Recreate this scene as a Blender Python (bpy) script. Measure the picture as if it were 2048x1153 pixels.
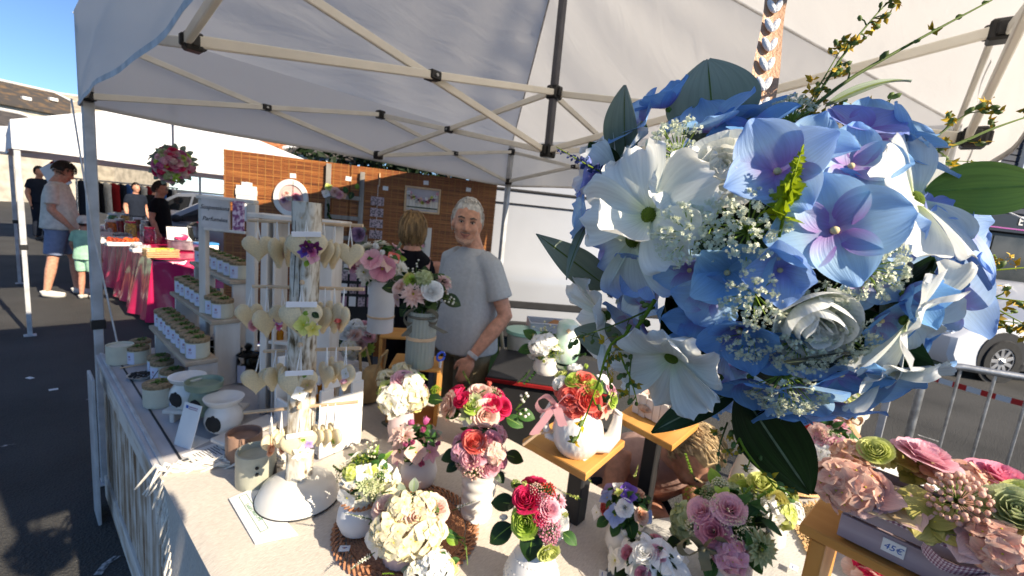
import bpy, math, random
from mathutils import Vector, Matrix, Quaternion
V = Vector
PI = math.pi
SC = bpy.context.scene
COL = SC.collection
for _o in list(bpy.data.objects):
    bpy.data.objects.remove(_o)

# ------------------------------------------------------------------ camera
FPX, PITCH, ROLL, YAW, EYE = 870.0, math.radians(8.9), math.radians(5.9), math.radians(50), 1.65
_f0 = V((math.sin(YAW), math.cos(YAW), 0)); _r0 = V((math.cos(YAW), -math.sin(YAW), 0)); _u0 = V((0, 0, 1))
FW = _f0*math.cos(PITCH) - _u0*math.sin(PITCH)
_up = _u0*math.cos(PITCH) + _f0*math.sin(PITCH)
RT = math.cos(ROLL)*_r0 + math.sin(ROLL)*_up
UP = -math.sin(ROLL)*_r0 + math.cos(ROLL)*_up
EYEP = V((0, 0, EYE))
cam = bpy.data.cameras.new('camera')
camo = bpy.data.objects.new('camera', cam)
COL.objects.link(camo)
m = Matrix.Identity(4)
for i in range(3):
    m[i][0] = RT[i]; m[i][1] = UP[i]; m[i][2] = -FW[i]; m[i][3] = EYEP[i]
camo.matrix_world = m
cam.sensor_width = 36; cam.lens = FPX/2048*36
cam.clip_start = 0.02; cam.clip_end = 600
cam.dof.use_dof = True; cam.dof.focus_distance = 0.3; cam.dof.aperture_fstop = 15.29/0.9
SC.camera = camo
SC.cycles.caustics_reflective = False; SC.cycles.caustics_refractive = False

# ------------------------------------------------------------------ daylight
SUN_EL, SUN_OFF = math.radians(33), math.radians(6)      # sun stands over -Y, a little towards +X
sdir = V((math.sin(SUN_OFF)*math.cos(SUN_EL), -math.cos(SUN_OFF)*math.cos(SUN_EL), math.sin(SUN_EL)))
w = bpy.data.worlds.new('World'); SC.world = w; w.use_nodes = True
nt = w.node_tree; bg = nt.nodes['Background']
sky = nt.nodes.new('ShaderNodeTexSky'); sky.sky_type = 'NISHITA'; sky.sun_disc = False
sky.sun_elevation = SUN_EL
sky.sun_rotation = math.atan2(sdir.x, sdir.y)
sky.air_density = 1.0; sky.dust_density = 0.0; sky.ozone_density = 8.0; sky.altitude = 2500
nt.links.new(sky.outputs[0], bg.inputs[0]); bg.inputs[1].default_value = 0.105
sl = bpy.data.lights.new('sun', 'SUN'); sl.energy = 4.9; sl.angle = math.radians(0.5); sl.color = (1, 0.93, 0.82)
so = bpy.data.objects.new('sun', sl); COL.objects.link(so)
so.rotation_euler = sdir.to_track_quat('Z', 'Y').to_euler(); so.location = (3, -8, 8)
vs = SC.view_settings
vs.view_transform = 'Standard'; vs.look = 'None'; vs.gamma = 1; vs.use_curve_mapping = False; vs.exposure = 0.92
vs.use_white_balance = True; vs.white_balance_temperature = 7400; vs.white_balance_tint = 10   # the phone's warm daylight setting

# ------------------------------------------------------------------ places seen in the photograph -> points in the place
def ray(px, py):
    return (FW*FPX + RT*(px-1024) + UP*(576.5-py)).normalized()
def at(px, py, z):                       # on the level z
    d = ray(px, py); return EYEP + d*((z-EYE)/d.z)
def dp(px, py, D):                       # at depth D
    d = ray(px, py); return EYEP + d*(D/d.dot(FW))
def depth(p): return (V(p)-EYEP).dot(FW)
def proj(p):
    v = V(p)-EYEP; D = v.dot(FW); return (1024+FPX*v.dot(RT)/D, 576.5-FPX*v.dot(UP)/D)
def zat(base, py):                       # height above base whose image row is py
    lo, hi = base[2]-1, base[2]+2
    for _ in range(40):
        md = (lo+hi)/2
        if proj((base[0], base[1], md))[1] > py: lo = md
        else: hi = md
    return lo
def planept(px, py, p0, n):
    d = ray(px, py); n = V(n); return EYEP + d*((V(p0)-EYEP).dot(n)/d.dot(n))

# ------------------------------------------------------------------ mesh building
class MB:
    def __init__(s): s.v = []; s.f = []; s.m = []; s.a = []
    def add(s, geo, mi=0, M=None):
        vs_, fs = geo[0], geo[1]; at_ = geo[2] if len(geo) > 2 else None
        n = len(s.v)
        if M is None: s.v += [tuple(p) for p in vs_]
        else: s.v += [tuple(M @ V(p)) for p in vs_]
        s.f += [tuple(i+n for i in f) for f in fs]
        s.m += [mi]*len(fs)
        s.a += list(at_) if at_ else [(0, .5, 0)]*len(vs_)
        return s
    def mesh(s, name, mats, smooth=True, ang=None):
        me = bpy.data.meshes.new(name)
        me.from_pydata(s.v, [], s.f)
        if not isinstance(mats, (list, tuple)): mats = [mats]
        for x in mats: me.materials.append(x)
        me.polygons.foreach_set('material_index', s.m)
        if smooth: me.polygons.foreach_set('use_smooth', [True]*len(s.f))
        at_ = me.attributes.new('pt', 'FLOAT_VECTOR', 'POINT')
        at_.data.foreach_set('vector', [c for a in s.a for c in a])
        if smooth and ang: me.set_sharp_from_angle(angle=math.radians(ang))
        me.update()
        return me
    def build(s, name, mats, parent=None, smooth=True, ang=40, loc=None):
        return link(name, s.mesh(name, mats, smooth, ang), parent, loc)
def link(name, me, parent=None, loc=None, quat=None, scale=None):
    o = bpy.data.objects.new(name, me); COL.objects.link(o)
    if parent: o.parent = parent
    if loc is not None: o.location = loc
    if quat is not None: o.rotation_mode = 'QUATERNION'; o.rotation_quaternion = quat
    if scale is not None: o.scale = scale if hasattr(scale, '__len__') else (scale,)*3
    return o
def thing(name, label, cat, loc=(0, 0, 0), rz=0, group=None):
    o = bpy.data.objects.new(name, None); COL.objects.link(o)
    o.empty_display_size = .05
    o.location = loc; o.rotation_euler = (0, 0, rz)
    return tag(o, label, cat, group)
def tag(o, label, cat, group=None):
    o['label'] = label; o['category'] = cat
    if group: o['group'] = group
    return o
def kind(o, k): o['kind'] = k; return o
def copy_tree(o, parent=None):
    c = o.copy(); COL.objects.link(c)
    if parent: c.parent = parent
    for ch in list(o.children): copy_tree(ch, c)
    return c
def toq(n, spin=0):                      # turn +Z onto n, then spin about it
    return V(n).to_track_quat('Z', 'Y') @ Quaternion((0, 0, 1), spin)
def Tm(loc=(0, 0, 0), rot=None, sc=None):
    M = Matrix.Translation(V(loc))
    if rot is not None:
        M = M @ (rot.to_matrix().to_4x4() if isinstance(rot, Quaternion) else rot.to_4x4())
    if sc is not None:
        if not hasattr(sc, '__len__'): sc = (sc,)*3
        M = M @ Matrix.Diagonal((*sc, 1))
    return M
def RZ(a): return Matrix.Rotation(a, 4, 'Z')
def RX(a): return Matrix.Rotation(a, 4, 'X')
def RY(a): return Matrix.Rotation(a, 4, 'Y')

def box(sx, sy, sz, c=(0, 0, 0), b=0):   # full sizes, chamfer b
    x, y, z = sx/2, sy/2, sz/2
    if b <= 0:
        vv = [(i*x+c[0], j*y+c[1], k*z+c[2]) for i in (-1, 1) for j in (-1, 1) for k in (-1, 1)]
        return vv, [(0, 1, 3, 2), (4, 6, 7, 5), (0, 4, 5, 1), (2, 3, 7, 6), (0, 2, 6, 4), (1, 5, 7, 3)]
    b = min(b, x*.9, y*.9, z*.9); vv = []; idx = {}
    for i in (-1, 1):
        for j in (-1, 1):
            for k in (-1, 1):
                for ax in range(3):
                    d = [b, b, b]; d[ax] = 0
                    idx[i, j, k, ax] = len(vv)
                    vv.append((i*(x-d[0])+c[0], j*(y-d[1])+c[1], k*(z-d[2])+c[2]))
    ff = []
    def q(l): ff.append(tuple(idx[t] for t in l))
    for s in (-1, 1):
        o = [(-1, -1), (1, -1), (1, 1), (-1, 1)]
        if s < 0: o = o[::-1]
        q([(s, a, e, 0) for a, e in o]); q([(e, s, a, 1) for a, e in o]); q([(a, e, s, 2) for a, e in o])
    for a in (-1, 1):
        for e in (-1, 1):
            q([(a, e, -1, 0), (a, e, 1, 0), (a, e, 1, 1), (a, e, -1, 1)][::a*e])
            q([(a, -1, e, 2), (a, 1, e, 2), (a, 1, e, 0), (a, -1, e, 0)][::a*e])
            q([(-1, a, e, 1), (1, a, e, 1), (1, a, e, 2), (-1, a, e, 2)][::a*e])
            for k in (-1, 1):
                q([(a, e, k, 0), (a, e, k, 1), (a, e, k, 2)][::a*e*k])
    return vv, ff
def bar(p, q, w, h=None, up=(0, 0, 1), b=.002):
    p, q = V(p), V(q); d = q-p; L = d.length; z = d.normalized(); u = V(up)
    if abs(z.dot(u)) > .98: u = V((1, 0, 0))
    x = u.cross(z).normalized(); y = z.cross(x)
    M = Matrix((x, y, z)).transposed().to_4x4(); M.translation = (p+q)/2
    g = box(w, h or w, L, b=b)
    return [M @ V(t) for t in g[0]], g[1]
def tube(pts, r, n=8, cap=True):
    pts = [V(p) for p in pts]; k = len(pts)
    rs = r if hasattr(r, '__len__') else [r]*k
    vv = []; ff = []; aa = []
    t0 = (pts[1]-pts[0]).normalized(); x = t0.orthogonal().normalized()
    for i in range(k):
        t = (pts[min(i+1, k-1)]-pts[max(i-1, 0)]).normalized()
        x = (x - t*x.dot(t)).normalized(); y = t.cross(x)
        for j in range(n):
            a = 2*PI*j/n; vv.append(pts[i]+(x*math.cos(a)+y*math.sin(a))*rs[i]); aa.append((i/(k-1), j/n, 0))
    for i in range(k-1):
        for j in range(n):
            ff.append((i*n+j, i*n+(j+1) % n, (i+1)*n+(j+1) % n, (i+1)*n+j))
    if cap:
        ff.append(tuple(range(n))[::-1]); ff.append(tuple(range((k-1)*n, k*n)))
    return vv, ff, aa
def lathe(prof, n=24, rib=0, nr=0, cap=True):   # prof: (r,z); rib = flute depth
    vv = []; ff = []; aa = []; k = len(prof)
    for i, (r, z) in enumerate(prof):
        for j in range(n):
            a = 2*PI*j/n; rr = r*(1+rib*math.cos(nr*a)) if rib else r
            vv.append((rr*math.cos(a), rr*math.sin(a), z)); aa.append((i/(k-1), j/n, 0))
    for i in range(k-1):
        for j in range(n):
            ff.append((i*n+j, i*n+(j+1) % n, (i+1)*n+(j+1) % n, (i+1)*n+j))
    if cap and prof[0][0] > 1e-5: ff.append(tuple(range(n))[::-1])
    if cap and prof[-1][0] > 1e-5: ff.append(tuple(range((k-1)*n, k*n)))
    return vv, ff, aa
def grid(fn, nu, nv):                    # fn(u,v) u,v in 0..1 ; front = du x dv
    vv = []; aa = []
    for j in range(nv+1):
        for i in range(nu+1):
            u, v = i/nu, j/nv; vv.append(fn(u, v)); aa.append((v, u, 0))
    ff = [(j*(nu+1)+i, j*(nu+1)+i+1, (j+1)*(nu+1)+i+1, (j+1)*(nu+1)+i) for j in range(nv) for i in range(nu)]
    return vv, ff, aa
def extr(poly, h, z0=0):                 # polygon in xy extruded along z
    n = len(poly)
    vv = [(x, y, z0) for x, y in poly]+[(x, y, z0+h) for x, y in poly]
    ff = [tuple(range(n))[::-1], tuple(range(n, 2*n))]+[(i, (i+1) % n, n+(i+1) % n, n+i) for i in range(n)]
    return vv, ff
_ICO = None
def ball(r, c=(0, 0, 0), sub=1, sc=(1, 1, 1)):
    global _ICO
    if _ICO is None:
        import bmesh
        _ICO = []
        for s in (1, 2, 3):
            bm = bmesh.new(); bmesh.ops.create_icosphere(bm, subdivisions=s, radius=1)
            bm.verts.ensure_lookup_table()
            _ICO.append(([tuple(v.co) for v in bm.verts], [tuple(v.index for v in f.verts) for f in bm.faces])); bm.free()
    a, f = _ICO[sub-1]
    return [(x*r*sc[0]+c[0], y*r*sc[1]+c[1], z*r*sc[2]+c[2]) for x, y, z in a], f
def text(s, size, name, mat, parent, M, ext=.0006, align='CENTER', font_sh=0):
    c = bpy.data.curves.new(name, 'FONT'); c.body = s; c.size = size; c.align_x = align; c.align_y = 'CENTER'
    c.extrude = ext; c.shear = font_sh; c.resolution_u = 3
    o = bpy.data.objects.new('tmp', c)
    COL.objects.link(o)
    dg = bpy.context.evaluated_depsgraph_get(); me = bpy.data.meshes.new_from_object(o.evaluated_get(dg))
    bpy.data.objects.remove(o)
    me.materials.clear(); me.materials.append(mat)
    t = link(name, me, parent); t.matrix_local = M
    return t

# ------------------------------------------------------------------ materials
def _nodes(name):
    mt = bpy.data.materials.new(name); mt.use_nodes = True
    return mt, mt.node_tree, mt.node_tree.nodes['Principled BSDF']
def hx(s):
    s = s.lstrip('#'); o = []
    for i in (0, 2, 4):
        c = int(s[i:i+2], 16)/255; o.append(c/12.92 if c <= .04045 else ((c+.055)/1.055)**2.4)
    return tuple(o)
def ramp(N, pts):
    r = N.new('ShaderNodeValToRGB'); e = r.color_ramp.elements
    while len(e) < len(pts): e.new(1)
    for el, (p, c) in zip(e, pts): el.position = p; el.color = (*c, 1)
    return r
def M_(name, col, rough=.6, var=.12, sc=30, bump=.0, bsc=200, metal=0, trl=0, spec=.5, stretch=(1, 1, 1), col2=None, alpha=1, coat=0, trans=0, ior=1.45, lo=.35, hi=.65):
    """plain surface: base colour mottled by noise, fine relief, optional translucency (trl)"""
    mt, T, P = _nodes(name); N = T.nodes; L = T.links
    tc = N.new('ShaderNodeTexCoord'); mp = N.new('ShaderNodeMapping'); mp.inputs['Scale'].default_value = stretch
    L.new(tc.outputs['Object'], mp.inputs[0])
    nz = N.new('ShaderNodeTexNoise'); nz.inputs['Scale'].default_value = sc; nz.inputs['Detail'].default_value = 4
    L.new(mp.outputs[0], nz.inputs['Vector'])
    c2 = col2 or tuple(c*(1-var*2.2) for c in col); c1 = col if col2 else tuple(min(1, c*(1+var*.6)) for c in col)
    rp = ramp(N, [(lo, c2), (hi, c1)])
    L.new(nz.outputs['Fac'], rp.inputs[0]); L.new(rp.outputs[0], P.inputs['Base Color'])
    P.inputs['Roughness'].default_value = rough; P.inputs['Metallic'].default_value = metal
    P.inputs['Specular IOR Level'].default_value = spec; P.inputs['IOR'].default_value = ior
    if coat: P.inputs['Coat Weight'].default_value = coat
    if trans: P.inputs['Transmission Weight'].default_value = trans
    if bump:
        n2 = N.new('ShaderNodeTexNoise'); n2.inputs['Scale'].default_value = bsc; n2.inputs['Detail'].default_value = 3
        L.new(mp.outputs[0], n2.inputs['Vector'])
        b = N.new('ShaderNodeBump'); b.inputs['Strength'].default_value = bump; b.inputs['Distance'].default_value = .01
        L.new(n2.outputs['Fac'], b.inputs['Height']); L.new(b.outputs[0], P.inputs['Normal'])
    if trl:
        out = N['Material Output']; tr = N.new('ShaderNodeBsdfTranslucent'); mx = N.new('ShaderNodeMixShader')
        L.new(rp.outputs[0], tr.inputs[0]); mx.inputs[0].default_value = trl
        L.new(P.outputs[0], mx.inputs[1]); L.new(tr.outputs[0], mx.inputs[2]); L.new(mx.outputs[0], out.inputs[0])
    return mt
_PM = {}
def petal(base, tip, mid=None, trl=.3, rough=.55, vein=.14, name=None, pos=.5):
    """petal or leaf: dyed from base to tip along the petal, fine veins across it"""
    key = (base, tip, mid, trl, vein, pos)
    if key in _PM: return _PM[key]
    cb, ct = hx(base), hx(tip); cm = hx(mid) if mid else tuple((a+b)/2 for a, b in zip(cb, ct))
    mt, T, P = _nodes(name or 'petal_cloth'); N = T.nodes; L = T.links
    a = N.new('ShaderNodeAttribute'); a.attribute_name = 'pt'
    sp = N.new('ShaderNodeSeparateXYZ'); L.new(a.outputs['Vector'], sp.inputs[0])
    rp = ramp(N, [(0.02, cb), (pos, cm), (.98, ct)]); L.new(sp.outputs[0], rp.inputs[0])
    mp = N.new('ShaderNodeMapping'); mp.inputs['Scale'].default_value = (1.6, 26, 1); L.new(a.outputs['Vector'], mp.inputs[0])
    oi = N.new('ShaderNodeObjectInfo')
    nz = N.new('ShaderNodeTexNoise'); nz.noise_dimensions = '4D'; nz.inputs['Scale'].default_value = 1; nz.inputs['Detail'].default_value = 3
    L.new(mp.outputs[0], nz.inputs['Vector'])
    ml = N.new('ShaderNodeMath'); ml.operation = 'MULTIPLY'; ml.inputs[1].default_value = 40; L.new(oi.outputs['Random'], ml.inputs[0]); L.new(ml.outputs[0], nz.inputs['W'])
    mr = N.new('ShaderNodeMapRange'); mr.inputs[3].default_value = 1-vein*1.6; mr.inputs[4].default_value = 1+vein
    mr.inputs[1].default_value = .3; mr.inputs[2].default_value = .7
    L.new(nz.outputs['Fac'], mr.inputs[0])
    mu = N.new('ShaderNodeMix'); mu.data_type = 'RGBA'; mu.blend_type = 'MULTIPLY'; mu.inputs[0].default_value = 1
    L.new(rp.outputs[0], mu.inputs[6]); L.new(mr.outputs[0], mu.inputs[7])
    L.new(mu.outputs[2], P.inputs['Base Color']); P.inputs['Roughness'].default_value = rough; P.inputs['Specular IOR Level'].default_value = .3
    b = N.new('ShaderNodeBump'); b.inputs['Strength'].default_value = .25; b.inputs['Distance'].default_value = .002
    L.new(nz.outputs['Fac'], b.inputs['Height']); L.new(b.outputs[0], P.inputs['Normal'])
    if trl:
        out = N['Material Output']; tr = N.new('ShaderNodeBsdfTranslucent'); mx = N.new('ShaderNodeMixShader')
        L.new(mu.outputs[2], tr.inputs[0]); mx.inputs[0].default_value = trl
        L.new(P.outputs[0], mx.inputs[1]); L.new(tr.outputs[0], mx.inputs[2]); L.new(mx.outputs[0], out.inputs[0])
    _PM[key] = mt
    return mt
ORD = ['first', 'second', 'third', 'fourth', 'fifth', 'sixth', 'seventh', 'eighth', 'ninth', 'tenth', 'eleventh', 'twelfth']
rnd = random.Random(7)
# ------------------------------------------------------------------ shared materials
def g3(v): return (v, v, v)
ALU = M_('tent_aluminium', (.74, .71, .64), .5, .06, 8)
ALU_LIT = M_('tent_aluminium_lit', (.90, .86, .76), .5, .04, 8)  # brighter copy of the frame colour, bounced light painted into the left bars
ALU2 = M_('tent_aluminium_grey', (.50, .51, .52), .5, .12, 10)
DARKPOLE = M_('dark_pole', (.10, .10, .115), .4, .1, 10, metal=.4)
BLKP = M_('black_plastic', (.014, .014, .015), .45, .2, 40)
WHITEP = M_('white_paint', (.78, .77, .74), .45, .05, 6)
WHITEC = M_('white_card', (.82, .81, .79), .6, .03, 10)
STEEL = M_('galvanised_steel', (.42, .43, .44), .42, .18, 18, metal=.75, bump=.1, bsc=60)
GLASSD = M_('dark_window_glass', (.02, .024, .028), .06, .1, 2, spec=.7)
RUB = M_('tyre_rubber', (.018, .018, .019), .8, .2, 20)

def asphalt():
    mt, T, P = _nodes('asphalt'); N = T.nodes; L = T.links
    tc = N.new('ShaderNodeTexCoord')
    a = N.new('ShaderNodeTexNoise'); a.inputs['Scale'].default_value = 260; a.inputs['Detail'].default_value = 2
    b = N.new('ShaderNodeTexNoise'); b.inputs['Scale'].default_value = 1.3; b.inputs['Detail'].default_value = 5
    v = N.new('ShaderNodeTexVoronoi'); v.inputs['Scale'].default_value = 95
    for n in (a, b, v): L.new(tc.outputs['Object'], n.inputs['Vector'])
    r1 = ramp(N, [(.3, (.018, .018, .019)), (.55, (.044, .043, .041)), (.78, (.12, .115, .105))])
    r2 = ramp(N, [(.3, g3(.6)), (.5, g3(.95)), (.72, g3(1.3))])
    L.new(a.outputs['Fac'], r1.inputs[0]); L.new(b.outputs['Fac'], r2.inputs[0])
    mu = N.new('ShaderNodeMix'); mu.data_type = 'RGBA'; mu.blend_type = 'MULTIPLY'; mu.inputs[0].default_value = 1
    L.new(r1.outputs[0], mu.inputs[6]); L.new(r2.outputs[0], mu.inputs[7]); L.new(mu.outputs[2], P.inputs['Base Color'])
    P.inputs['Roughness'].default_value = .9
    bp = N.new('ShaderNodeBump'); bp.inputs['Strength'].default_value = .9; bp.inputs['Distance'].default_value = .006
    L.new(v.outputs['Distance'], bp.inputs['Height']); L.new(bp.outputs[0], P.inputs['Normal'])
    return mt
ASPH = asphalt()
kind(MB().add(grid(lambda u, v: ((u-.5)*400, (v-.5)*400, 0), 8, 8)).build('ground', ASPH, smooth=False), 'structure')

# ------------------------------------------------------------------ market tent over the stall
def canopy_mat(name, c, trl):
    mt, T, P = _nodes(name); N = T.nodes; L = T.links
    tc = N.new('ShaderNodeTexCoord')
    P.inputs['Base Color'].default_value = (*c, 1); P.inputs['Roughness'].default_value = .75; P.inputs['Specular IOR Level'].default_value = .25
    n0 = N.new('ShaderNodeTexNoise'); n0.inputs['Scale'].default_value = 2.2; n0.inputs['Detail'].default_value = 4; n0.inputs['Distortion'].default_value = 1.1
    mp = N.new('ShaderNodeMapping'); mp.inputs['Scale'].default_value = (1.0, 3.2, 1.2); mp.inputs['Rotation'].default_value = (0, 0, .7)
    L.new(tc.outputs['Object'], mp.inputs[0]); L.new(mp.outputs[0], n0.inputs['Vector'])
    n1 = N.new('ShaderNodeTexNoise'); n1.inputs['Scale'].default_value = 900
    L.new(tc.outputs['Object'], n1.inputs['Vector'])
    b = N.new('ShaderNodeBump'); b.inputs['Strength'].default_value = .10; b.inputs['Distance'].default_value = .05
    b2 = N.new('ShaderNodeBump'); b2.inputs['Strength'].default_value = .12; b2.inputs['Distance'].default_value = .002
    L.new(n0.outputs['Fac'], b.inputs['Height']); L.new(n1.outputs['Fac'], b2.inputs['Height']); L.new(b.outputs[0], b2.inputs['Normal'])
    L.new(b2.outputs[0], P.inputs['Normal'])
    out = N['Material Output']; tr = N.new('ShaderNodeBsdfTranslucent'); tr.inputs[0].default_value = (*c, 1)
    L.new(b2.outputs[0], tr.inputs['Normal'])
    mx = N.new('ShaderNodeMixShader'); mx.inputs[0].default_value = trl
    L.new(P.outputs[0], mx.inputs[1]); L.new(tr.outputs[0], mx.inputs[2]); L.new(mx.outputs[0], out.inputs[0])
    return mt
CANV = canopy_mat('white_polyester_canopy', (.80, .785, .765), .37)
SEAM = M_('canopy_seam', (.62, .61, .6), .8, .1, 20)

def roof_fn(A, B, Pk, sag, seed):
    r = random.Random(seed); ph = [r.uniform(0, 6.28) for _ in range(6)]
    A, B, Pk = V(A), V(B), V(Pk); n = (B-A).cross(Pk-A).normalized()
    if n.z < 0: n = -n
    def fn(u, v):
        p = A.lerp(B, u).lerp(Pk, v)
        e = 4*u*(1-u)*v*(1-v)
        wr = .014*math.sin(11*u*(1-v)+ph[0]+3*v)+.006*math.sin(31*u*(1-v*.6)+ph[1])
        hip = .016*math.sin(40*v+ph[2])*(math.exp(-u*9)+math.exp(-(1-u)*9))*min(1, 6*u*(1-u)*4)
        return p - n*(sag*e) + n*((wr+hip)*min(1, 8*e+.0))
    return fn
def tent(name, label, x0, x1, y0, y1, zv, ze, zp, cx=None, cy=None, rz=0, loc=(0, 0, 0), detail=True, group='white pop-up market tents', mat=None, lift=None, skip=()):
    t = thing(name, label, 'market tent', loc, rz, group)
    mat = mat or CANV
    cx = (x0+x1)/2 if cx is None else cx; cy = (y0+y1)/2 if cy is None else cy
    pk = V((cx, cy, zp)); o = .03
    cs = [V((x0-o, y0-o, ze)), V((x1+o, y0-o, ze)), V((x1+o, y1+o, ze)), V((x0-o, y1+o, ze))]
    for i in range(4):
        a, b = cs[i], cs[(i+1) % 4]
        MB().add(grid(roof_fn(a, b, pk, .05, i+11), 40 if detail else 10, 30 if detail else 8)).build('roof_panel', mat, t)
        # valance hangs from the eave, gently waved, lower edge hemmed
        n = V((b-a).y and (1, 0, 0) or (0, 1, 0)); n = (b-a).cross(V((0, 0, 1))).normalized()
        rr = random.Random(i+3); q = [rr.uniform(0, 6) for _ in range(3)]
        L_ = (b-a).length
        def vf(u, v, a=a, b=b, n=n, q=q, L_=L_):
            e = min(1, u*8, (1-u)*8)
            off = v*e*(.010*math.sin(4.1*u*L_+q[0])+.004*math.sin(11*u*L_+q[1]))+.012*v*e
            dz = .007*math.sin(2.1*u*L_+q[2])*v*e
            return a.lerp(b, u)+n*off+V((0, 0, -(ze-zv)*v+dz))
        MB().add(grid(vf, 40 if detail else 12, 6)).build('valance', mat, t)
        MB().add(grid(lambda u, v, vf=vf, n=n: V(vf(u, .965+v*.045))+n*.003, 30 if detail else 8, 1)).build('hem', SEAM, t)
        mb = MB(); mb.add(tube([a.lerp(pk, k/8)-V((0, 0, .012+.05*0)) for k in range(9)], .006, 5)); mb.build('roof_seam', SEAM, t)
    for i, c in enumerate(cs):
        if i in skip: continue
        lx, ly = c.x+(o if c.x < cx else -o), c.y+(o if c.y < cy else -o)
        leg = MB().add(bar((lx, ly, .9), (lx, ly, ze-.03), .045, b=.004)).build('leg', ALU2, t)
        MB().add(bar((lx, ly, .012), (lx, ly, .9), .036, b=.003)).build('inner_leg', ALU2, leg)
        MB().add(box(.09, .09, .008, (lx, ly, .006), .002)).build('foot', ALU2, leg)
        MB().add(box(.056, .056, .05, (lx, ly, .9), .004)).build('clamp', BLKP if detail else ALU2, leg)
    return t, cs
TX0, TX1, TY0, TY1 = .30, 3.37, -.15, 3.02
ZL, ZU = 2.02, 2.31
TENT, _cs = tent('market_tent', 'white pop-up tent over the flower stall, its grey scissor frame seen from below', TX0, TX1, TY0, TY1, 1.98, 2.40, 3.15, 1.86, 1.43)
def node(p, big=1):
    s = .055*big
    mb = MB(); mb.add(box(s, s, s*1.05, p, .006)); mb.add(box(s*1.35, s*.45, s*.7, p, .004)); mb.add(box(s*.45, s*1.35, s*.7, p, .004))
    mb.build('joint', BLKP, TENT)
def scissor(a, b):
    """two crossed bars between the uprights a and b (x,y), each with lower and upper joint"""
    a0, a1, b0, b1 = V((*a, ZL)), V((*a, ZU)), V((*b, ZL)), V((*b, ZU))
    s = (b0-a0).cross(V((0, 0, 1))).normalized()*.014
    for p, q, o in ((a0, b1, s), (a1, b0, -s)):
        MB().add(bar(p+o, q+o, .016, .030, b=.003)).build('scissor_bar', ALU_LIT if (p.x+q.x)/2 < 1.9 and (p.y+q.y)/2 < 2.6 or (p.x+q.x)/2 < 1.2 else ALU, TENT)  # left bars get the colour with light painted in
    mid = (a0+b1)/2
    mb = MB(); mb.add(bar(mid-s*2, mid+s*2, .05, .034, b=.004)); mb.build('pivot', BLKP, TENT)
    mb = MB(); mb.add(tube([mid-s*2.4, mid+s*2.4], .006, 8)); mb.build('bolt', STEEL, TENT)
CXY = (1.88, 1.43)
xm, ym = 1.86, 1.46
crn = [(TX0+.03, TY0+.02), (TX1-.03, TY0+.02), (TX1-.03, TY1-.03), (TX0, TY1-.03)]
mids = [(xm, TY0+.02), (TX1-.03, ym), (xm, TY1-.03), (TX0+.05, ym)]
for i in range(4):
    a, b = crn[i], crn[(i+1) % 4]
    scissor(a, mids[i]); scissor(mids[i], b); scissor(mids[i], CXY)
for p in crn+mids+[CXY]:
    for z in (ZL, ZU): node((*p, z), 1.15 if p == CXY else .8 if p[0] < .6 else 1)
MB().add(bar((*CXY, ZL-.02), (1.86, 1.43, 3.1), .034, b=.004)).build('centre_pole', DARKPOLE, TENT)
# loose white strap tied at the front frame, and the thin guy cord at the back left leg
mb = MB(); mb.add(grid(lambda u, v: V((1.93+.03*u, -.13+.01*math.sin(6*v), 2.25-.30*v+.02*u)), 1, 10)); mb.build('strap', WHITEC, TENT)
mb = MB(); mb.add(tube([V((.245, 3.03, 2.0)), V((.29, 2.98, 1.4)), V((.36, 2.9, .79))], .004, 5)); mb.build('guy_cord', SEAM, TENT)
MB().add(box(.012, .16, .75, (.235, 2.70, .36), .002)).build('side_plate', ALU2, TENT)

# ------------------------------------------------------------------ neighbouring tents
def rect_tent(*a, **k): return tent(*a, **k)
LT, _ = tent('market_tent', 'sunlit white tent over the pink sweet stall', .13, 3.15, 6.37, 9.45, 1.83, 2.09, 2.75, detail=True, mat=canopy_mat('bright_white_canopy', (.84, .84, .84), .12))
for p, q in (((.2, 6.42), (1.6, 6.42)), ((1.6, 6.42), (3.1, 6.42)), ((1.6, 6.42), (1.64, 7.9)), ((1.64, 7.9), (1.64, 9.4)), ((.2, 7.9), (1.64, 7.9)), ((1.64, 7.9), (3.1, 7.9)), ((.2, 9.4), (1.64, 9.4)), ((1.64, 9.4), (3.1, 9.4))):
    for z0, z1 in ((1.88, 2.05), (2.05, 1.88)):
        MB().add(bar((*p, z0), (*q, z1), .015, .028)).build('scissor_bar', ALU, LT)
for p in ((1.6, 6.42), (1.64, 7.9), (.2, 6.42), (3.1, 6.42)):
    MB().add(box(.07, .07, .06, (*p, 1.9), .006)).build('joint', BLKP, LT)
tent('market_tent', 'white tent beyond the sweet stall, a pale strip over dark clothes', -.2, 6.2, 13.2, 16.4, 1.95, 2.35, 3.1, detail=False)
tent('market_tent', 'distant white tent at the far left of the market lane', -5.2, -1.9, 14.5, 17.5, 1.95, 2.3, 3.0, detail=False)
tent('market_tent', 'white tent far behind the silver car', 3.2, 6.3, 9.9, 12.9, 1.9, 2.2, 2.6, detail=False)

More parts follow.
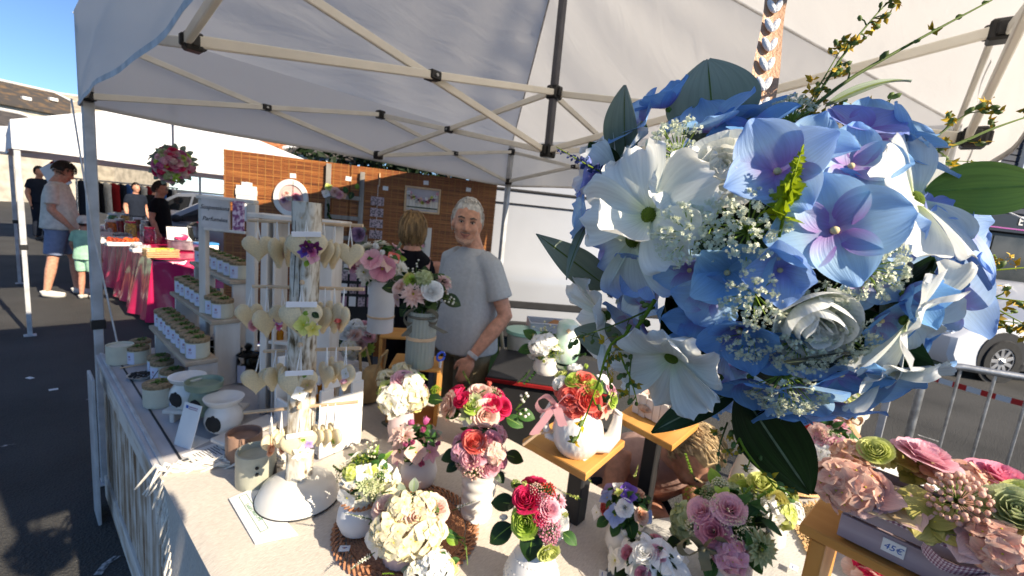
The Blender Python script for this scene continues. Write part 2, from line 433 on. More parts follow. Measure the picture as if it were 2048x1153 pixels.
# ------------------------------------------------------------------ houses, tree
SLATE = M_('slate_roof', (.105, .088, .075), .85, .35, 3.5, bump=.5, bsc=16, col2=(.045, .04, .038))
LICH = M_('lichen_slate', (.17, .105, .055), .9, .35, 1.6, col2=(.06, .052, .047), bump=.5, bsc=16, lo=.48, hi=.66)
RENDER = M_('pale_render', (.55, .50, .42), .9, .15, 2)
STONE = M_('beige_render', (.46, .40, .31), .9, .15, 2)
TILE = M_('orange_roof_tiles', (.50, .17, .06), .85, .3, 5, bump=.4, bsc=30)
def house(name, label, c, yaw, wd, dpth, ze, zr, wall, roof, hip=2.0, wins=(), chim=None):
    """local x runs along the front, front faces -y"""
    t = thing(name, label, 'house', c, yaw)
    MB().add(box(wd, dpth, ze, (0, 0, ze/2))).build('wall', wall, t, smooth=False)
    o = .35; x, y = wd/2+o, dpth/2+o
    A = [(-x, -y, ze), (x, -y, ze), (x, y, ze), (-x, y, ze)]; R0 = (-x+hip, 0, zr); R1 = (x-hip, 0, zr)
    vv = A+[R0, R1]+[(p[0], p[1], ze-.18) for p in A]
    ff = [(0, 1, 5, 4), (2, 3, 4, 5), (1, 2, 5), (3, 0, 4), (6, 7, 1, 0), (7, 8, 2, 1), (8, 9, 3, 2), (9, 6, 0, 3), (9, 8, 7, 6)]
    rf = MB().add((vv, ff)).build('roof', roof, t, smooth=False)
    MB().add(tube([R0, R1], .12, 6)).build('ridge', SEAM, rf)
    MB().add(tube([R1, A[1]], .10, 6)).build('hip_trim', WHITEP, rf)
    MB().add(tube([R0, A[0]], .10, 6)).build('hip_trim', WHITEP, rf)
    for (wx, wz, ww, wh) in wins:
        f = MB().add(box(ww+.2, .12, wh+.2, (wx, -dpth/2-.05, wz), .01)).build('window', WHITEP, t)
        MB().add(box(ww, .03, wh, (wx, -dpth/2-.115, wz))).build('pane', GLASSD, f)
    if chim:
        c_ = MB(); c_.add(box(.7, .6, 1.3, (*chim, zr+.1), .03)); c_.add(box(.85, .75, .12, (*chim, zr+.8), .02)); c_.build('chimney', STONE, rf)
    return t
def face_cam(c):                          # yaw that turns local -y to the viewer's side of the lane
    return math.atan2(c[0], -c[1]) + PI if False else math.atan2(-c[0], c[1])
g = at(30, 341+600, 0)
def ground_at(px, D):
    d = _f0*D + _r0*((px-1024)*D/FPX); return V((d.x, d.y, 0))
c = ground_at(-60, 34)
h = house('house', 'old house with weathered dark slate hip roof behind the left tents', c, face_cam(c)+.25, 13.5, 8, 6.3, 8.3, RENDER, LICH, 2.2, [(-4, 4.6, 1, 1.5), (-1, 4.6, 1, 1.5), (2, 4.6, 1, 1.5)], (-4.5, .6))
for (x, y, z) in ((2.2, -3.0, 7.0), (4.0, -2.2, 7.45), (-1.0, -2.0, 7.5)):
    MB().add(box(.5, .4, .25, (x, y, z), .03)).build('skylight', WHITEP, h)
c = ground_at(190, 40)
house('house', 'beige gabled house beside the slate roof', c, face_cam(c)-.5, 7, 9, 6.0, 8.4, STONE, STONE, .6)
c = ground_at(-90, 22)
house('house', 'low brown roofed house at the left edge', c, face_cam(c)+.5, 7.5, 6, 3.6, 4.6, RENDER, SLATE, 1.5)
c = ground_at(535, 33)
h = house('house', 'house with bright orange tiled roof above the bamboo screen', c, face_cam(c)+.1, 5.6, 7, 4.0, 5.6, RENDER, TILE, 1.6, [(-1.5, 3.0, .9, 1.3), (1, 3.0, .9, 1.3)])
c = ground_at(632, 28)
BLUEW = M_('blue_grey_render', (.10, .16, .26), .8, .15, 3)
h = house('house', 'blue grey house with white window frames beside the orange roof', c, face_cam(c), 3.2, 6, 4.2, 4.9, BLUEW, SLATE, 1.2, [(-.9, 3.4, .5, 1), (.6, 3.4, .7, 1)])

LEAFD = petal('#0c1a08', '#1d3412', trl=.2, vein=.3, name='tree_leaf')
BARK = M_('bark', (.08, .06, .045), .9, .3, 12, bump=.4, bsc=40)
def tree(label, c, h, r, seed, n=2600):
    rr = random.Random(seed)
    t = thing('tree', label, 'tree', c)
    mb = MB(); mb.add(tube([(0, 0, 0), (.05, 0, h*.3), (-.05, .08, h*.6), (0, 0, h*.85)], [.22, .17, .1, .04], 8))
    for k in range(6):
        a = k*1.1; z = h*(.35+.07*k)
        mb.add(tube([(0, 0, z), (math.cos(a)*r*.4, math.sin(a)*r*.4, z+.5), (math.cos(a)*r*.7, math.sin(a)*r*.7, z+.7)], [.09, .05, .02], 5))
    mb.build('trunk', BARK, t)
    cl = [(V((rr.gauss(0, .5)*r, rr.gauss(0, .5)*r, h*.62+rr.gauss(0, .22)*h)), rr.uniform(.3, .6)*r) for _ in range(16)]
    mb = MB()
    for _ in range(n):
        cc, cr = rr.choice(cl); d = V((rr.gauss(0, 1), rr.gauss(0, 1), rr.gauss(0, 1))).normalized()
        p = cc+d*cr*rr.uniform(.6, 1.05); q = toq((d+V((rr.gauss(0, .5), rr.gauss(0, .5), .4))), rr.uniform(0, 6))
        s = rr.uniform(.10, .2)
        mb.add(([(-s, -s*.5, 0), (0, -s*.6, .03), (s, 0, 0), (0, s*.6, .03)], [(0, 1, 2, 3)], [(0, 0, 0), (.5, .2, 0), (1, .5, 0), (.5, .8, 0)]), 0, Tm(p, q))
    kind(mb.build('crown', LEAFD, t, smooth=False), 'stuff')
tree('dark leafy tree behind the bamboo screen', ground_at(745, 17), 5.4, 2.0, 5)
tree('dark leafy tree between the van and the screen top', ground_at(880, 19), 5.6, 2.2, 9)

# ------------------------------------------------------------------ shop front on the right
NAVY = M_('navy_painted_wood', (.014, .022, .045), .55, .2, 6, stretch=(1, 1, 6))
PURP = M_('magenta_line', (.42, .08, .34), .5, .05, 5)
sc = dp(1950, 470, 10.5); sc.z = 0
syaw = math.atan2(_f0.y, _f0.x) - math.radians(82)
S = thing('shop_front', 'navy painted shop front with a magenta line and white letter on its dark fascia', 'building', sc, syaw)
# local x to the right along the front, -y ... towards the lane
MB().add(box(9, 4, 7, (1.5, 2.2, 3.5))).build('wall', NAVY, S, smooth=False)
for k in range(12):
    MB().add(box(9, .035, .135, (1.5, .175, 3.12+k*.15), .01)).build('cladding_board', NAVY, S)
f = MB().add(box(9.1, .2, .42, (1.5, .1, 2.78), .01)).build('fascia', M_('fascia_black', (.01, .01, .014), .35, .1, 4), S)
MB().add(box(9.1, .02, .03, (1.5, -.005, 2.66), .004)).build('magenta_strip', PURP, f)
text('E', .3, 'letter', WHITEC, f, Tm((1.18, -.012, 2.86), Matrix.Rotation(PI/2, 3, 'X')), .004)
wn = MB().add(box(8.6, .1, 2.0, (1.5, .16, 1.55), .01)).build('shop_window', BLKP, S)
for k in range(5):
    MB().add(box(1.66, .03, 1.85, (-1.9+k*1.7, .095, 1.55), .004)).build('pane', M_('shop_glass', (.05, .047, .044), .25, .4, 1.2, spec=.5), wn)
for k in range(3):
    uw = MB().add(box(1.3, .14, 1.7, (-.4+k*2.1, .12, 5.0), .01)).build('window', WHITEP, S)
    for s in (-1, 1): MB().add(box(.5, .03, 1.4, (-.4+k*2.1+s*.3, .04, 5.0))).build('pane', GLASSD, uw)
uw = MB().add(box(2.2, .14, 1.2, (2.0, .12, 4.35), .01)).build('window', WHITEP, S)
for s in (-1, 1): MB().add(box(.9, .03, 1.0, (2.0+s*.5, .04, 4.35))).build('pane', GLASSD, uw)

# ------------------------------------------------------------------ vehicles
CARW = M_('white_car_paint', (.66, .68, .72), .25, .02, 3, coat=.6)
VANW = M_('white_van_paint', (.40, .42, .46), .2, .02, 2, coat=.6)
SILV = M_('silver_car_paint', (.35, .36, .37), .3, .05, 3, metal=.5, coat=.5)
RIM = M_('alloy_rim', (.5, .5, .52), .35, .1, 6, metal=.7)
BLKM = M_('matt_black_trim', (.02, .02, .022), .6, .1, 10)
def wheel(parent, x, y, r, s):
    w_ = MB().add(lathe([(r*.62, -.1), (r*.95, -.1), (r, -.07), (r, .07), (r*.95, .1), (r*.62, .1), (r*.62, -.1)], 28, cap=False)).build('wheel', RUB, parent)
    w_.matrix_local = Tm((x, y, r), Matrix.Rotation(PI/2, 3, 'X'))
    mb = MB().add(lathe([(r*.64, s*.06), (r*.64, s*.09), (r*.56, s*.09), (r*.56, s*.02), (0, s*.02)][::-1] if s > 0 else [(r*.64, s*.06), (r*.64, s*.09), (r*.56, s*.09), (r*.56, s*.02), (0, s*.02)], 28))
    for k in range(9):
        a = k*2*PI/9
        mb.add(bar((r*.1*math.cos(a), r*.1*math.sin(a), s*.075), (r*.6*math.cos(a), r*.6*math.sin(a), s*.08), .05*r/.32, .02))
    mb.add(ball(.05, (0, 0, s*.08)))
    mb.build('rim', RIM, w_, ang=40)
def car(name, label, c, yaw, paint, L_=4.3, W_=1.76, H_=1.48, group=None):
    """local x forward (nose at +x), y to its left"""
    t = thing(name, label, 'car', c, yaw, group)
    low = [(-L_/2, .38), (-L_/2+.05, .22), (L_/2-.1, .2), (L_/2, .36), (L_/2-.02, .62), (L_/2-.35, .80), (L_/2-1.05, .93), (-L_/2+.25, .98), (-L_/2+.02, .85)]
    top = [(L_/2-1.15, .92), (L_/2-1.95, H_-.05), (L_/2-2.4, H_), (-L_/2+1.0, H_-.02), (-L_/2+.55, H_-.15), (-L_/2+.2, .95)]
    def slab(poly, w0, w1, zlo, zhi, b=.05):
        vv = []; n = len(poly); cxp = sum(p[0] for p in poly)/n; czp = sum(p[1] for p in poly)/n
        for (k, ins) in ((-1, b), (-1+b*2/w0, 0), (1-b*2/w0, 0), (1, b)):
            for x, z in poly:
                f = (z-zlo)/(zhi-zlo); hw = (w0*(1-f)+w1*f)/2
                vv.append((cxp+(x-cxp)*(1-ins*.6), k*hw, czp+(z-czp)*(1-ins*.9)))
        ff = [tuple(range(n)), tuple(range(3*n, 4*n))[::-1]]
        for j in range(3):
            for i in range(n): ff.append((j*n+i, (j+1)*n+i, (j+1)*n+(i+1) % n, j*n+(i+1) % n))
        return vv, ff
    mb = MB(); mb.add(slab(low, W_, W_-.06, .2, .98)); mb.add(slab(top, W_-.1, W_-.5, .92, H_))
    mb.build('body', paint, t, ang=38)
    for s in (-1, 1):
        def sp(x, z, e=.012):
            f = (z-.92)/(H_-.92); return (x, s*((W_-.1)*(1-f)+(W_-.5)*f)/2+s*e, z)
        for poly in ([(L_/2-1.42, .98), (L_/2-2.02, H_-.14), (L_/2-2.42, H_-.1), (L_/2-2.42, .98)], [(L_/2-2.5, .98), (L_/2-2.5, H_-.1), (-L_/2+1.05, H_-.12), (-L_/2+.6, .99)]):
            vv = [sp(x, z) for x, z in poly]; vv2 = [(x, y-s*.02, z) for x, y, z in vv]
            MB().add((vv+vv2, [(0, 1, 2, 3), (7, 6, 5, 4)]+[(i, (i+1) % 4, 4+(i+1) % 4, 4+i) for i in range(4)])).build('side_window', GLASSD, t, smooth=False)
        for x in (L_/2-1.35, L_/2-2.46, -L_/2+1.25):
            MB().add(box(.008, .012, .62, (x, s*(W_/2-.012), .62))).build('door_seam', BLKM, t, smooth=False)
        MB().add(box(.18, .03, .03, (L_/2-2.3, s*(W_/2-.01), .84), .008)).build('door_handle', paint, t)
        MB().add(ball(1, (L_/2-1.55, s*(W_/2+.1), 1.03), 2, (.09, .12, .075))).build('wing_mirror', BLKM, t)
        MB().add(box(L_-1.7, .05, .12, (0, s*(W_/2-.02), .25), .01)).build('sill', BLKM, t)
        for x in (L_/2-.85, -L_/2+.8):
            mb = MB().add(lathe([(0, -.02), (.40, -.02), (.40, .02), (0, .02)], 26), 0, Tm((x, s*(W_/2-.015), .36), Matrix.Rotation(PI/2, 3, 'X'))); mb.build('wheel_arch', BLKM, t)
            wheel(t, x, s*(W_/2-.07), .325, -s)
        MB().add(box(.3, .3, .12, (L_/2-.2, s*(W_/2-.28), .68), .04)).build('headlight', WHITEC, t)
    return t
c = dp(2040, 640, 6.9); c.z = 0
cyaw = math.atan2(_f0.y, _f0.x) - math.radians(84)
c2 = c + V((math.cos(cyaw), math.sin(cyaw), 0))*.1 + V((-math.sin(cyaw), math.cos(cyaw), 0))*.88
car('parked_car', 'white car with dark windows parked before the navy shop front', ground_at(2035, 7.3), cyaw+PI, CARW)
car('parked_car', 'silver car behind the pink sweet stall', ground_at(440, 9.3), cyaw+PI+.3, SILV)
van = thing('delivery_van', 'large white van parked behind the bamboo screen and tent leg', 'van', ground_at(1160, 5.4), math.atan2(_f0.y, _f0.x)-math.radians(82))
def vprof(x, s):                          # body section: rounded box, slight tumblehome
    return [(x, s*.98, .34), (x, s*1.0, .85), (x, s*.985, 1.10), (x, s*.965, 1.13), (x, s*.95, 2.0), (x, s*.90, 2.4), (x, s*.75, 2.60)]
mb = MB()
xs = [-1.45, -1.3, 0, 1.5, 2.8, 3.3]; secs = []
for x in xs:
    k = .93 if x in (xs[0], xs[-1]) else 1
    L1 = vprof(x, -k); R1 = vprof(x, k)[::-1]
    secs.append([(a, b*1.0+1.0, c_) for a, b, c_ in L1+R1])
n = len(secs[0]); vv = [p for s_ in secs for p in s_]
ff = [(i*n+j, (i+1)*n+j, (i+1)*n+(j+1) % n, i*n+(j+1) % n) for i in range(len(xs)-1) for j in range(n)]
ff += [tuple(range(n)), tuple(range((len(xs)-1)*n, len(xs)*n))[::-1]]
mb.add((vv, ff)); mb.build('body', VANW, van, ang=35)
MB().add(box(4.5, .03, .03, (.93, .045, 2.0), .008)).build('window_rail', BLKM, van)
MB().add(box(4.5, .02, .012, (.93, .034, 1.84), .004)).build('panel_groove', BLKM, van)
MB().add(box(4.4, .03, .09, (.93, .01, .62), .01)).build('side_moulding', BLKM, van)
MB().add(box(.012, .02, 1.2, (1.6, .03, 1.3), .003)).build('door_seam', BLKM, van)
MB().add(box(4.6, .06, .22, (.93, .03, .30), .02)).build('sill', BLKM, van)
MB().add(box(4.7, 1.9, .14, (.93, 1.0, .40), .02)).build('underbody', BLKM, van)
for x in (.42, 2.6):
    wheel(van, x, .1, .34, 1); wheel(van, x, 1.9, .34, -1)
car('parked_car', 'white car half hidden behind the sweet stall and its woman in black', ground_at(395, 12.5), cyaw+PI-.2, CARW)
# ------------------------------------------------------------------ petals, leaves and flowers (unit radius, facing +Z)
def petal_geo(L_=1, W_=.5, nu=6, nv=6, prof='round', cup=.1, bend=0., el=0., ruf=0., k=3, ph=0., tooth=0., fold=0., seed=0):
    """base at the origin, runs out along +Y, face towards +Z; el lifts it, bend curls it along its length"""
    P_ = {'round': lambda t: math.sin(PI*min(1, .10+.86*t**.85))**.6,
          'leaf': lambda t: math.sin(PI*(t**.85*.97+.015))**.85,
          'wedge': lambda t: .16+.84*math.sin(PI/2*min(1, t*1.15))**1.2 if t < .86 else (.16+.84)*(1-((t-.86)/.14)**2*.28),
          'strap': lambda t: .45+.55*math.sin(PI*min(1, t*.62+.1)) if t < .85 else (1-((t-.85)/.15)**2*.75),
          'lance': lambda t: math.sin(PI*(t**.7*.98+.01))}[prof]
    # centre line
    ys, zs, ns = [0], [0], [(0, 1)]
    for j in range(1, nv+1):
        t = j/nv; a = el+bend*t
        ys.append(ys[-1]+math.cos(a)*L_/nv); zs.append(zs[-1]+math.sin(a)*L_/nv)
    vv = []; aa = []
    for j in range(nv+1):
        t = j/nv; a = el+bend*t; ny, nz = -math.sin(a), math.cos(a)
        for i in range(nu+1):
            u = i/nu*2-1; w_ = W_*P_(t)
            lift = cup*u*u*w_ + ruf*math.sin(k*u*3.1+ph+t*2)*t*t + fold*abs(u)*w_
            tip = -(.10*L_*u*u*t*t if prof in ('round', 'wedge', 'strap') else 0)+tooth*L_*math.sin(u*17+ph)*t**8
            vv.append((u*w_, ys[j]+ny*lift+math.cos(a)*tip, zs[j]+nz*lift+math.sin(a)*tip)); aa.append((t, i/nu, 0))
    ff = [(j*(nu+1)+i, j*(nu+1)+i+1, (j+1)*(nu+1)+i+1, (j+1)*(nu+1)+i) for j in range(nv) for i in range(nu)]
    return vv, ff, aa
def cup_petal(a0, dl, r, h, flare, rb=.3, nu=5, nv=4, ruf=.02, z0=0, ph=0):
    """petal that wraps the flower's axis: angle a0+-dl, out to radius r, up to height h, lip bent out by flare"""
    def fn(u, v):
        x = u*2-1; a = a0+x*dl*(.55+.45*math.sin(v*PI*.5))
        rr = r*(rb+(1-rb)*math.sin(v*PI/2)**.9)+flare*v**3+ruf*math.sin(5*x+ph)*v*v
        z = z0+h*v*(1-.30*x**4)-.16*h*x*x*v*v - flare*.35*v**4
        return (rr*math.cos(a), rr*math.sin(a), z)
    return grid(fn, nu, nv)
def g_rose(seed=0, q=1, kind_='rose'):
    r = random.Random(seed); mb = MB()
    if kind_ == 'rose': lay = [(.10, .55, 2, 1.7, 0), (.24, .58, 3, 1.3, .02), (.40, .54, 4, 1.0, .05), (.58, .46, 5, .85, .10), (.76, .32, 5, .82, .17), (.90, .16, 6, .72, .20)]
    elif kind_ == 'ranunculus': lay = [(.08, .50, 3, 1.2, -.02), (.2, .53, 4, 1.0, -.03), (.33, .54, 5, .9, -.03), (.47, .53, 6, .8, -.02), (.61, .49, 6, .8, 0), (.76, .42, 7, .72, .03), (.9, .28, 7, .7, .10)]
    elif kind_ == 'bud': lay = [(.16, 1.15, 3, 1.2, -.08), (.34, 1.2, 3, 1.15, -.10), (.52, 1.1, 4, .95, -.05)]
    elif kind_ == 'peony': lay = [(.13, .7, 3, 1.3, .03), (.26, .74, 4, 1.1, .05), (.42, .76, 4, 1.0, .0), (.60, .74, 4, 1.05, -.02), (.78, .68, 5, .9, .0), (.92, .52, 5, .85, .08)]
    for i, (rr, h, n, dl, fl) in enumerate(lay):
        a = r.uniform(0, 6)
        for k in range(n):
            mb.add(cup_petal(a+k*2*PI/n+r.uniform(-.15, .15), dl*r.uniform(.9, 1.1), rr*r.uniform(.93, 1.07), h*r.uniform(.9, 1.06), fl*r.uniform(.6, 1.4), .35, 6*q if q > 1 else 5, 5*q if q > 1 else 4, .025, r.uniform(-.02, .02), r.uniform(0, 6)))
    mb.add(cup_petal(0, PI, .05, .5, .0, .6, 6, 2))
    return mb
def g_floret(seed=0, n=4, W_=.52, el=.25, bend=-.2, ruf=.03, prof='round', q=5, tooth=0, cup=.12):
    r = random.Random(seed); mb = MB(); a0 = r.uniform(0, 6)
    for k in range(n):
        g = petal_geo(1, W_*r.uniform(.92, 1.08), q, q, prof, cup*r.uniform(.5, 1.5), bend+r.uniform(-.15, .15), el+r.uniform(-.12, .12), ruf, 1.5, r.uniform(0, 6), tooth)
        mb.add(g, 0, RZ(a0+k*2*PI/n+r.uniform(-.08, .08)) @ Tm((0, .03, .012*(k % 2))))
    mb.add(ball(.10, (0, 0, .03), 1), 1)
    return mb
def g_hydrangea(seed=0, n=19):            # domed head of florets
    r = random.Random(seed); mb = MB()
    for i in range(n):
        z = 1-(i+.5)/n*1.15; a = i*2.39996+r.uniform(-.2, .2); s = math.sqrt(max(0, 1-z*z))
        d = V((s*math.cos(a), s*math.sin(a), z)); q = toq(d+V((r.gauss(0, .18), r.gauss(0, .18), r.gauss(0, .1))), r.uniform(0, 6))
        for k in range(4):
            g = petal_geo(.44*r.uniform(.85, 1.12), .25, 4, 4, 'round', .14, -.3, r.uniform(.05, .4), .02, 1.5, r.uniform(0, 6))
            mb.add(g, 0, Tm(d*.78, q) @ RZ(k*PI/2+r.uniform(-.1, .1)))
        mb.add(ball(.035, tuple(d*.80), 1), 1)
    return mb
def g_mum(seed=0, rows=4, n=15, W_=.13):
    r = random.Random(seed); mb = MB()
    for j in range(rows):
        el = .15+j*.36; L_ = 1-.17*j
        for k in range(n-2*j):
            g = petal_geo(L_*r.uniform(.9, 1.06), W_, 2, 4, 'strap', .5, -.35+r.uniform(-.2, .2), el+r.uniform(-.1, .1), 0)
            mb.add(g, 0, RZ((k+.5*j)*2*PI/(n-2*j)+r.uniform(-.1, .1)) @ Tm((0, .04, .03*j)))
    mb.add(ball(.12, (0, 0, .16), 1), 1)
    return mb
def g_umbel(seed=0, rays=13, per=7, dot=.055, dome=.5):
    """lace flower: thin rays (slot 1) each ending in a knot of tiny blooms (slot 0)"""
    r = random.Random(seed); mb = MB()
    for i in range(rays):
        a = i*2.39996; rad = math.sqrt((i+.4)/rays); z = dome*(1-rad*rad)+r.uniform(-.05, .05)
        e = V((rad*math.cos(a)*.9, rad*math.sin(a)*.9, z+.1))
        mb.add(tube([(0, 0, -.5), (e.x*.55, e.y*.55, e.z*.35-.16), tuple(e)], [.02, .016, .012], 3, False), 1)
        for k in range(per):
            d = V((r.gauss(0, .095), r.gauss(0, .095), r.uniform(-.02, .10)))
            s = dot*r.uniform(.6, 1.15)
            mb.add(([(s, 0, 0), (-s*.5, s*.87, .01), (-s*.5, -s*.87, .01), (0, 0, s*.9), (0, 0, -s*.6)], [(0, 1, 3), (1, 2, 3), (2, 0, 3), (1, 0, 4), (2, 1, 4), (0, 2, 4)]), 0, Tm(e+d, toq(V((r.gauss(0, .6), r.gauss(0, .6), 1)), r.uniform(0, 6))))
    return mb
def g_berries(seed=0, n=85, dot=.12):      # tight ball of little berries
    r = random.Random(seed); mb = MB()
    for i in range(n):
        z = 1-(i+.5)/n*1.5; a = i*2.39996; s = math.sqrt(max(0, 1-z*z)); k = r.uniform(.8, 1.0)
        mb.add(ball(dot*r.uniform(.75, 1.1), (s*math.cos(a)*k, s*math.sin(a)*k, z*k), 1), 0)
        if i % 2 == 0: mb.add(tube([(0, 0, -.2), (s*math.cos(a)*k, s*math.sin(a)*k, z*k)], .02, 3, False), 1)
    return mb
def g_leaf(seed=0, W_=.36, bend=-.5, fold=.25, el=.2, prof='leaf', q=6):
    r = random.Random(seed); mb = MB()
    mb.add(petal_geo(1, W_, 6, q+2, prof, 0, bend, el, .02, 1, r.uniform(0, 6), 0, fold))
    c = petal_geo(1.0, W_*.045, 1, q+2, 'strap', 0, bend, el)
    mb.add(([(x, y, z+.006) for x, y, z in c[0]], c[1], [(.0, .5, 0)]*len(c[0])), 1)
    return mb
def g_spike(seed=0, n=46, L_=1.0, w_=.12):   # veronica-like spike along +Z
    r = random.Random(seed); mb = MB(); mb.add(tube([(0, 0, 0), (.02, 0, L_*.5), (0, .03, L_)], [.02, .016, .006], 4), 1)
    for i in range(n):
        t = .18+.8*i/n; a = i*2.39996; s = w_*(1.15-t)*r.uniform(.8, 1.2)
        q = toq((math.cos(a), math.sin(a), .75), r.uniform(0, 6))
        g = petal_geo(1, .42, 2, 2, 'leaf', .4, .3, 1.0)
        mb.add(g, 0, Tm((.02*math.sin(t*3), 0, t*L_), q, s) @ RX(-.5))
    return mb
def g_sprig(seed=0, n=9, L_=1.0, leaf=.2, W_=.4):   # stem with paired leaflets along +Z
    r = random.Random(seed); mb = MB()
    cv = r.uniform(-.2, .2); P0 = lambda t: V((cv*t*t, .1*math.sin(t*2), L_*t))
    mb.add(tube([P0(k/5) for k in range(6)], [.018, .016, .014, .011, .008, .005], 4), 1)
    for i in range(n):
        t = .2+.8*i/(n-1)
        for s in (-1, 1):
            g = petal_geo(leaf*r.uniform(.8, 1.15)*(1.2-.5*t), leaf*W_, 3, 4, 'leaf', 0, -.4, .5, .01, 1, 0, 0, .3)
            mb.add(g, 0, Tm(P0(t)) @ RZ(r.uniform(-.4, .4)+(0 if s > 0 else PI)+(i % 2)*.9) @ RX(.55))
    return mb
def g_bead(seed=0, n=12):                  # little stem with round white buds
    r = random.Random(seed); mb = MB()
    for i in range(n):
        e = V((r.gauss(0, .4), r.gauss(0, .4), r.uniform(.3, 1)))
        mb.add(tube([(0, 0, 0), tuple(e*.5+V((0, 0, .1))), tuple(e)], .014, 3, False), 1); mb.add(ball(.10, tuple(e), 1), 0)
    return mb
def g_fill(seed=0, n=90, leaf=.42):         # round mass of leaves that closes a bouquet from behind
    r = random.Random(seed); mb = MB()
    for i in range(n):
        z = 1-(i+.5)/n*1.9; a = i*2.39996; s = math.sqrt(max(0, 1-z*z)); d = V((s*math.cos(a), s*math.sin(a), z))
        g = petal_geo(leaf*r.uniform(.7, 1.2), leaf*.28, 2, 4, 'leaf', 0, -.8, r.uniform(.2, 1.2), .02, 1, 0, 0, .25)
        mb.add(g, 0, Tm(d*r.uniform(.35, .72), toq(d, r.uniform(0, 6))))
    return mb
CEN_Y = M_('flower_heart_yellow', hx('#c9bf3a'), .7, .2, 60); CEN_G = M_('flower_heart_green', hx('#5f7a18'), .8, .3, 200, bump=.6, bsc=500)
STEM = petal('#4a6a24', '#6f8a3a', trl=.1, name='stem_green'); STEMD = petal('#1f3a14', '#355420', trl=.1, name='stem_dark')
LEAF_D = petal('#16280f', '#234217', '#1b3512', trl=.15, vein=.25, rough=.4, name='dark_leaf')
LEAF_M = petal('#2c4a1c', '#3f6a2c', '#35602a', trl=.25, vein=.25, rough=.5, name='mid_leaf')
LEAF_L = petal('#6a8f2a', '#9dbb4e', '#83a83c', trl=.3, vein=.2, name='light_leaf')
LEAF_E = petal('#72806c', '#93a092', '#84927f', trl=.25, vein=.08, rough=.6, name='eucalyptus_leaf')
LEAF_O = petal('#3f5226', '#5c6f38', trl=.2, vein=.2, name='olive_leaf')
VEINM = M_('leaf_vein', hx('#6d8c33'), .6, .1, 20)
# colour cards: (base, tip, mid)
CC = dict(
    cream=('#e9dfa8', '#f3e7c4', '#f3ead0'), ivory=('#f0ecc8', '#f6f2e6', '#f7f4ea'), white=('#e9ecd2', '#f3f3f0', '#f2f4ee'), snow=('#f0f0e8', '#f6f6f4', '#f6f6f4'),
    blush=('#eac3b2', '#f2d6cc', '#efcabd'), pink=('#d98fa4', '#eec0cb', '#e5a9b8'), rose=('#c9728c', '#e3a5b6', '#d88ca2'), hot=('#b81246', '#e0386c', '#d42a5c'),
    coral=('#d9493f', '#ef8478', '#e8655a'), peach=('#dc9c78', '#f0c9ae', '#eab999'), salmon=('#dd9d8c', '#efcdb9', '#e8b9a6'), lime=('#84a52a', '#bcd36a', '#a3c14a'), limey=('#a8b83c', '#dce093', '#c9d27a'),
    yellow=('#c9b93a', '#ece39a', '#e0d67a'), candy=('#d8487a', '#f0a3ba', '#e87a9c'), lilac=('#9f83c4', '#cdb9e2', '#bda5d8'), violet=('#4a2a8a', '#7d5fc0', '#6546ab'), blue=('#8a9fd6', '#b9c8ec', '#a5b8e6'), plum=('#4a1040', '#7a2868', '#5f1a54'),
    mauve=('#b58ab0', '#dcbfd6', '#cda8c8'), magenta=('#b23a7c', '#d978a8', '#c85c94'), tulip=('#e6bcc8', '#d35a94', '#dd8bb0'), dust=('#c79a9c', '#e2c4c0', '#d6b0ae'), tan=('#b99a6a', '#dfc8a0', '#d0b488'), olive=('#95913f', '#cfc67c', '#b5ad5c'), sage=('#93a06a', '#c5cda0', '#b0bb88'))
_FM = {}
GEN = dict(rose=lambda s: g_rose(s), ran=lambda s: g_rose(s, 1, 'ranunculus'), bud=lambda s: g_rose(s, 1, 'bud'), peony=lambda s: g_rose(s, 1, 'peony'),
           floret=lambda s: g_floret(s), star=lambda s: g_floret(s, 5, .34, .35, -.3, .02, 'leaf'), anem=lambda s: g_floret(s, 6, .46, .35, -.1, .05, 'wedge', 6), lily=lambda s: g_floret(s, 6, .30, .7, -.9, .03, 'leaf'),
           hyd=lambda s: g_hydrangea(s), mum=lambda s: g_mum(s), daisy=lambda s: g_mum(s, 2, 18, .10), umbel=lambda s: g_umbel(s), lace=lambda s: g_umbel(s, 16, 6, .07, .7), berry=lambda s: g_berries(s), sedum=lambda s: g_berries(s, 80, .11),
           leaf=lambda s: g_leaf(s), broad=lambda s: g_leaf(s, .36, -.6, .2, .1), lance=lambda s: g_leaf(s, .16, -.5, .3, .3, 'lance'), spike=lambda s: g_spike(s), sprig=lambda s: g_sprig(s), fern=lambda s: g_sprig(s, 14, 1, .16, .25), bead=lambda s: g_bead(s), fill=lambda s: g_fill(s))
NAMES = dict(rose='rose', ran='ranunculus', bud='rosebud', peony='peony', floret='hydrangea_floret', star='small_flower', anem='anemone', lily='lily', hyd='hydrangea', mum='chrysanthemum', daisy='daisy', umbel='lace_flower', lace='lace_flower', berry='berry_cluster', sedum='sedum', leaf='leaf', broad='leaf', lance='leaf', spike='flower_spike', sprig='leaf_sprig', fern='fern_frond', bead='bud_spray', fill='foliage')
GREENS = dict(D=(LEAF_D, VEINM), M=(LEAF_M, VEINM), L=(LEAF_L, VEINM), E=(LEAF_E, VEINM), O=(LEAF_O, VEINM))
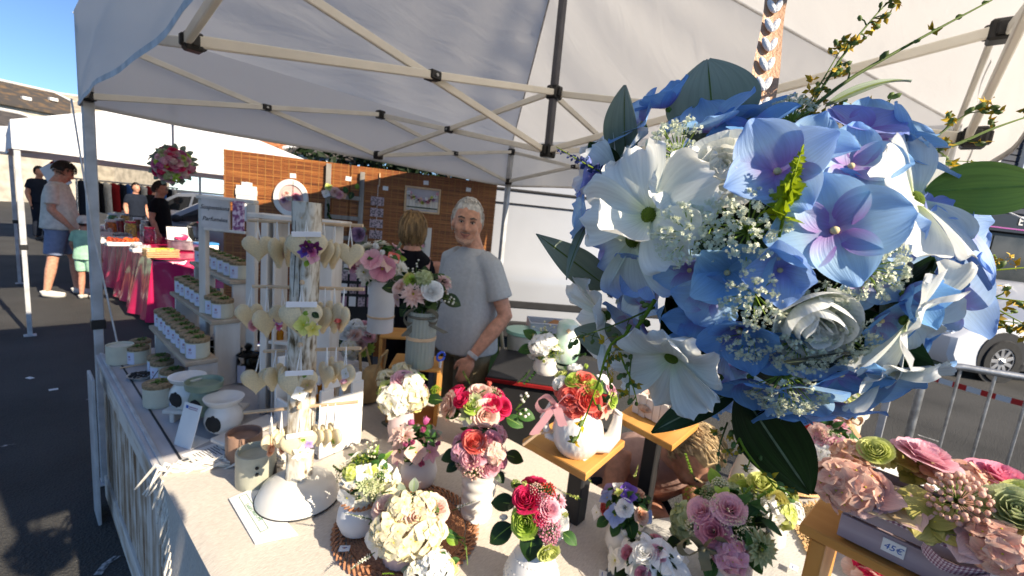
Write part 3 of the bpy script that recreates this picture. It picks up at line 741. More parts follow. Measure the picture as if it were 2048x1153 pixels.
def fmesh(kd, colr, seed):
    key = (kd, colr, seed)
    if key not in _FM:
        base = (kd, seed)
        if base not in _FM: _FM[base] = GEN[kd](seed).mesh(NAMES[kd], [CEN_Y, CEN_Y])
        me = _FM[base].copy()
        if kd in ('leaf', 'broad', 'lance', 'sprig', 'fern', 'fill'): a, b = GREENS.get(colr, GREENS['M']); b = STEM if kd in ('sprig', 'fern') else b
        else:
            a = petal(*CC[colr], name='petal_'+colr); b = STEM if kd in ('umbel', 'lace', 'spike', 'bead', 'sedum', 'berry') else (CEN_G if colr in ('lime',) else CEN_Y)
        me.materials[0] = a; me.materials[1] = b
        _FM[key] = me
    return _FM[key]
def put(parent, kd, colr, loc, n, s, spin=None, seed=None):
    seed = rnd.randrange(3) if seed is None else seed
    return link(NAMES[kd], fmesh(kd, colr, seed), parent, loc, toq(n, rnd.uniform(0, 6.28) if spin is None else spin), s)

def dome(parent, c, R, flowers, fill=(), nfill=14, leaves=(), D=None, squash=1., green='M', up=.35, stem_to=None, foliage=True):
    """flowers: (kind, colour, px, py, size_px) on the face of a ball of radius R about c (world); fill closes the sides and back. parent: an unrotated Empty at its base"""
    o = V(parent.location); c = V(c); D = D or depth(c); k = D/FPX; R *= 1.06
    used = []
    def surf(px, py, f=1.):
        d = ray(px, py); e = EYEP-c; S = V((1, 1, 1/squash)); dd = V((d.x, d.y, d.z/squash)); ee = V((e.x, e.y, e.z/squash)); R_ = R*f
        A = dd.dot(dd); B = 2*dd.dot(ee); C_ = ee.dot(ee)-R_*R_; di = B*B-4*A*C_
        t = (-B-math.sqrt(di))/(2*A) if di > 0 else -B/(2*A)
        p = EYEP+d*t; n = p-c; n.z /= squash*squash
        return p, n.normalized()
    if foliage: kind(link('foliage', fmesh('fill', green, 0), parent, c-o, None, (R, R, R*squash)), 'stuff')
    toeye = (EYEP-c).normalized()
    for it in flowers:
        kd, colr, px, py, sp = it[:5]; sp *= 1.12
        p, n = surf(px, py, .86)
        if kd in ('leaf', 'broad', 'lance'):
            # leaf grows outward over the rim; image direction from bouquet centre decides its run
            q, nn = surf(px, py, .6); run = (p-c); run = (run-toeye*run.dot(toeye)*.7).normalized()
            face = (toeye+V((0, 0, .6))).normalized(); y = run; x = y.cross(face).normalized(); z = x.cross(y)
            M = Matrix((x, y, z)).transposed()
            link('leaf', fmesh(kd, colr, rnd.randrange(3)), parent, q-o-y*sp*k*.5, M.to_quaternion(), sp*k)
        elif kd in ('spike', 'sprig', 'fern', 'bead'):
            q, nn = surf(px, py, .55)
            put(parent, kd, colr, q-o, (p-c).normalized()*1.0+V((0, 0, .25)), sp*k)
        else:
            nn = (n+toeye*.35+V((0, 0, up))).normalized()
            put(parent, kd, colr, p-o-nn*sp*k*.25, nn, sp*k*(.62 if kd == 'bud' else 1))
        used.append((p-c).normalized())
    for i in range(nfill):
        if not fill: break
        z = 1-(i+.5)/nfill*1.55; a = i*2.39996+R*50; s_ = math.sqrt(max(0, 1-z*z)); d = V((s_*math.cos(a), s_*math.sin(a), z))
        if any(d.dot(u_) > .80 for u_ in used): continue
        kd, colr, sz = fill[i % len(fill)]
        p = c+V((d.x*R, d.y*R, d.z*R*squash))*.82
        put(parent, kd, colr, p-o-d*sz*.2, d+V((0, 0, .15)), sz)
# ------------------------------------------------------------------ counter of whitewashed boards
def wood(name, c1, c2, c3=None, sc=9, rough=.7, axis=2, lo=.35, hi=.62, bump=.3, lng=.22):
    mt, T, P = _nodes(name); N = T.nodes; L = T.links
    tc = N.new('ShaderNodeTexCoord'); mp = N.new('ShaderNodeMapping')
    s = [sc*1.9]*3; s[axis] = sc*lng; mp.inputs['Scale'].default_value = s
    oi = N.new('ShaderNodeObjectInfo'); cb = N.new('ShaderNodeVectorMath'); cb.operation = 'ADD'
    ml = N.new('ShaderNodeMath'); ml.operation = 'MULTIPLY'; ml.inputs[1].default_value = 37
    L.new(oi.outputs['Random'], ml.inputs[0]); L.new(tc.outputs['Object'], cb.inputs[0]); L.new(ml.outputs[0], cb.inputs[1])
    L.new(cb.outputs[0], mp.inputs[0])
    n = N.new('ShaderNodeTexNoise'); n.inputs['Scale'].default_value = 1; n.inputs['Detail'].default_value = 6; n.inputs['Distortion'].default_value = .6
    n2 = N.new('ShaderNodeTexNoise'); n2.inputs['Scale'].default_value = sc*.8; n2.inputs['Detail'].default_value = 4
    L.new(mp.outputs[0], n.inputs['Vector']); L.new(cb.outputs[0], n2.inputs['Vector'])
    ad = N.new('ShaderNodeMath'); ad.operation = 'MULTIPLY_ADD'; ad.inputs[1].default_value = .35; L.new(n2.outputs['Fac'], ad.inputs[0]); 
    mm = N.new('ShaderNodeMath'); mm.operation = 'MULTIPLY'; mm.inputs[1].default_value = .65; L.new(n.outputs['Fac'], mm.inputs[0]); L.new(mm.outputs[0], ad.inputs[2])
    r = ramp(N, [(lo, c1), (hi, c2)] if c3 is None else [(lo, c1), ((lo+hi)/2, c2), (hi, c3)])
    L.new(ad.outputs[0], r.inputs[0]); L.new(r.outputs[0], P.inputs['Base Color']); P.inputs['Roughness'].default_value = rough; P.inputs['Specular IOR Level'].default_value = .12
    b = N.new('ShaderNodeBump'); b.inputs['Strength'].default_value = bump; b.inputs['Distance'].default_value = .004
    L.new(n.outputs['Fac'], b.inputs['Height']); L.new(b.outputs[0], P.inputs['Normal'])
    return mt
WASH = wood('whitewashed_boards', hx('#7a5c44'), hx('#b39c86'), hx('#dfd4c8'), 11, lo=.36, hi=.58, rough=.9, lng=.12, bump=.15)
WASHY = wood('whitewashed_boards_long', hx('#86664a'), hx('#bda48c'), hx('#e0d5c9'), 11, axis=1, lo=.24, hi=.52, rough=.9)
TOPG = wood('grey_painted_top', hx('#aaa6a6'), hx('#c2bfc0'), None, 8, axis=1, bump=.1)
CRATE = wood('honey_wood', hx('#b57a3c'), hx('#d09a58'), None, 6, axis=0, bump=.08, rough=.5)
CRATEZ = wood('honey_wood_upright', hx('#b57a3c'), hx('#d09a58'), None, 6, axis=2, bump=.08, rough=.5)
SHAB = wood('chippy_white_post', hx('#5c4c38'), hx('#b3a692'), hx('#d8d2c5'), 40, axis=2, lo=.36, hi=.54, bump=.6, lng=.5)
SHELFW = wood('whitewashed_shelf', hx('#c2b8ac'), hx('#e0dad2'), None, 9, axis=2, lo=.3, hi=.6, bump=.15)
TIERW = wood('bleached_plank', hx('#a08a74'), hx('#c6b6a2'), None, 9, axis=1, lo=.3, hi=.65, bump=.2)
DOWEL = M_('beech_dowel', hx('#d6b692'), .5, .08, 30)
ZT = .78
CX0, CX1, CY0, CY1 = .285, 1.27, .45, 2.86
K = thing('counter', 'long counter with whitewashed board front and grey top holding the candles', 'counter', (CX0, CY0, 0))
LY = CY1-CY0; nb = 26
bm_ = MB().add(box(.014, LY/nb-.0012, .60, (0, 0, 0), .0008)).mesh('plank', [WASH], True, 40)
for i in range(nb):
    link('plank', bm_, K, (.015+rnd.uniform(-.0004, .0004), (i+.5)*LY/nb, .37))
for z, h in ((.70, .115), (.065, .12)):
    MB().add(box(.014, LY, h, (.003, LY/2, z), .003)).build('rail', WASHY, K)
MB().add(box(CX1-CX0+.02, LY+.02, .022, ((CX1-CX0)/2-.006, LY/2, ZT-.011), .004)).build('tabletop', TOPG, K)
MB().add(box(.012, LY+.02, .006, (.006, LY/2, ZT+.003), .001)).build('edge_strip', ALU2, K)
MB().add(box(.006, LY, .003, (.052, LY/2, ZT+.0016))).build('edge_groove', BLKM, K)
for x in (.06, CX1-CX0-.04):
    for y in (.05, LY-.05): MB().add(box(.04, .04, .75, (x, y, .38), .004)).build('leg', BLKM, K)
MB().add(box(CX1-CX0-.05, .02, .64, ((CX1-CX0)/2, LY-.02, .42), .003)).build('end_panel', WASH, K)

LINEN_ = None
def linen(name, c1, c2):
    mt, T, P = _nodes(name); N = T.nodes; L = T.links
    tc = N.new('ShaderNodeTexCoord')
    mp = N.new('ShaderNodeMapping'); mp.inputs['Scale'].default_value = (70, 420, 90); mp.inputs['Rotation'].default_value = (0, 0, math.radians(52)); L.new(tc.outputs['Object'], mp.inputs[0])
    n = N.new('ShaderNodeTexNoise'); n.inputs['Scale'].default_value = 1; n.inputs['Detail'].default_value = 4; L.new(mp.outputs[0], n.inputs['Vector'])
    r = ramp(N, [(.32, c1), (.62, c2)]); L.new(n.outputs['Fac'], r.inputs[0]); L.new(r.outputs[0], P.inputs['Base Color'])
    P.inputs['Roughness'].default_value = .95; P.inputs['Specular IOR Level'].default_value = .1
    n2 = N.new('ShaderNodeTexNoise'); n2.inputs['Scale'].default_value = 9; L.new(tc.outputs['Object'], n2.inputs['Vector'])
    b = N.new('ShaderNodeBump'); b.inputs['Strength'].default_value = .5; b.inputs['Distance'].default_value = .003; L.new(n.outputs['Fac'], b.inputs['Height'])
    b2 = N.new('ShaderNodeBump'); b2.inputs['Strength'].default_value = .14; b2.inputs['Distance'].default_value = .02; L.new(n2.outputs['Fac'], b2.inputs['Height']); L.new(b.outputs[0], b2.inputs['Normal'])
    L.new(b2.outputs[0], P.inputs['Normal']); return mt
LIN = linen('cream_linen', hx('#b8afa4'), hx('#cdc5ba'))
FRG = M_('cotton_fringe', hx('#e4ded2'), .9, .1, 60)
CL = thing('tablecloth', 'cream linen cloth with fringed edge draped over the near half of the counter', 'tablecloth', (0, 0, 0))
def far_y(x): return 1.53-.22*min(1, max(0, (x-.3)/.35))+.55*min(1, max(0, (x-.72)/.2))+.012*math.sin(x*19)
def cloth(u, v):
    # u along y, v from the hanging hem at the left over the edge to the right side
    s = v*1.34-.34
    x = CX0-.012+max(0, s)
    fy = far_y(max(x, .29)); y = .40+(fy-.40)*u
    if s < 0:
        dr = -s*min(1, max(.03, (fy-.03-y)/.38))*(.86+.16*math.sin(y*7+1)+.06*math.sin(y*23)); z = ZT+.006-dr; x = CX0-.016-.020*math.sin(y*16)*min(1, dr*4)-.02*min(1, dr*5)
    else: z = ZT+.0085+.0008*math.sin(x*13+y*5)+.0007*math.sin(y*21-x*7)
    return (min(x, CX1+.012), y, z if x < CX1+.01 else z-.0)
MB().add(grid(cloth, 60, 60)).build('cloth', LIN, CL)
mb = MB(); rr = random.Random(4)
for i in range(70):                        # tassels along the hanging hem
    y = .42+1.07*i/69; p = V(cloth((y-.40)/(far_y(.29)-.40), 0)); l = rr.uniform(.07, .13); a, b_ = rr.gauss(0, .018), rr.gauss(0, .012)
    mb.add(tube([p+V((.002, 0, .01)), p+V((-.008+b_*.4, a*.5, -l*.45)), p+V((-.004+b_, a, -l))], [.0035, .0045, .0022], 5))
for i in range(46):                        # knot of tassels at the far corner, lying over the edge
    t = i/45; b0 = V((CX0+.02+.30*t, far_y(CX0+.02+.30*t)-.004, ZT+.008)); l = rr.uniform(.07, .12)
    out = V((-.55*(1-t)-.25+rr.gauss(0, .2), .55+rr.gauss(0, .25), 0)).normalized()
    e = b0+out*l; m_ = b0+out*l*.5+V((0, 0, .012+rr.uniform(0, .018)))
    e.z = ZT+.006 if e.x > CX0 else ZT-.05; m_.x += rr.gauss(0, .006)
    mb.add(tube([b0, m_, e], [.004, .005, .0025], 5))
mb.build('fringe', FRG, CL); kind(CL.children[-1], 'stuff')

# front table on the lane side of the stall
FT = thing('front_table', 'trestle table under a pale grey cloth along the lane side of the tent', 'table', (.724, -.23, 0), math.radians(-24))
GREYC = linen('pale_grey_cloth', hx('#b3b1ae'), hx('#c4c2be'))
ft = MB(); FLX, FLY = 1.75, .80
def ftc(u, v):
    s = u*2.55-.4; x = min(max(s, 0), FLX); zz = 0
    t = v*1.5-.32; y = min(max(t, 0), FLY)
    dx = max(0, -s, s-FLX); dy = max(0, -t, t-FLY); dr = max(dx, dy)
    return (x+(.02*math.sin(9*y) if dx else 0)+(s-x)*.08, y+(.02*math.sin(9*x) if dy else 0)+(t-y)*.08, .775-dr*.95+.0015*math.sin(9*x+7*y))
ft.add(grid(ftc, 51, 45)); ft.build('cloth', GREYC, FT)
MB().add(box(FLX-.02, FLY-.02, .03, (FLX/2, FLY/2, .752), .004)).build('tabletop', BLKM, FT)
for x in (.12, FLX-.12):
    for y in (.08, FLY-.08): MB().add(box(.035, .035, .74, (x, y, .37), .003)).build('leg', BLKM, FT)
WCL = thing('tablecloth', 'white cloth spread over the far right end of the front table', 'tablecloth', (1.72, -.46, .779), math.radians(-24))
MB().add(grid(lambda u, v: (u*.62, v*.56, .002+.0015*math.sin(u*9+v*4) if u < .965 else .002-.25*(u-.965)/.035*.9), 30, 10)).build('cloth', WHITEC, WCL)

# ------------------------------------------------------------------ little candles in rows
WAX = M_('cream_wax', hx('#ddd8c2'), .5, .06, 12, trl=.08)
CORK = M_('cork_lid', hx('#a58a68'), .85, .2, 120, bump=.3, bsc=300)
LBL = M_('lilac_white_label', hx('#d5d8ea'), .6, .03, 10)
INKP = M_('faded_pink_print', hx('#b08a9a'), .7, .1, 50)
TUFT = petal('#3f6124', '#7d9f45', trl=.3, vein=.3, name='candle_greenery')
def candle_proto(nm, lab, d=.085, h=.068, lid=True, tuft=True, label=True):
    t = thing(nm, lab, 'candle', (0, 0, -5)); r = d/2
    MB().add(lathe([(r*.9, 0), (r*.96, .004), (r, .012), (r, h), (r*.93, h), (r*.93, h-.006), (0, h-.006)], 28)).build('jar', WAX, t, ang=40)
    if lid:
        l_ = MB().add(lathe([(r*1.0, h), (r*1.03, h+.002), (r*1.03, h+.014), (r*.97, h+.016), (0, h+.016)], 28)).build('lid', CORK, t, ang=40)
    if tuft:
        mb = MB(); q = random.Random(3)
        for i in range(34):
            a = q.uniform(0, 6.28); rr_ = q.uniform(0, r*.55)
            mb.add(petal_geo(q.uniform(.012, .021), .0048, 2, 3, 'leaf', 0, -.8, q.uniform(.3, 1.3)), 0, Tm((rr_*math.cos(a), rr_*math.sin(a), h+.016)) @ RZ(q.uniform(0, 6.28)))
        kind(mb.build('greenery', TUFT, t), 'stuff')
    if label:                              # curved paper label on the -x side
        def lb(u, v): a = PI+.62+(u-.5)*.95; return ((r+.0012)*math.cos(a), (r+.0012)*math.sin(a), .006+v*(h-.010))
        o = MB().add(grid(lambda u, v: lb(1-u, v), 8, 1)).build('label', LBL, t)
        mb = MB()
        for (u0, u1, v0, v1) in ((.38, .62, .55, .72), (.3, .7, .42, .46), (.34, .66, .33, .36)):
            mb.add(grid(lambda u, v: V(lb(1-(u0+(u1-u0)*u), v0+(v1-v0)*v))*1 + V(((-.0005), 0, 0)), 4, 1))
        mb.build('print', INKP, o)
    return t
_c0 = candle_proto('candle', 'small cream candle with cork lid')
def candle(loc, lab, group, rz=0, proto=None):
    c = copy_tree(proto or _c0); c.location = loc; c.rotation_euler = (0, 0, rz+rnd.uniform(-.15, .15)); c['label'] = lab
    c['group'] = group; return c
RACK = thing('candle_rack', 'three step rack of bleached planks carrying rows of candles', 'rack', (.40, 2.04, ZT))
rows = [(.505, 2.085, .955, 8, .079, 'lowest'), (.622, 2.19, 1.088, 8, .086, 'middle'), (.742, 2.36, 1.232, 7, .094, 'top')]
for x, y, z, n, p, nm in rows:
    L_ = n*p+.02
    MB().add(box(.115, L_, .018, (x-.40, y-2.04-.055+L_/2, z-ZT-.0095), .003)).build('shelf', TIERW, RACK)
    for e in (.02, L_-.03): MB().add(box(.10, .016, z-ZT-.0185, (x-.39, y-2.04-.055+e, (z-ZT-.0185)/2), .002)).build('support', SHELFW, RACK)
    MB().add(box(.012, L_-.06, .07, (x-.345, y-2.04-.055+L_/2, z-ZT-.06), .002)).build('back_board', SHELFW, RACK)
    for k in range(n):
        candle((x+rnd.uniform(-.003, .003), y+k*p, z+.0005), 'cork-lidded cream candle, %s from the near end of the %s shelf of the step rack' % (ORD[k], nm), 'candles on the step rack')
floorc = [(318, 806), (347, 796), (372, 812), (300, 752), (329, 762), (352, 775), (380, 770), (288, 740)]
for i, (px, py) in enumerate([(318, 746), (360, 806), (345, 775), (325, 757), (300, 738), (277, 726), (281, 712), (358, 768)]):
    p = at(px, py, ZT)
    if any((p-q).length < .08 for q in [o.location for o in COL.objects if o.get('category') == 'candle' and not o.parent and o is not _c0]): continue
    candle(p, ['candle with lilac label beside the bare wax candle', 'nearest cork-lidded candle of the group before the rack', 'third cork-lidded candle along the counter top before the rack', 'fourth cork-lidded candle standing on the counter top', 'fifth cork-lidded candle standing on the counter top', 'cork-lidded candle just right of the bare wax candle', 'cork-lidded candle half behind another at the far counter end', 'cork-lidded candle in the shade under the lowest shelf'][i], 'candles standing on the counter top')
_c1 = candle_proto('candle', 'big bare cream candle without a lid at the far end of the counter', .105, .092, False, False, False); _c1.location = at(241, 726, ZT)
_c2 = candle_proto('candle', 'cream candle with its lid ajar and twig of greenery, near the coffee bean dish', .10, .08, True, True, False); _c2.location = at(318, 810, ZT)
for o in list(_c0.children):
    for q in list(o.children): bpy.data.objects.remove(q)
    bpy.data.objects.remove(o)
bpy.data.objects.remove(_c0)

# ------------------------------------------------------------------ glass jars of wax melts
GLASS = M_('clear_glass', (.93, .96, .95), .04, .0, 5, trans=1, ior=1.3)
MELT = M_('wax_melts', hx('#d8cfb2'), .6, .12, 30)
def jar(px, py, lab, s=1., z=ZT, brown=False):
    t = thing('storage_jar', lab, 'jar', at(px, py, z), rnd.uniform(-.2, .2), 'glass jars of wax melts')
    r = .046*s; h = .125*s
    MB().add(lathe([(r*.9, .002), (r, .01), (r, h*.86), (r*.88, h*.95), (r*.88, h)], 24)).build('glass_body', GLASS, t, ang=50)
    mb = MB(); q = random.Random(int(px))
    for i in range(26): 
        a = q.uniform(0, 6.28); d = r*.72*math.sqrt(q.random()); mb.add(box(.02, .016, .022, (0, 0, 0), .004), 0, Tm((d*math.cos(a), d*math.sin(a), .018+q.random()*h*.66)) @ RZ(q.uniform(0, 6)) @ RX(q.uniform(-.5, .5)))
    kind(mb.build('wax_melts', MELT, t), 'stuff')
    l_ = MB().add(lathe([(0, h), (r*1.02, h), (r*1.05, h+.006), (r*.8, h+.014), (.012, h+.02), (.008, h+.026)], 24)).build('glass_lid', GLASS, t, ang=50)
    MB().add(ball(.016, (0, 0, h+.04), 2)).build('knob', GLASS, l_)
    a0 = math.atan2(-.8, -.6)
    def lb(u, v): a = a0-.55+(1-u)*.8; return ((r+.002)*math.cos(a), (r+.002)*math.sin(a), h*.1+v*h*.62)
    MB().add(grid(lb, 6, 1)).build('label', LBL, t)
for px, py, s, z, lab in ((432, 737, 1, ZT, 'glass jar with clear knob lid, leftmost beside the candle rack'), (462, 750, 1, ZT, 'glass jar of wax melts, middle of the front three'), (496, 764, 1.05, ZT, 'glass jar of wax melts nearest the wax burners'), (478, 690, .95, .83, 'glass jar behind the front three, under the first hanging hearts'), (510, 690, .95, .83, 'glass jar half hidden by low hanging hearts, left of the post'), (550, 700, 1.1, .86, 'glass jar with lilac label just left of the shabby post')):
    jar(px, py, lab, s, z)

# ------------------------------------------------------------------ wax burners on their riser
CERW = M_('white_ceramic', hx('#e6e3dc'), .25, .03, 8, coat=.3); CERG = M_('sage_ceramic', hx('#8d9a83'), .35, .08, 20, coat=.2)
CERB = M_('brown_ceramic', hx('#9a7a68'), .5, .1, 30); CERGY = M_('grey_green_ceramic', hx('#b5b4a2'), .45, .06, 30); HOLLOW_SHADE = M_('burner_shadow_inside', (.03, .028, .026), .9, .1, 10)  # last colour paints the shade inside the burners as dark patches
def riser(px, py, lab, L_=.19, yaw=0, z=ZT, w_=.1, h=.05):
    t = thing('riser_shelf', lab, 'shelf', at(px, py, z), yaw, 'low whitewashed risers')
    MB().add(box(L_, w_, .014, (0, 0, h-.007), .003)).build('board', SHELFW, t)
    for s in (-1, 1): MB().add(box(.016, w_-.01, h-.0142, (s*(L_/2-.03), 0, (h-.0142)/2), .002)).build('foot', SHELFW, t)
    return t
yawR = math.atan2(-.8, .6)+PI/2+.55
riser(415, 838, 'whitewashed riser under the white and green wax burners', .26, -.75, ZT, .10)
riser(497, 880, 'nearest whitewashed riser, tilted beside the ribbed burners', .22, .35, ZT, .08, .045)
riser(560, 800, 'whitewashed riser behind the small hearts', .2, .35, ZT, .08, .10)
def burner(px, py, z, s, mat, lab, yaw=0, style=0):
    t = thing('wax_burner', lab, 'wax burner', at(px, py, z), yaw, 'ceramic wax burners')
    if style == 0:                         # round pot with flared dish and an arched opening
        pr = [(.036, 0), (.046, .012), (.052, .035), (.048, .06), (.038, .075), (.037, .082), (.050, .092), (.054, .104), (.049, .105), (.03, .097), (0, .094)]
    else: pr = [(.034, 0), (.036, .004), (.044, .05), (.036, .078), (.034, .082), (.052, .090), (.055, .112), (.052, .112), (.048, .097), (0, .095)]
    MB().add(lathe([(a*s, b_*s) for a, b_ in pr], 32)).build('pot', mat, t, ang=50)
    mb = MB(); r = .0515*s
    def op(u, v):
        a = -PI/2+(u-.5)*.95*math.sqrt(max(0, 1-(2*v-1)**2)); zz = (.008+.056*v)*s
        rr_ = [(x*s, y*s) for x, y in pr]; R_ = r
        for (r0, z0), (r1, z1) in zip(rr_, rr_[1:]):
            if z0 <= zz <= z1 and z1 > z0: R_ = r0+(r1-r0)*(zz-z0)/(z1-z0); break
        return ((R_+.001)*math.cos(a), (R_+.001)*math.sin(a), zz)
    mb.add(grid(op, 8, 8)); mb.build('opening', HOLLOW_SHADE, t)  # dark patch on the pot wall, shade of the hollow painted on
    return t
burner(376, 810, ZT+.05, 1.12, CERW, 'white wax burner at the left end of the riser', -1.0)
burner(409, 826, ZT+.05, 1.12, CERG, 'sage green wax burner between the two white ones', -.9, 1)
burner(448, 858, ZT+.02, 1.18, CERW, 'white wax burner nearest the hearts, sun on its side', -.9)
def ribbed(px, py, mat, lab, r, h, yaw):
    t = thing('wax_burner', lab, 'wax burner', at(px, py, ZT+.004), yaw, 'ribbed cylinder burners')
    MB().add(lathe([(r*.96, 0), (r, .003), (r, h), (r*.9, h), (r*.88, h-.018), (0, h-.02)], 72, .012, 36)).build('cylinder', mat, t, ang=50)
    mb = MB()
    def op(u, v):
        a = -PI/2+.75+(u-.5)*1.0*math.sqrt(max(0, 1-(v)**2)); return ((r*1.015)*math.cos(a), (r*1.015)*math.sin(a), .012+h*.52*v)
    mb.add(grid(op, 10, 8)); mb.build('opening', HOLLOW_SHADE, t)  # painted shade of the hollow, laid on the closed cylinder
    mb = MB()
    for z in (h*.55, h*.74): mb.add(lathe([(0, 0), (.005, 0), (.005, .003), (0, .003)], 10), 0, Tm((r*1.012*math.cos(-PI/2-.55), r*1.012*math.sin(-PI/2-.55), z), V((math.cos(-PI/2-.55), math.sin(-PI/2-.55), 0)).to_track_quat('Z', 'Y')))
    mb.build('air_hole', HOLLOW_SHADE, t)  # small dark discs painting the shade in the holes
ribbed(488, 920, CERB, 'brown ribbed burner standing just behind the grey one', .052, .098, .5)
ribbed(512, 966, CERGY, 'grey green ribbed burner with an arched opening on the linen cloth', .054, .108, .25)

# dish of coffee beans, stick, cards
BEAN = M_('coffee_bean', (.03, .02, .014), .5, .2, 30)
d_ = thing('dish', 'small white dish heaped with dark coffee beans', 'dish', at(283, 757, ZT))
MB().add(lathe([(.03, 0), (.035, .004), (.05, .016), (.052, .017), (.045, .012), (0, .008)], 28)).build('bowl', CERW, d_)
mb = MB(); q = random.Random(2)
for i in range(90):
    a = q.uniform(0, 6.28); r = .042*math.sqrt(q.random()); mb.add(ball(.0052, (r*math.cos(a), r*math.sin(a), .016+.008*(1-r/.042)+q.random()*.003), 1, (1.2, .8, .7)))
kind(mb.build('coffee_beans', BEAN, d_), 'stuff')
tag(MB().add(tube([at(240, 737, ZT+.004), at(306, 725, ZT+.012)], [.0035, .003], 6)).build('wooden_stick', DOWEL), 'thin wooden stick lying on the counter beside the bean dish', 'stick')
tw = MB().add(tube([at(290, 788, ZT+.005), at(302, 762, ZT+.02), at(316, 742, ZT+.10)], [.003, .002, .0015], 5)).build('cinnamon_twig', BARK); tag(tw, 'short brown twig leaning on the candle by the bean dish', 'twig')
INK = M_('dark_print', (.05, .05, .06), .7, .1, 20); GRN = M_('green_print', hx('#2f7a56'), .7, .1, 20); BLU = M_('blue_print', hx('#2a5fb0'), .7, .1, 20)
def upright(px0, px1, py, h, lab, cat, lean=.25, z=ZT):
    a, b_ = at(px0[0], px0[1], z), at(px1[0], px1[1], z); c = (a+b_)/2; d = b_-a
    return thing(lab and cat.replace(' ', '_'), lab, cat, c, math.atan2(d.y, d.x)), d.length
t, wd = upright((344, 888), (386, 902), 0, 0, 'small white stand card with a blue mark leaning near the price list', 'card'); t.name = 'stand_card'
Mlean = RX(-.28)
mb = MB(); mb.add(box(.078, .003, .145, (0, 0, .0725), .0008), 0, Mlean); mb.build('card', WHITEC, t)
b_ = MB().add(box(.010, .001, .010, (-.022, -.0024, .132)), 0, Mlean).build('blue_mark', BLU, t)
MB().add(box(.04, .001, .003, (.006, -.0024, .133)), 0, Mlean).build('print', INKP, t)
MB().add(box(.04, .001, .002, (.006, -.0024, .127)), 0, Mlean).build('print', INKP, t)
MB().add(box(.078, .07, .003, (0, .035, .0016), .0008)).build('foot', WHITEC, t)
def flat_card(corners, lab, name, cat, mat, th=.003, z=ZT):
    ps = [at(px, py, z) for px, py in corners]; c = sum(ps, V())/4
    t = thing(name, lab, cat, c)
    vv = [(p-c) for p in ps]; MB().add(([v_+V((0, 0, 0.0005)) for v_ in vv]+[v_+V((0, 0, th)) for v_ in vv], [(3, 2, 1, 0), (4, 5, 6, 7)]+[(i, (i+1) % 4, 4+(i+1) % 4, 4+i) for i in range(4)])).build('card', mat, t, smooth=False)
    ex = (ps[1]-ps[0]).normalized(); ey = (ps[3]-ps[0]).normalized()
    return t, ex, ey, (ps[1]-ps[0]).length, (ps[3]-ps[0]).length, ps[0]-c
t, ex, ey, lx, ly, o0 = flat_card([(362, 912), (446, 882), (470, 905), (402, 938)], 'handwritten white price list lying by the cloth fringe', 'price_list', 'card', WHITEC)
mb = MB(); q = random.Random(9)
for i in range(10):
    p = o0+ex*lx*(.18+.07*i)+ey*ly*.18; e = p+ey*ly*q.uniform(.3, .62)
    mb.add(bar(p+V((0, 0, .0036)), e+V((0, 0, .0036)), .0022, .0006, b=0))
mb.build('handwriting', INK, t)
t, ex, ey, lx, ly, o0 = flat_card([(458, 1000), (513, 976), (596, 1072), (510, 1090)], 'white card with a green framed line of print lying before the post', 'price_card', 'card', WHITEC, .004, ZT+.010)
mb = MB(); A = o0+ex*lx*.30+ey*ly*.06; B = A+ey*ly*.82; Cc = B+ex*lx*.26; D_ = A+ex*lx*.26
for p, q_ in ((A, B), (B, Cc), (Cc, D_), (D_, A)): mb.add(bar(p+V((0, 0, .0046)), q_+V((0, 0, .0046)), .0012, .0006, b=0))
mb.build('frame_line', GRN, t)
xa = ey; ya = -ex; R3 = Matrix((xa, ya, xa.cross(ya).normalized())).transposed()
if R3[2][2] < 0: ya = ex; R3 = Matrix((xa, ya, xa.cross(ya))).transposed()
text('TARIFS PARFUMS', .0125, 'lettering', GRN, t, Tm((A+Cc)/2+V((0, 0, .0043)), R3), .0003)

# ------------------------------------------------------------------ post hung with wax hearts
PB = at(598, 968, ZT+.05); PD = depth(PB)
ST = thing('ornament_stand', 'chippy white post on a white enamel dome, dowels hung with wax hearts', 'display stand', (PB.x, PB.y, ZT+.0105))
MB().add(lathe([(.112, 0), (.114, .004), (.110, .012), (.098, .038), (.07, .056), (.04, .064), (0, .066)], 48)).build('dome_base', M_('white_enamel', hx('#d9d7d0'), .35, .05, 12, coat=.2, bump=.05, bsc=30), ST)
MB().add(lathe([(.1145, .001), (.116, .003), (.1145, .006)], 48)).build('dark_rim', BLKM, ST)
pz = zat((PB.x, PB.y, .84), 409)-ZT-.005
mb = MB(); q = random.Random(6)
def post(u, v):
    a = u*2*PI; r = .034*(1+.10*math.cos(4*a+.6))*(1+.05*math.sin(v*9+a)+.02*math.sin(v*31+3*a)); return (r*math.cos(a), r*math.sin(a), .058+v*(pz-.058))
mb.add(grid(post, 24, 40)); mb.add(lathe([(.034, pz), (0, pz+.001)], 24)); pp = mb.build('post', SHAB, ST)
for k in range(5):
    a = -2.4+q.uniform(-.9, .9); z0 = .3+.1*k
    MB().add(tube([(.0355*math.cos(a), .0355*math.sin(a), z0), (.0352*math.cos(a+.1), .0352*math.sin(a+.1), z0+.12), (.0345*math.cos(a), .0345*math.sin(a), z0+.2)], [.0006, .0016, .0006], 4)).build('crack', BLKM, pp)
HW = M_('heart_wax', hx('#eddfbd'), .45, .06, 14, trl=.3); CORD = M_('white_ribbon_cord', hx('#eeece8'), .8, .03, 30); PAPER = M_('paper_bow', hx('#e9e8ea'), .7, .03, 20)
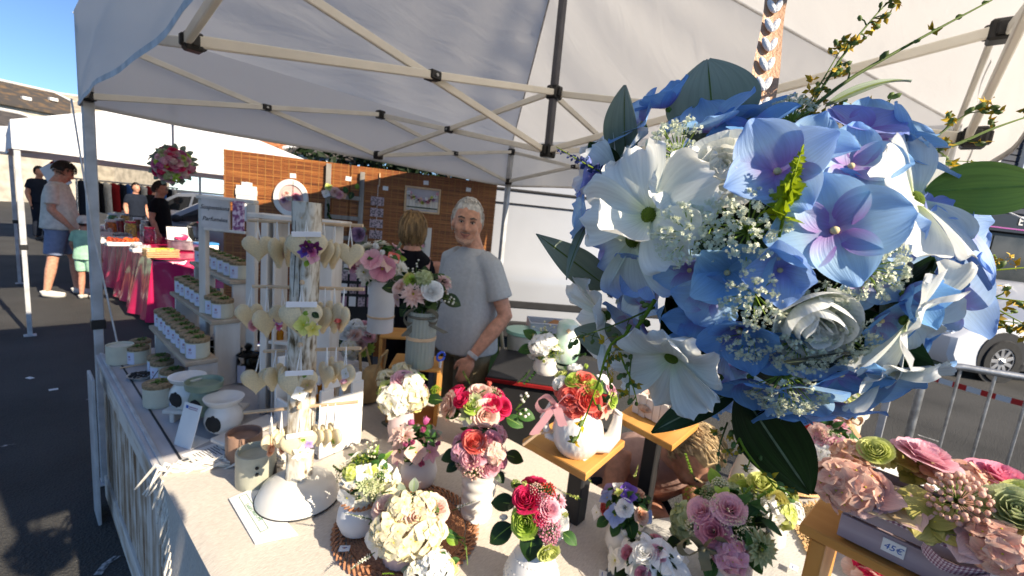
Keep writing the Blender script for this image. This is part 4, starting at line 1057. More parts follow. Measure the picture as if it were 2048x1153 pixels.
def heart_mesh():
    n = 30; out = []
    for i in range(n):
        a = 2*PI*i/n; out.append((16*math.sin(a)**3/17, (13*math.cos(a)-5*math.cos(2*a)-2*math.cos(3*a)-math.cos(4*a)+2)/17))
    mb = MB(); vv = []; rings = [(.0, .20), (.6, .195), (.88, .15), (1, .05), (1, -.05), (.88, -.15), (.6, -.195), (0, -.20)]
    for s, y in rings: vv += [(x*s, y, z*s) for x, z in out]
    ff = [(j*n+i, j*n+(i+1) % n, (j+1)*n+(i+1) % n, (j+1)*n+i) for j in range(len(rings)-1) for i in range(n)]
    mb.add((vv, ff)); return mb.mesh('heart', [HW])
HM = heart_mesh()
row_dir = (RT*1.0).copy(); row_dir.z = 0; row_dir.normalize()
def heart(px, py, w_, D, yaw, peg_py, lab, flowers=(), bow=False):
    """heart centred on (px,py); yaw turns its face from the viewer; the cord goes up to image row peg_py"""
    c = dp(px, py, D); s = w_*D/FPX/2*1.18
    fy = math.atan2(-ray(px, py).y, -ray(px, py).x)+PI/2+yaw
    top = zat((c.x, c.y, c.z), peg_py)
    t = thing('wax_heart', lab, 'wax heart', (c.x, c.y, top), fy, 'wax hearts hanging on the post')
    dz = c.z-top; s *= rnd.uniform(.93, 1.07); t.rotation_euler = (rnd.uniform(-.06, .06), rnd.uniform(-.10, .10), fy)
    link('heart', HM, t, (0, 0, dz), None, s)
    MB().add(tube([(-.006, 0, dz+s*.62), (-.003, 0, dz*.4), (0, 0, 0), (.003, 0, dz*.4), (.006, 0, dz+s*.62)], .0016, 5)).build('cord', CORD, t)
    if bow: MB().add(box(s*1.3, .004, s*.26, (0, -s*.24, dz+s*.78), .001)).build('paper_tag', PAPER, t)
    for kd, colr, fx, fz, fs in flowers:
        put(t, kd, colr, (fx*s, -s*.20, dz+fz*s), (rnd.uniform(-.2, .2), -1, rnd.uniform(-.1, .2)), fs*s)
rowsH = [  # dowel image row, left end, right end
    (441, 497, 452, 726), (573, 505, 579, 728), (703, 528, 697, 722), (826, 488, 804, 716)]
for ya, xa_, yb, xb_ in rowsH:
    MB().add(tube([dp(xa_, ya, PD-.04)-ST.location, dp(xb_, yb, PD-.06)-ST.location], .0048, 8)).build('dowel', DOWEL, ST)
for px, py, D in ((606, 437, 1.20), (604, 565, 1.22), (600, 690, 1.24), (598, 815, 1.26)):
    p = dp(px, py, D-.075); b0 = V((PB.x, PB.y, p.z)); MB().add(tube([b0-ST.location, p-ST.location], .0055, 8)).build('peg', DOWEL, ST)
    MB().add(ball(.008, p-ST.location, 1)).build('peg_knob', DOWEL, ST)
Dh = PD-.05
H = [
 (515, 498, 56, 0, .3, 443, 'plain wax heart at the far left of the top dowel', (), 0),
 (553, 505, 60, -.01, 1.15, 445, 'wax heart second on the top dowel, seen edge on with a pink bloom', (('rose', 'blush', .3, -.1, .3),), 0),
 (577, 506, 58, .01, 1.4, 446, 'thin edge-on wax heart just left of the purple flowered one', (), 0),
 (610, 500, 66, -.13, .0, 440, 'top wax heart with dark purple and pink flowers on the post', (('star', 'plum', -.02, .18, .34), ('star', 'plum', .34, .12, .36), ('star', 'violet', -.16, -.1, .3), ('rose', 'magenta', .16, -.06, .24), ('floret', 'pink', .22, -.36, .34), ('leaf', 'L', .1, .5, .34), ('leaf', 'L', .0, -.5, .36)), 1),
 (646, 508, 58, 0, -1.0, 448, 'plain wax heart edge-on, first right of the post on top', (), 0),
 (668, 511, 58, .01, -1.25, 449, 'plain wax heart tight behind its neighbour on the top right', (), 0),
 (698, 512, 50, .0, -.35, 450, 'plain wax heart at the right end of the top dowel', (), 0),
 (503, 632, 52, .0, .6, 574, 'wax heart leftmost on the second dowel with pink at its foot', (('rose', 'pink', .3, -.6, .4),), 0),
 (533, 646, 56, -.02, .75, 575, 'wax heart with a lilac bloom on its right edge, second dowel', (('floret', 'lilac', .55, .1, .4), ('star', 'magenta', .6, -.3, .3)), 0),
 (564, 634, 54, .02, .8, 576, 'plain wax heart next left of the yellow flowered one', (), 0),
 (602, 640, 72, -.12, .05, 568, 'large wax heart with a pale yellow flower on the post', (('floret', 'limey', .1, -.18, .52), ('leaf', 'L', .05, .35, .3), ('leaf', 'D', .45, .4, .4), ('leaf', 'D', -.2, -.45, .3), ('star', 'yellow', .5, -.4, .4)), 1),
 (648, 640, 62, .0, -1.15, 578, 'wax heart edge-on just right of the post on the second dowel', (), 0),
 (667, 634, 62, .0, -1.1, 578, 'wax heart third from the right end of the second dowel', (), 0),
 (686, 638, 58, -.02, -1.2, 579, 'wax heart with a coral bud at the right of the second dowel', (('bud', 'coral', .4, .0, .3), ('rose', 'peach', .3, -.3, .3)), 0),
 (520, 764, 54, .0, .25, 702, 'plain sunlit wax heart at the left of the third dowel', (('leaf', 'L', .5, .6, .3),), 0),
 (551, 756, 54, .0, 1.0, 702, 'sunlit wax heart turned aside, second on the third dowel', (('floret', 'limey', .3, .0, .3),), 0),
 (571, 754, 54, .01, 1.2, 701, 'edge-on sunlit wax heart nearest the post on the third dowel', (), 0),
 (600, 772, 64, -.12, .1, 690, 'sunlit wax heart with white and beige flowers on the post', (('floret', 'tan', .42, .1, .42), ('floret', 'snow', .1, -.32, .42), ('leaf', 'L', .2, .5, .28), ('leaf', 'L', -.1, -.5, .24)), 1),
 (652, 752, 48, -.02, -1.1, 696, 'pinkish wax heart edge-on just right of the post', (), 0),
 (671, 744, 48, .0, -1.2, 695, 'white wax heart in the middle of the third dowel, right of the post', (), 0),
 (690, 752, 56, -.02, -1.0, 694, 'wax heart with a pink and white bloom at the right of the third dowel', (('bud', 'pink', .5, -.1, .3), ('floret', 'snow', .4, .3, .4)), 0),
 (542, 886, 48, -.02, .9, 826, 'wax heart with an orange bloom at the left of the lowest dowel', (('rose', 'peach', -.3, -.35, .45), ('leaf', 'L', -.4, -.7, .4)), 0),
 (562, 884, 46, .0, 1.1, 824, 'wax heart behind the orange flowered one on the lowest dowel', (('rose', 'peach', -.2, -.5, .4),), 0),
 (598, 893, 64, -.11, .15, 815, 'lowest wax heart on the post with white and violet flowers', (('lily', 'snow', .05, -.25, .5), ('floret', 'snow', .45, -.35, .34), ('star', 'lilac', .45, .12, .3), ('leaf', 'L', .3, .4, .26)), 1),
 (638, 876, 44, .0, -1.2, 812, 'wax heart edge-on just right of the post on the lowest dowel', (), 0),
 (653, 874, 44, .0, -1.15, 810, 'wax heart in the middle right of the lowest dowel', (), 0),
 (668, 878, 48, -.01, -1.1, 808, 'wax heart with a green leaf at the right of the lowest dowel', (('leaf', 'L', .5, -.2, .4),), 0)]
for px, py, w_, dD, yaw, pg, lab, fl, bow in H: heart(px, py, w_, Dh+dD, yaw, pg, lab, fl, bow)

# ------------------------------------------------------------------ white crate of scent bottles
t = thing('bottle_crate', 'white wooden crate with a cut out handle holding scent bottles behind the post', 'crate', at(650, 903, ZT+.004), 0)
cA, cB = at(636, 918, ZT+.0095), at(720, 884, ZT+.0095); d = (cB-cA); t.rotation_euler.z = math.atan2(d.y, d.x); t.location = (cA+cB)/2
wdt = d.length; dpt = .30; he = zat(cB, 742)-cB.z
MB().add(box(wdt, dpt, .012, (0, dpt/2, .014), .002)).build('floor_board', WHITEP, t)
MB().add(box(.012, dpt-.016, .11, (-wdt/2+.007, dpt/2, .065), .003)).build('side_board', WHITEP, t)
MB().add(box(.012, dpt-.016, .11, (wdt/2-.007, dpt/2, .065), .003)).build('side_board', WHITEP, t)
for s in (-1, 1):
    pts = [(-.085, 0), (.085, 0), (.085, .20), (.06, .235), (-.06, .235), (-.085, .20)]
    hole = [(-.04, .175), (.04, .175), (.04, .205), (-.04, .205)]
    mb = MB()
    hw = wdt/2
    for (y0, y1, z0, z1) in ((-hw, hw, 0, he*.74), (-hw, -.035, he*.74, he*.88), (.035, hw, he*.74, he*.88), (-hw*.88, hw*.88, he*.88, he)):
        mb.add(box(y1-y0, .013, z1-z0, ((y0+y1)/2, dpt/2+s*dpt/2, (z0+z1)/2), .002))
    mb.build('end_board', WHITEP, t)
AMB = M_('amber_glass', hx('#c07a1e'), .1, .1, 10, trl=.3); OIL = M_('clear_bottle', hx('#d9d8c4'), .08, .03, 10, trans=.6, ior=1.3)
cr, cs_, sn = t.location.copy(), math.cos(t.rotation_euler.z), math.sin(t.rotation_euler.z)
for i, (u, v, s) in enumerate(((-.25, .05, 1.25), (.18, .05, 1.2), (-.22, .11, 1.25), (.2, .12, 1.25), (-.25, .18, 1.25), (.15, .19, 1.2), (0, .25, 1.25))):
    lx, ly = u*wdt, v
    b = thing('scent_bottle', 'amber capped scent bottle, %s from the handle end of the white crate' % ORD[i], 'bottle', (cr.x+lx*cs_-ly*sn, cr.y+lx*sn+ly*cs_, ZT+.0305), rnd.uniform(-.3, .3), 'scent bottles in the white crate')
    MB().add(lathe([(.018*s, 0), (.02*s, .003), (.02*s, .085*s), (.008*s, .10*s), (.008*s, .11*s)], 16)).build('glass_body', OIL, b, ang=40)
    c_ = MB().add(lathe([(.0105*s, .108*s), (.0105*s, .128*s), (.009*s, .13*s)], 14)).build('amber_collar', AMB, b)
    MB().add(lathe([(.007*s, .13*s), (.006*s, .15*s), (.003*s, .158*s)], 12)).build('white_nozzle', WHITEP, c_)

# ------------------------------------------------------------------ white display shelf and hanging sign
def upr(px, py0, py1, D): a = dp(px, py1, D); return V((a.x, a.y, ZT+.002)), zat((a.x, a.y, a.z), py0)-ZT-.002
DS = thing('display_shelf', 'whitewashed open shelf with side boards standing behind the hearts', 'shelf', V((dp(598, 600, 1.72).x, dp(598, 600, 1.72).y, ZT+.002)), math.atan2(RT.y, RT.x))
hs = zat((DS.location.x, DS.location.y, 1.2), 436)-ZT
k = 1.72/FPX
MB().add(box(178*k, .11, .018, (0, 0, hs-.009), .003)).build('top_board', SHELFW, DS)
for px, w_ in ((541, 13), (560, 5), (655, 34)):
    MB().add(box(w_*k, .10, hs-.019, ((px-598)*k, 0, (hs-.019)/2), .003)).build('side_board', SHELFW, DS)
MB().add(box(60*k, .09, .014, (-18*k, 0, .30), .002)).build('shelf_board', SHELFW, DS)
MB().add(box(60*k, .09, .014, (-18*k, 0, .11), .002)).build('shelf_board', SHELFW, DS)
for i, px in enumerate((552, 566, 588, 600)):
    p = V(DS.location); x = (px-598)*k*.98; a = DS.rotation_euler.z
    b = thing('oil_bottle', 'amber oil bottle with white cap, %s from the left on the white shelf' % ORD[i], 'bottle', (p.x+x*math.cos(a)+.02*math.sin(a), p.y+x*math.sin(a)-.02*math.cos(a), ZT+.3095), 0, 'oil bottles on the white shelf')
    MB().add(lathe([(.013, 0), (.0135, .03), (.006, .038), (.006, .042)], 14)).build('glass_body', AMB, b, ang=40); MB().add(lathe([(.007, .042), (.0065, .062), (.003, .066)], 12)).build('cap', WHITEP, b)
SG = thing('sign_stand', 'grey post stand with a white board reading Suspensions Parfumées', 'sign', V((dp(455, 560, 1.98).x, dp(455, 560, 1.98).y, ZT+.002)), math.atan2(RT.y, RT.x))
k2 = 1.98/FPX; hz = zat((SG.location.x, SG.location.y, 1.2), 396)-ZT
for px, w_ in ((409, 14), (504, 18)): MB().add(box(w_*k2, .03, hz-.02, ((px-455)*k2, 0, (hz-.02)/2), .003)).build('upright', SHELFW, SG)
MB().add(box(112*k2, .04, .018, (0, 0, hz-.01), .003)).build('top_bar', SHELFW, SG)
bd = MB().add(box(54*k2, .012, 58*k2, (-14*k2, -.03, hz-34*k2), .002)).build('board', M_('worn_white_board', hx('#cfc9c6'), .8, .12, 8), SG)
MB().add(box(80*k2, .014, .012, (4*k2, -.03, hz-64*k2), .002)).build('board_rail', SHELFW, SG)
text('Suspensions', .026, 'lettering', INK, bd, Tm((-14*k2, -.0375, hz-22*k2), Matrix.Rotation(PI/2, 3, 'X')), .0004, font_sh=.3)
text('Parfumées', .026, 'lettering', INK, bd, Tm((-14*k2, -.0375, hz-44*k2), Matrix.Rotation(PI/2, 3, 'X')), .0004, font_sh=.3)
MB().add(box(22*k2, .008, 58*k2, (29*k2, -.028, hz-34*k2), .002)).build('photo', M_('plum_flower_photo', hx('#8a4a78'), .5, .4, 60, col2=hx('#e5c9d6'), lo=.42, hi=.55), SG)
# ------------------------------------------------------------------ bamboo screen and what hangs on it
def bamboo():
    mt, T, P = _nodes('bamboo_blind'); N = T.nodes; L = T.links
    tc = N.new('ShaderNodeTexCoord'); mp = N.new('ShaderNodeMapping'); mp.inputs['Scale'].default_value = (2.2, 1, 90); L.new(tc.outputs['Object'], mp.inputs[0])
    n = N.new('ShaderNodeTexNoise'); n.inputs['Scale'].default_value = 1; n.inputs['Detail'].default_value = 5; L.new(mp.outputs[0], n.inputs['Vector'])
    r = ramp(N, [(.32, hx('#552c17')), (.5, hx('#8f5229')), (.68, hx('#b9783f'))]); L.new(n.outputs['Fac'], r.inputs[0])
    L.new(r.outputs[0], P.inputs['Base Color']); P.inputs['Roughness'].default_value = .45
    return mt
BAM = bamboo(); THR = M_('blind_thread', hx('#a67740'), .7, .1, 40)
SA, SB = at(447, 298, 2.0), at(995, 368, 2.0)
d = SB-SA; SL = d.length; sy = math.atan2(d.y, d.x)
SCR = thing('bamboo_screen', 'tall bamboo blind screen in two widths, sunlit at its upper left', 'screen', (SA.x, SA.y, 0), sy)
split = .42
for x0, x1 in ((0, SL*split-.006), (SL*split+.006, SL)):
    mb = MB(); n = 130
    for i in range(n):
        z = .12+1.88*(i+.5)/n; h = 1.88/n*.86
        mb.add(box(x1-x0, .006+.002*math.sin(i*1.7), h, ((x0+x1)/2, .001*math.sin(i*2.3), z), 0))
    p_ = mb.build('blind', BAM, SCR, smooth=False); kind(p_, 'stuff')
    mb = MB(); k = int((x1-x0)/.062)
    for j in range(k+1):
        mb.add(box(.0045, .0105, 1.88, (x0+.012+(x1-x0-.024)*j/k, 0, 1.06)))
    kind(mb.build('stitching', THR, p_, smooth=False), 'stuff')
MB().add(box(SL-.01, .004, 1.86, (SL/2, .0085, 1.06))).build('backing', M_('blind_backing', hx('#7a4a26'), .8, .15, 30), SCR, smooth=False)
MB().add(box(SL, .022, .05, (SL/2, .02, 1.965), .004)).build('back_rail', BLKM, SCR); 
for x in (.05, SL*split, SL-.05): MB().add(box(.04, .04, 1.95, (x, .032, .98), .004)).build('upright', BLKM, SCR)
SN = V((math.sin(sy), -math.cos(sy), 0)); SX = V((math.cos(sy), math.sin(sy), 0))
def onscr(px, py, off=.008): return planept(px, py, SA+SN*off, SN)
def hang(name, lab, cat, px, py, off=.012, group=None):
    return thing(name, lab, cat, onscr(px, py, off), sy, group)
kS = lambda px, py: depth(onscr(px, py))/FPX
for i, (px, py, lab) in enumerate(((498, 370, 'white price tag above the white clip frame'), (586, 352, 'white price tag over the oval mirror'), (697, 358, 'white price tag above the little ladder'), (771, 377, 'white price tag beside the string of cards'), (852, 366, 'white price tag above the wooden picture frame'), (937, 380, 'white price tag above the white haired man'), (846, 446, 'white price tag over the pale board beside the woman'))):
    t = MB().add(box(.05, .002, .04, (0, 0, 0), .0006)).build('price_tag', WHITEC); t.location = onscr(px, py, .006); t.rotation_euler = (0, rnd.uniform(-.1, .1), sy); tag(t, lab, 'price tag', 'price tags on the bamboo screen')
t = hang('clip_frame', 'white clipboard frame hung on the sunlit left of the bamboo screen', 'frame', 493, 408); k = kS(493, 400)
MB().add(box(36*k, .02, 70*k, (0, -.002, 0), .003)).build('board', WHITEP, t); MB().add(box(38*k, .024, 12*k, (0, -.004, 22*k), .003)).build('clip', WHITEP, t); MB().add(box(18*k, .01, 8*k, (0, -.002, 38*k), .002)).build('hook_plate', WHITEP, t)
t = hang('oval_frame', 'white oval frame with a pink flower wreath inside', 'frame', 582, 397); k = kS(583, 395)
mb = MB()
def ov(u, v):
    a = u*2*PI; r = [1.0, 1.0, .96, .72, .70, .70][round(v*5)]; y = [.012, -.012, -.02, -.016, -.008, .0][round(v*5)]
    return (r*32*k*math.cos(a), y, r*37*k*math.sin(a))
mb.add(grid(ov, 40, 5)); mb.build('rim', WHITEP, t, ang=50)
MB().add(([(.71*32*k*math.cos(a*PI/20), -.006, .71*37*k*math.sin(a*PI/20)) for a in range(40)], [tuple(range(40))])).build('panel', M_('pale_pink_panel', hx('#d8b3ae'), .6, .1, 8), t, smooth=False)
for i in range(7): put(t, ['rose', 'floret', 'ran'][i % 3], ['blush', 'rose', 'mauve', 'snow'][i % 4], ((rnd.uniform(-14, 14))*k, -.012, rnd.uniform(-12, 8)*k), (rnd.uniform(-.3, .3), -1, rnd.uniform(-.2, .3)), 7*k)
t = hang('till_display', 'dark card terminal on a stand before the oval frame', 'card terminal', 577, 420, .9) if False else None
LD = hang('deco_ladder', 'small grey wooden ladder trimmed with pink flowers on the screen', 'ladder', 686, 480, .03); k = kS(686, 440)
GREYW = wood('weathered_grey_wood', hx('#6f6a66'), hx('#a5a09a'), None, 9, axis=2)
for px, y0 in ((655, 358), (717, 366)): MB().add(box(9*k, .02, 165*k, ((px-686)*k, 0, (480-y0-60)*k), .002)).build('rail', GREYW, LD)
for py in (396, 436, 476, 512): MB().add(box(62*k, .016, 8*k, (0, -.002, (480-py)*k), .002)).build('rung', GREYW, LD)
for kd, c_, px, py, s in (('rose', 'blush', 668, 388, 9), ('floret', 'limey', 656, 380, 8), ('floret', 'snow', 652, 393, 9), ('rose', 'pink', 676, 392, 8), ('leaf', 'M', 690, 388, 14), ('leaf', 'D', 700, 384, 16), ('leaf', 'L', 708, 378, 12), ('sprig', 'D', 655, 405, 30), ('sprig', 'M', 657, 425, 34), ('floret', 'peach', 684, 394, 7), ('sprig', 'E', 659, 440, 26)):
    put(LD, kd, c_, ((px-686)*k, -.02, (480-py)*k), (.1 if kd != 'sprig' else .15, -1 if kd != 'sprig' else -.35, .2 if kd != 'sprig' else -1), s*k)
CS = hang('card_string', 'string of four small flower cards hanging from a wooden peg', 'card garland', 757, 360, .012); k = kS(757, 420)
MB().add(box(.012, .01, 26*k, (2*k, 0, 0), .002)).build('peg', DOWEL, CS); MB().add(tube([(0, -.002, -10*k), (0, -.002, -125*k)], .002, 5)).build('string', CORD, CS)
GPR = M_('grey_flower_print', hx('#5d565c'), .6, .4, 70, col2=hx('#b9a4aa'), lo=.45, hi=.6)
for i, py in enumerate((402, 424, 446, 468)): MB().add(box(25*k, .006, 17*k, (0, -.006, (360-py)*k), .001)).build('card', GPR, CS)
PF = hang('picture_frame', 'pale wood picture frame with a flower garland over a white fence', 'picture', 845, 401, .014); k = kS(845, 401)
w_, h_ = 70*k, 50*k
for s in (-1, 1):
    MB().add(box(.018, .022, h_, (s*(w_/2-.009), 0, 0), .002)).build('frame_side', DOWEL, PF); MB().add(box(w_-.037, .022, .018, (0, 0, s*(h_/2-.009)), .002)).build('frame_side', DOWEL, PF)
bk = MB().add(box(w_-.034, .006, h_-.034, (0, .004, 0))).build('picture_ground', M_('lilac_sky_print', hx('#b9b4bd'), .6, .06, 8), PF)
for i in range(11): MB().add(box(w_/14, .004, h_*.36, (-w_*.40+i*w_*.08, -.002, -h_*.20), .001)).build('fence_board', SHELFW, bk)
MB().add(box(w_*.86, .004, h_*.05, (0, -.006, -h_*.30))).build('fence_shade_rail', M_('dark_green_print', hx('#3b4a3d'), .7, .1, 9), bk)
for i in range(17):
    u = i/16*2-1; put(PF, ['rose', 'floret', 'ran'][i % 3], ['snow', 'pink', 'blush', 'limey', 'mauve'][i % 5], (u*w_*.40, -.010, h_*(.26*u*u-.02+.08*math.sin(i*2.1))), (0, -1, .1), h_*.075)
    if i % 2: put(PF, 'leaf', 'D', (u*w_*.41, -.008, h_*(.26*u*u-.06)), (rnd.uniform(-1, 1), -.8, rnd.uniform(-1, .4)), h_*.11)
t = hang('pale_board', 'pale upright board hung low on the screen behind the woman', 'board', 852, 490, .012); k = kS(852, 480)
MB().add(box(18*k, .014, 68*k, (0, 0, 0), .002)).build('board', SHELFW, t)
fbk = thing('flower_ball', 'tiny green and white flower ball hanging in front of the pale board', 'flower ball', onscr(843, 490, .06)); k = kS(843, 490)
dome(fbk, fbk.location, 8.5*k, [('floret', 'snow', 840, 486, 4), ('floret', 'pink', 846, 492, 4), ('floret', 'limey', 841, 495, 4)], (('floret', 'snow', .018), ('rose', 'blush', .014)), 14, green='M')
t = hang('flower_plaque', 'white plaque with a lilac rose hanging low on the screen', 'plaque', 722, 500, .02); k = kS(722, 490)
MB().add(box(22*k, .016, 80*k, (0, 0, -10*k), .002)).build('board', GREYW, t); 
t2 = hang('hanging_rose', 'large lilac rose ornament left of the string of cards', 'flower', 717, 469, .06); put(t2, 'peony', 'mauve', (0, 0, 0), (-.2, -1, .1), 15*k); put(t2, 'leaf', 'E', (14*k, 0, 6*k), (.5, -1, .4), 16*k); put(t2, 'leaf', 'E', (8*k, 0, -14*k), (.3, -1, -.6), 16*k)
t = hang('grey_frame', 'small grey slatted frame low on the screen behind the vases', 'frame', 700, 545, .03); MB().add(box(32*k, .02, 42*k, (0, 0, 0), .003)).build('frame', GREYW, t)
for i in range(3): MB().add(box(24*k, .006, 9*k, (0, -.013, (12-12*i)*k), .001)).build('slat', SHELFW, t)
cr_ = thing('card_rack', 'wire rack of dark cards on the floor behind the tall white vase', 'rack', V((onscr(705, 600, .25).x, onscr(705, 600, .25).y, 0)), sy)
MB().add(box(.42, .05, .9, (0, 0, .55), .004)).build('panel', BLKM, cr_)
for i in range(5):
    for j in range(3): MB().add(box(.06, .012, .09, (-.16+.08*i, -.032, .75+.12*j), .001)).build('card', [GPR, INKP, WHITEC][(i+j) % 3], cr_)

# ------------------------------------------------------------------ honey wood crates
def open_crate(name, lab, pL, pR, h, dpt, group='open honey wood boxes'):
    """open fronted box: pL,pR its front lower corners (world)"""
    d = pR-pL; w_ = d.length
    t = thing(name, lab, 'wooden box', pL, math.atan2(d.y, d.x), group); th = .014
    MB().add(box(w_, dpt, th, (w_/2, dpt/2, h-th/2), .004)).build('top_board', CRATE, t); MB().add(box(w_, dpt, th, (w_/2, dpt/2, th/2+.0005), .004)).build('bottom_board', CRATE, t)
    for x in (th/2, w_-th/2): MB().add(box(th, dpt-.002, h-2*th-.001, (x, dpt/2, h/2), .002)).build('side_board', CRATEZ, t)
    return t
pL, pR = at(770, 850, ZT+.0095), at(872, 856, ZT+.0095)
hC = zat(pL, 733)-pL.z
C1 = open_crate('display_box', 'honey wood open box under the ribbed glass vase', pL, pR, hC, .17)
MB().add(box(.022, .0012, .014, (pR-pL).length and ((pR-pL).length*.72, .03, hC+.0012))).build('price_tag', WHITEC, C1)
ptop = pL.z+hC
pL2, pR2 = at(752, 790, ZT+.006), at(812, 792, ZT+.006)
C2 = open_crate('display_box', 'honey wood open box behind, under the tall white vase', pL2, pR2, zat(pL2, 672)-pL2.z, .16)
ptop2 = zat(pL2, 672)
bag = thing('canvas_bag', 'beige canvas bag slumped behind the bottle crate', 'bag', at(742, 800, ZT+.006), .6)
CANVAS = M_('beige_canvas', hx('#b3976c'), .9, .12, 14, bump=.3, bsc=300)
mb = MB(); mb.add(lathe([(.05, 0), (.085, .02), (.09, .08), (.07, .13), (.05, .15)], 20)); o = mb.build('bag_body', CANVAS, bag); o.scale = (1, .6, 1)
for s in (-1, 1): MB().add(tube([(-.05, s*.03, .13), (-.03, s*.05, .22), (.03, s*.05, .23), (.05, s*.03, .13)], .006, 6)).build('strap', CANVAS, bag)
tag(MB().add(box(.085, .07, .012, at(790, 846, ZT+.013), .003)).build('slate_block', M_('grey_green_slate', hx('#6c7064'), .7, .1, 20)), 'grey green slate block lying by the honey wood box', 'block')

# ------------------------------------------------------------------ woven mats
def woven(name, c1, c2, rad=True):
    mt, T, P = _nodes(name); N = T.nodes; L = T.links
    tc = N.new('ShaderNodeTexCoord'); a = N.new('ShaderNodeTexNoise'); a.inputs['Scale'].default_value = 160; L.new(tc.outputs['Object'], a.inputs['Vector'])
    r = ramp(N, [(.3, c1), (.65, c2)]); L.new(a.outputs['Fac'], r.inputs[0]); L.new(r.outputs[0], P.inputs['Base Color']); P.inputs['Roughness'].default_value = .85
    b = N.new('ShaderNodeBump'); b.inputs['Strength'].default_value = .5; b.inputs['Distance'].default_value = .002; L.new(a.outputs['Fac'], b.inputs['Height']); L.new(b.outputs[0], P.inputs['Normal'])
    return mt
JUTE = woven('terracotta_jute', hx('#8a5c42'), hx('#bd8560')); STRAW = woven('straw_weave', hx('#b98f5e'), hx('#dab786')); WICK = woven('dark_wicker', hx('#6a4328'), hx('#a0703f'))
mc = at(815, 1057, ZT+.0098)
MT = thing('placemat', 'round terracotta jute placemat under the cream bouquet', 'placemat', mc)
R_ = .196
MB().add(lathe([(0, 0), (R_*.80, 0), (R_*.80, .004), (0, .004)], 60)).build('mat_centre', JUTE, MT, ang=40)
mb = MB()
for k in range(9): mb.add(lathe([(.09+.006*(k*2)-.003, .004), (.09+.012*k, .0062), (.09+.012*k+.003, .004)], 60)) if False else None
for k in range(24): mb.add(lathe([((k+.5)*.0064, .004), ((k+1)*.0064, .0056), ((k+1.5)*.0064, .004)], 56))
kind(mb.build('coil', JUTE, MT), 'stuff')
mb = MB(); nb_ = 66
for ring, rr_ in enumerate((R_*.86, R_*.95)):
    for i in range(nb_):
        a0 = 2*PI*(i+.5*ring)/nb_; a1 = a0+2*PI/nb_*1.5
        mb.add(tube([(rr_*.955*math.cos(a0), rr_*.955*math.sin(a0), .003), (rr_*1.0*math.cos((a0+a1)/2), rr_*1.0*math.sin((a0+a1)/2), .008), (rr_*1.045*math.cos(a1), rr_*1.045*math.sin(a1), .003)], [.003, .0045, .003], 4))
kind(mb.build('braided_rim', JUTE, MT), 'stuff')
def price(px, py, lab, z=ZT+.0105):
    t = MB().add(box(.026, .020, .0016, (0, 0, .0008), .0004)).build('price_tag', WHITEC); t.location = at(px, py, z); t.rotation_euler = (0, 0, rnd.uniform(-1, 1)); tag(t, lab, 'price tag', 'small price tags lying on the tables')
    l_ = MB().add(box(.012, .002, .0004, (0, .002, .0019))).build('handwriting', BLU, t, smooth=False)
price(689, 1098, 'white price tag lying at the lower left of the jute mat', ZT+.0185); price(949, 1043, 'white price tag at the right of the jute mat below the ribbed vase', ZT+.0185)
price(1206, 1150, 'white price tag on the cloth below the egg shaped vase'); price(1587, 1136, 'white price tag on the grey cloth near the straw placemat')

# ------------------------------------------------------------------ vases with flowers
MATTW = M_('matt_white_ceramic', hx('#dcdad8'), .5, .04, 10); PINKG = M_('pale_pink_glass', hx('#dcc3c6'), .2, .06, 10, coat=.3)
RIBG = M_('ribbed_green_glass', (.86, .92, .84), .12, .02, 5, trans=.55, ior=1.25, trl=.3)
GREYV = M_('cool_white_ceramic', hx('#cfd2d8'), .4, .04, 10)
def vase(parent, prof, mat, n=32, rib=0, nr=0, name='vase'): return MB().add(lathe(prof, n, rib, nr)).build(name, mat, parent, ang=60)
def arr(lab, base, cpx, cpy, Rpx, flowers, fill, nfill=16, squash=.9, green='M', group='flower arrangements on the stall', foliage=True):
    """thing + flowers; the bouquet is centred over the base, its middle at image row cpy"""
    t = thing('flower_arrangement', lab, 'flower arrangement', base, 0, None)
    D = depth(base); cz = zat(base, cpy); c = V((base.x, base.y, cz))
    ex = dp(cpx, cpy, D)-c; ex.z = 0; c += ex*.8
    dome(t, c, Rpx*depth(c)/FPX, flowers, fill, nfill, squash=squash, green=green, foliage=foliage)
    return t, c, depth(c)/FPX
ZC = ZT+.0095
# 1 yellow and cream, pink roses, before the honey box
b = at(800, 880, ZC)
t, c, k = arr('cream and yellow hydrangea bouquet with pink roses in pale pink glass by honey box', b, 804, 787, 50, [('hyd', 'ivory', 790, 800, 32), ('hyd', 'cream', 832, 792, 28), ('hyd', 'ivory', 825, 770, 24), ('hyd', 'yellow', 775, 812, 18), ('floret', 'ivory', 812, 806, 22), ('floret', 'ivory', 800, 815, 20), ('floret', 'yellow', 835, 812, 18), ('rose', 'pink', 794, 786, 19), ('rose', 'pink', 808, 757, 20), ('bud', 'pink', 846, 776, 14), ('floret', 'limey', 772, 775, 18), ('star', 'lime', 757, 788, 10), ('star', 'lime', 845, 752, 13), ('floret', 'ivory', 770, 795, 20)], (('hyd', 'ivory', .05), ('hyd', 'cream', .045), ('floret', 'limey', .04)), 14)
vase(t, [(.034, 0), (.042, .01), (.05, .05), (.046, .09), (.04, (c.z-b.z)*.8)], PINKG)
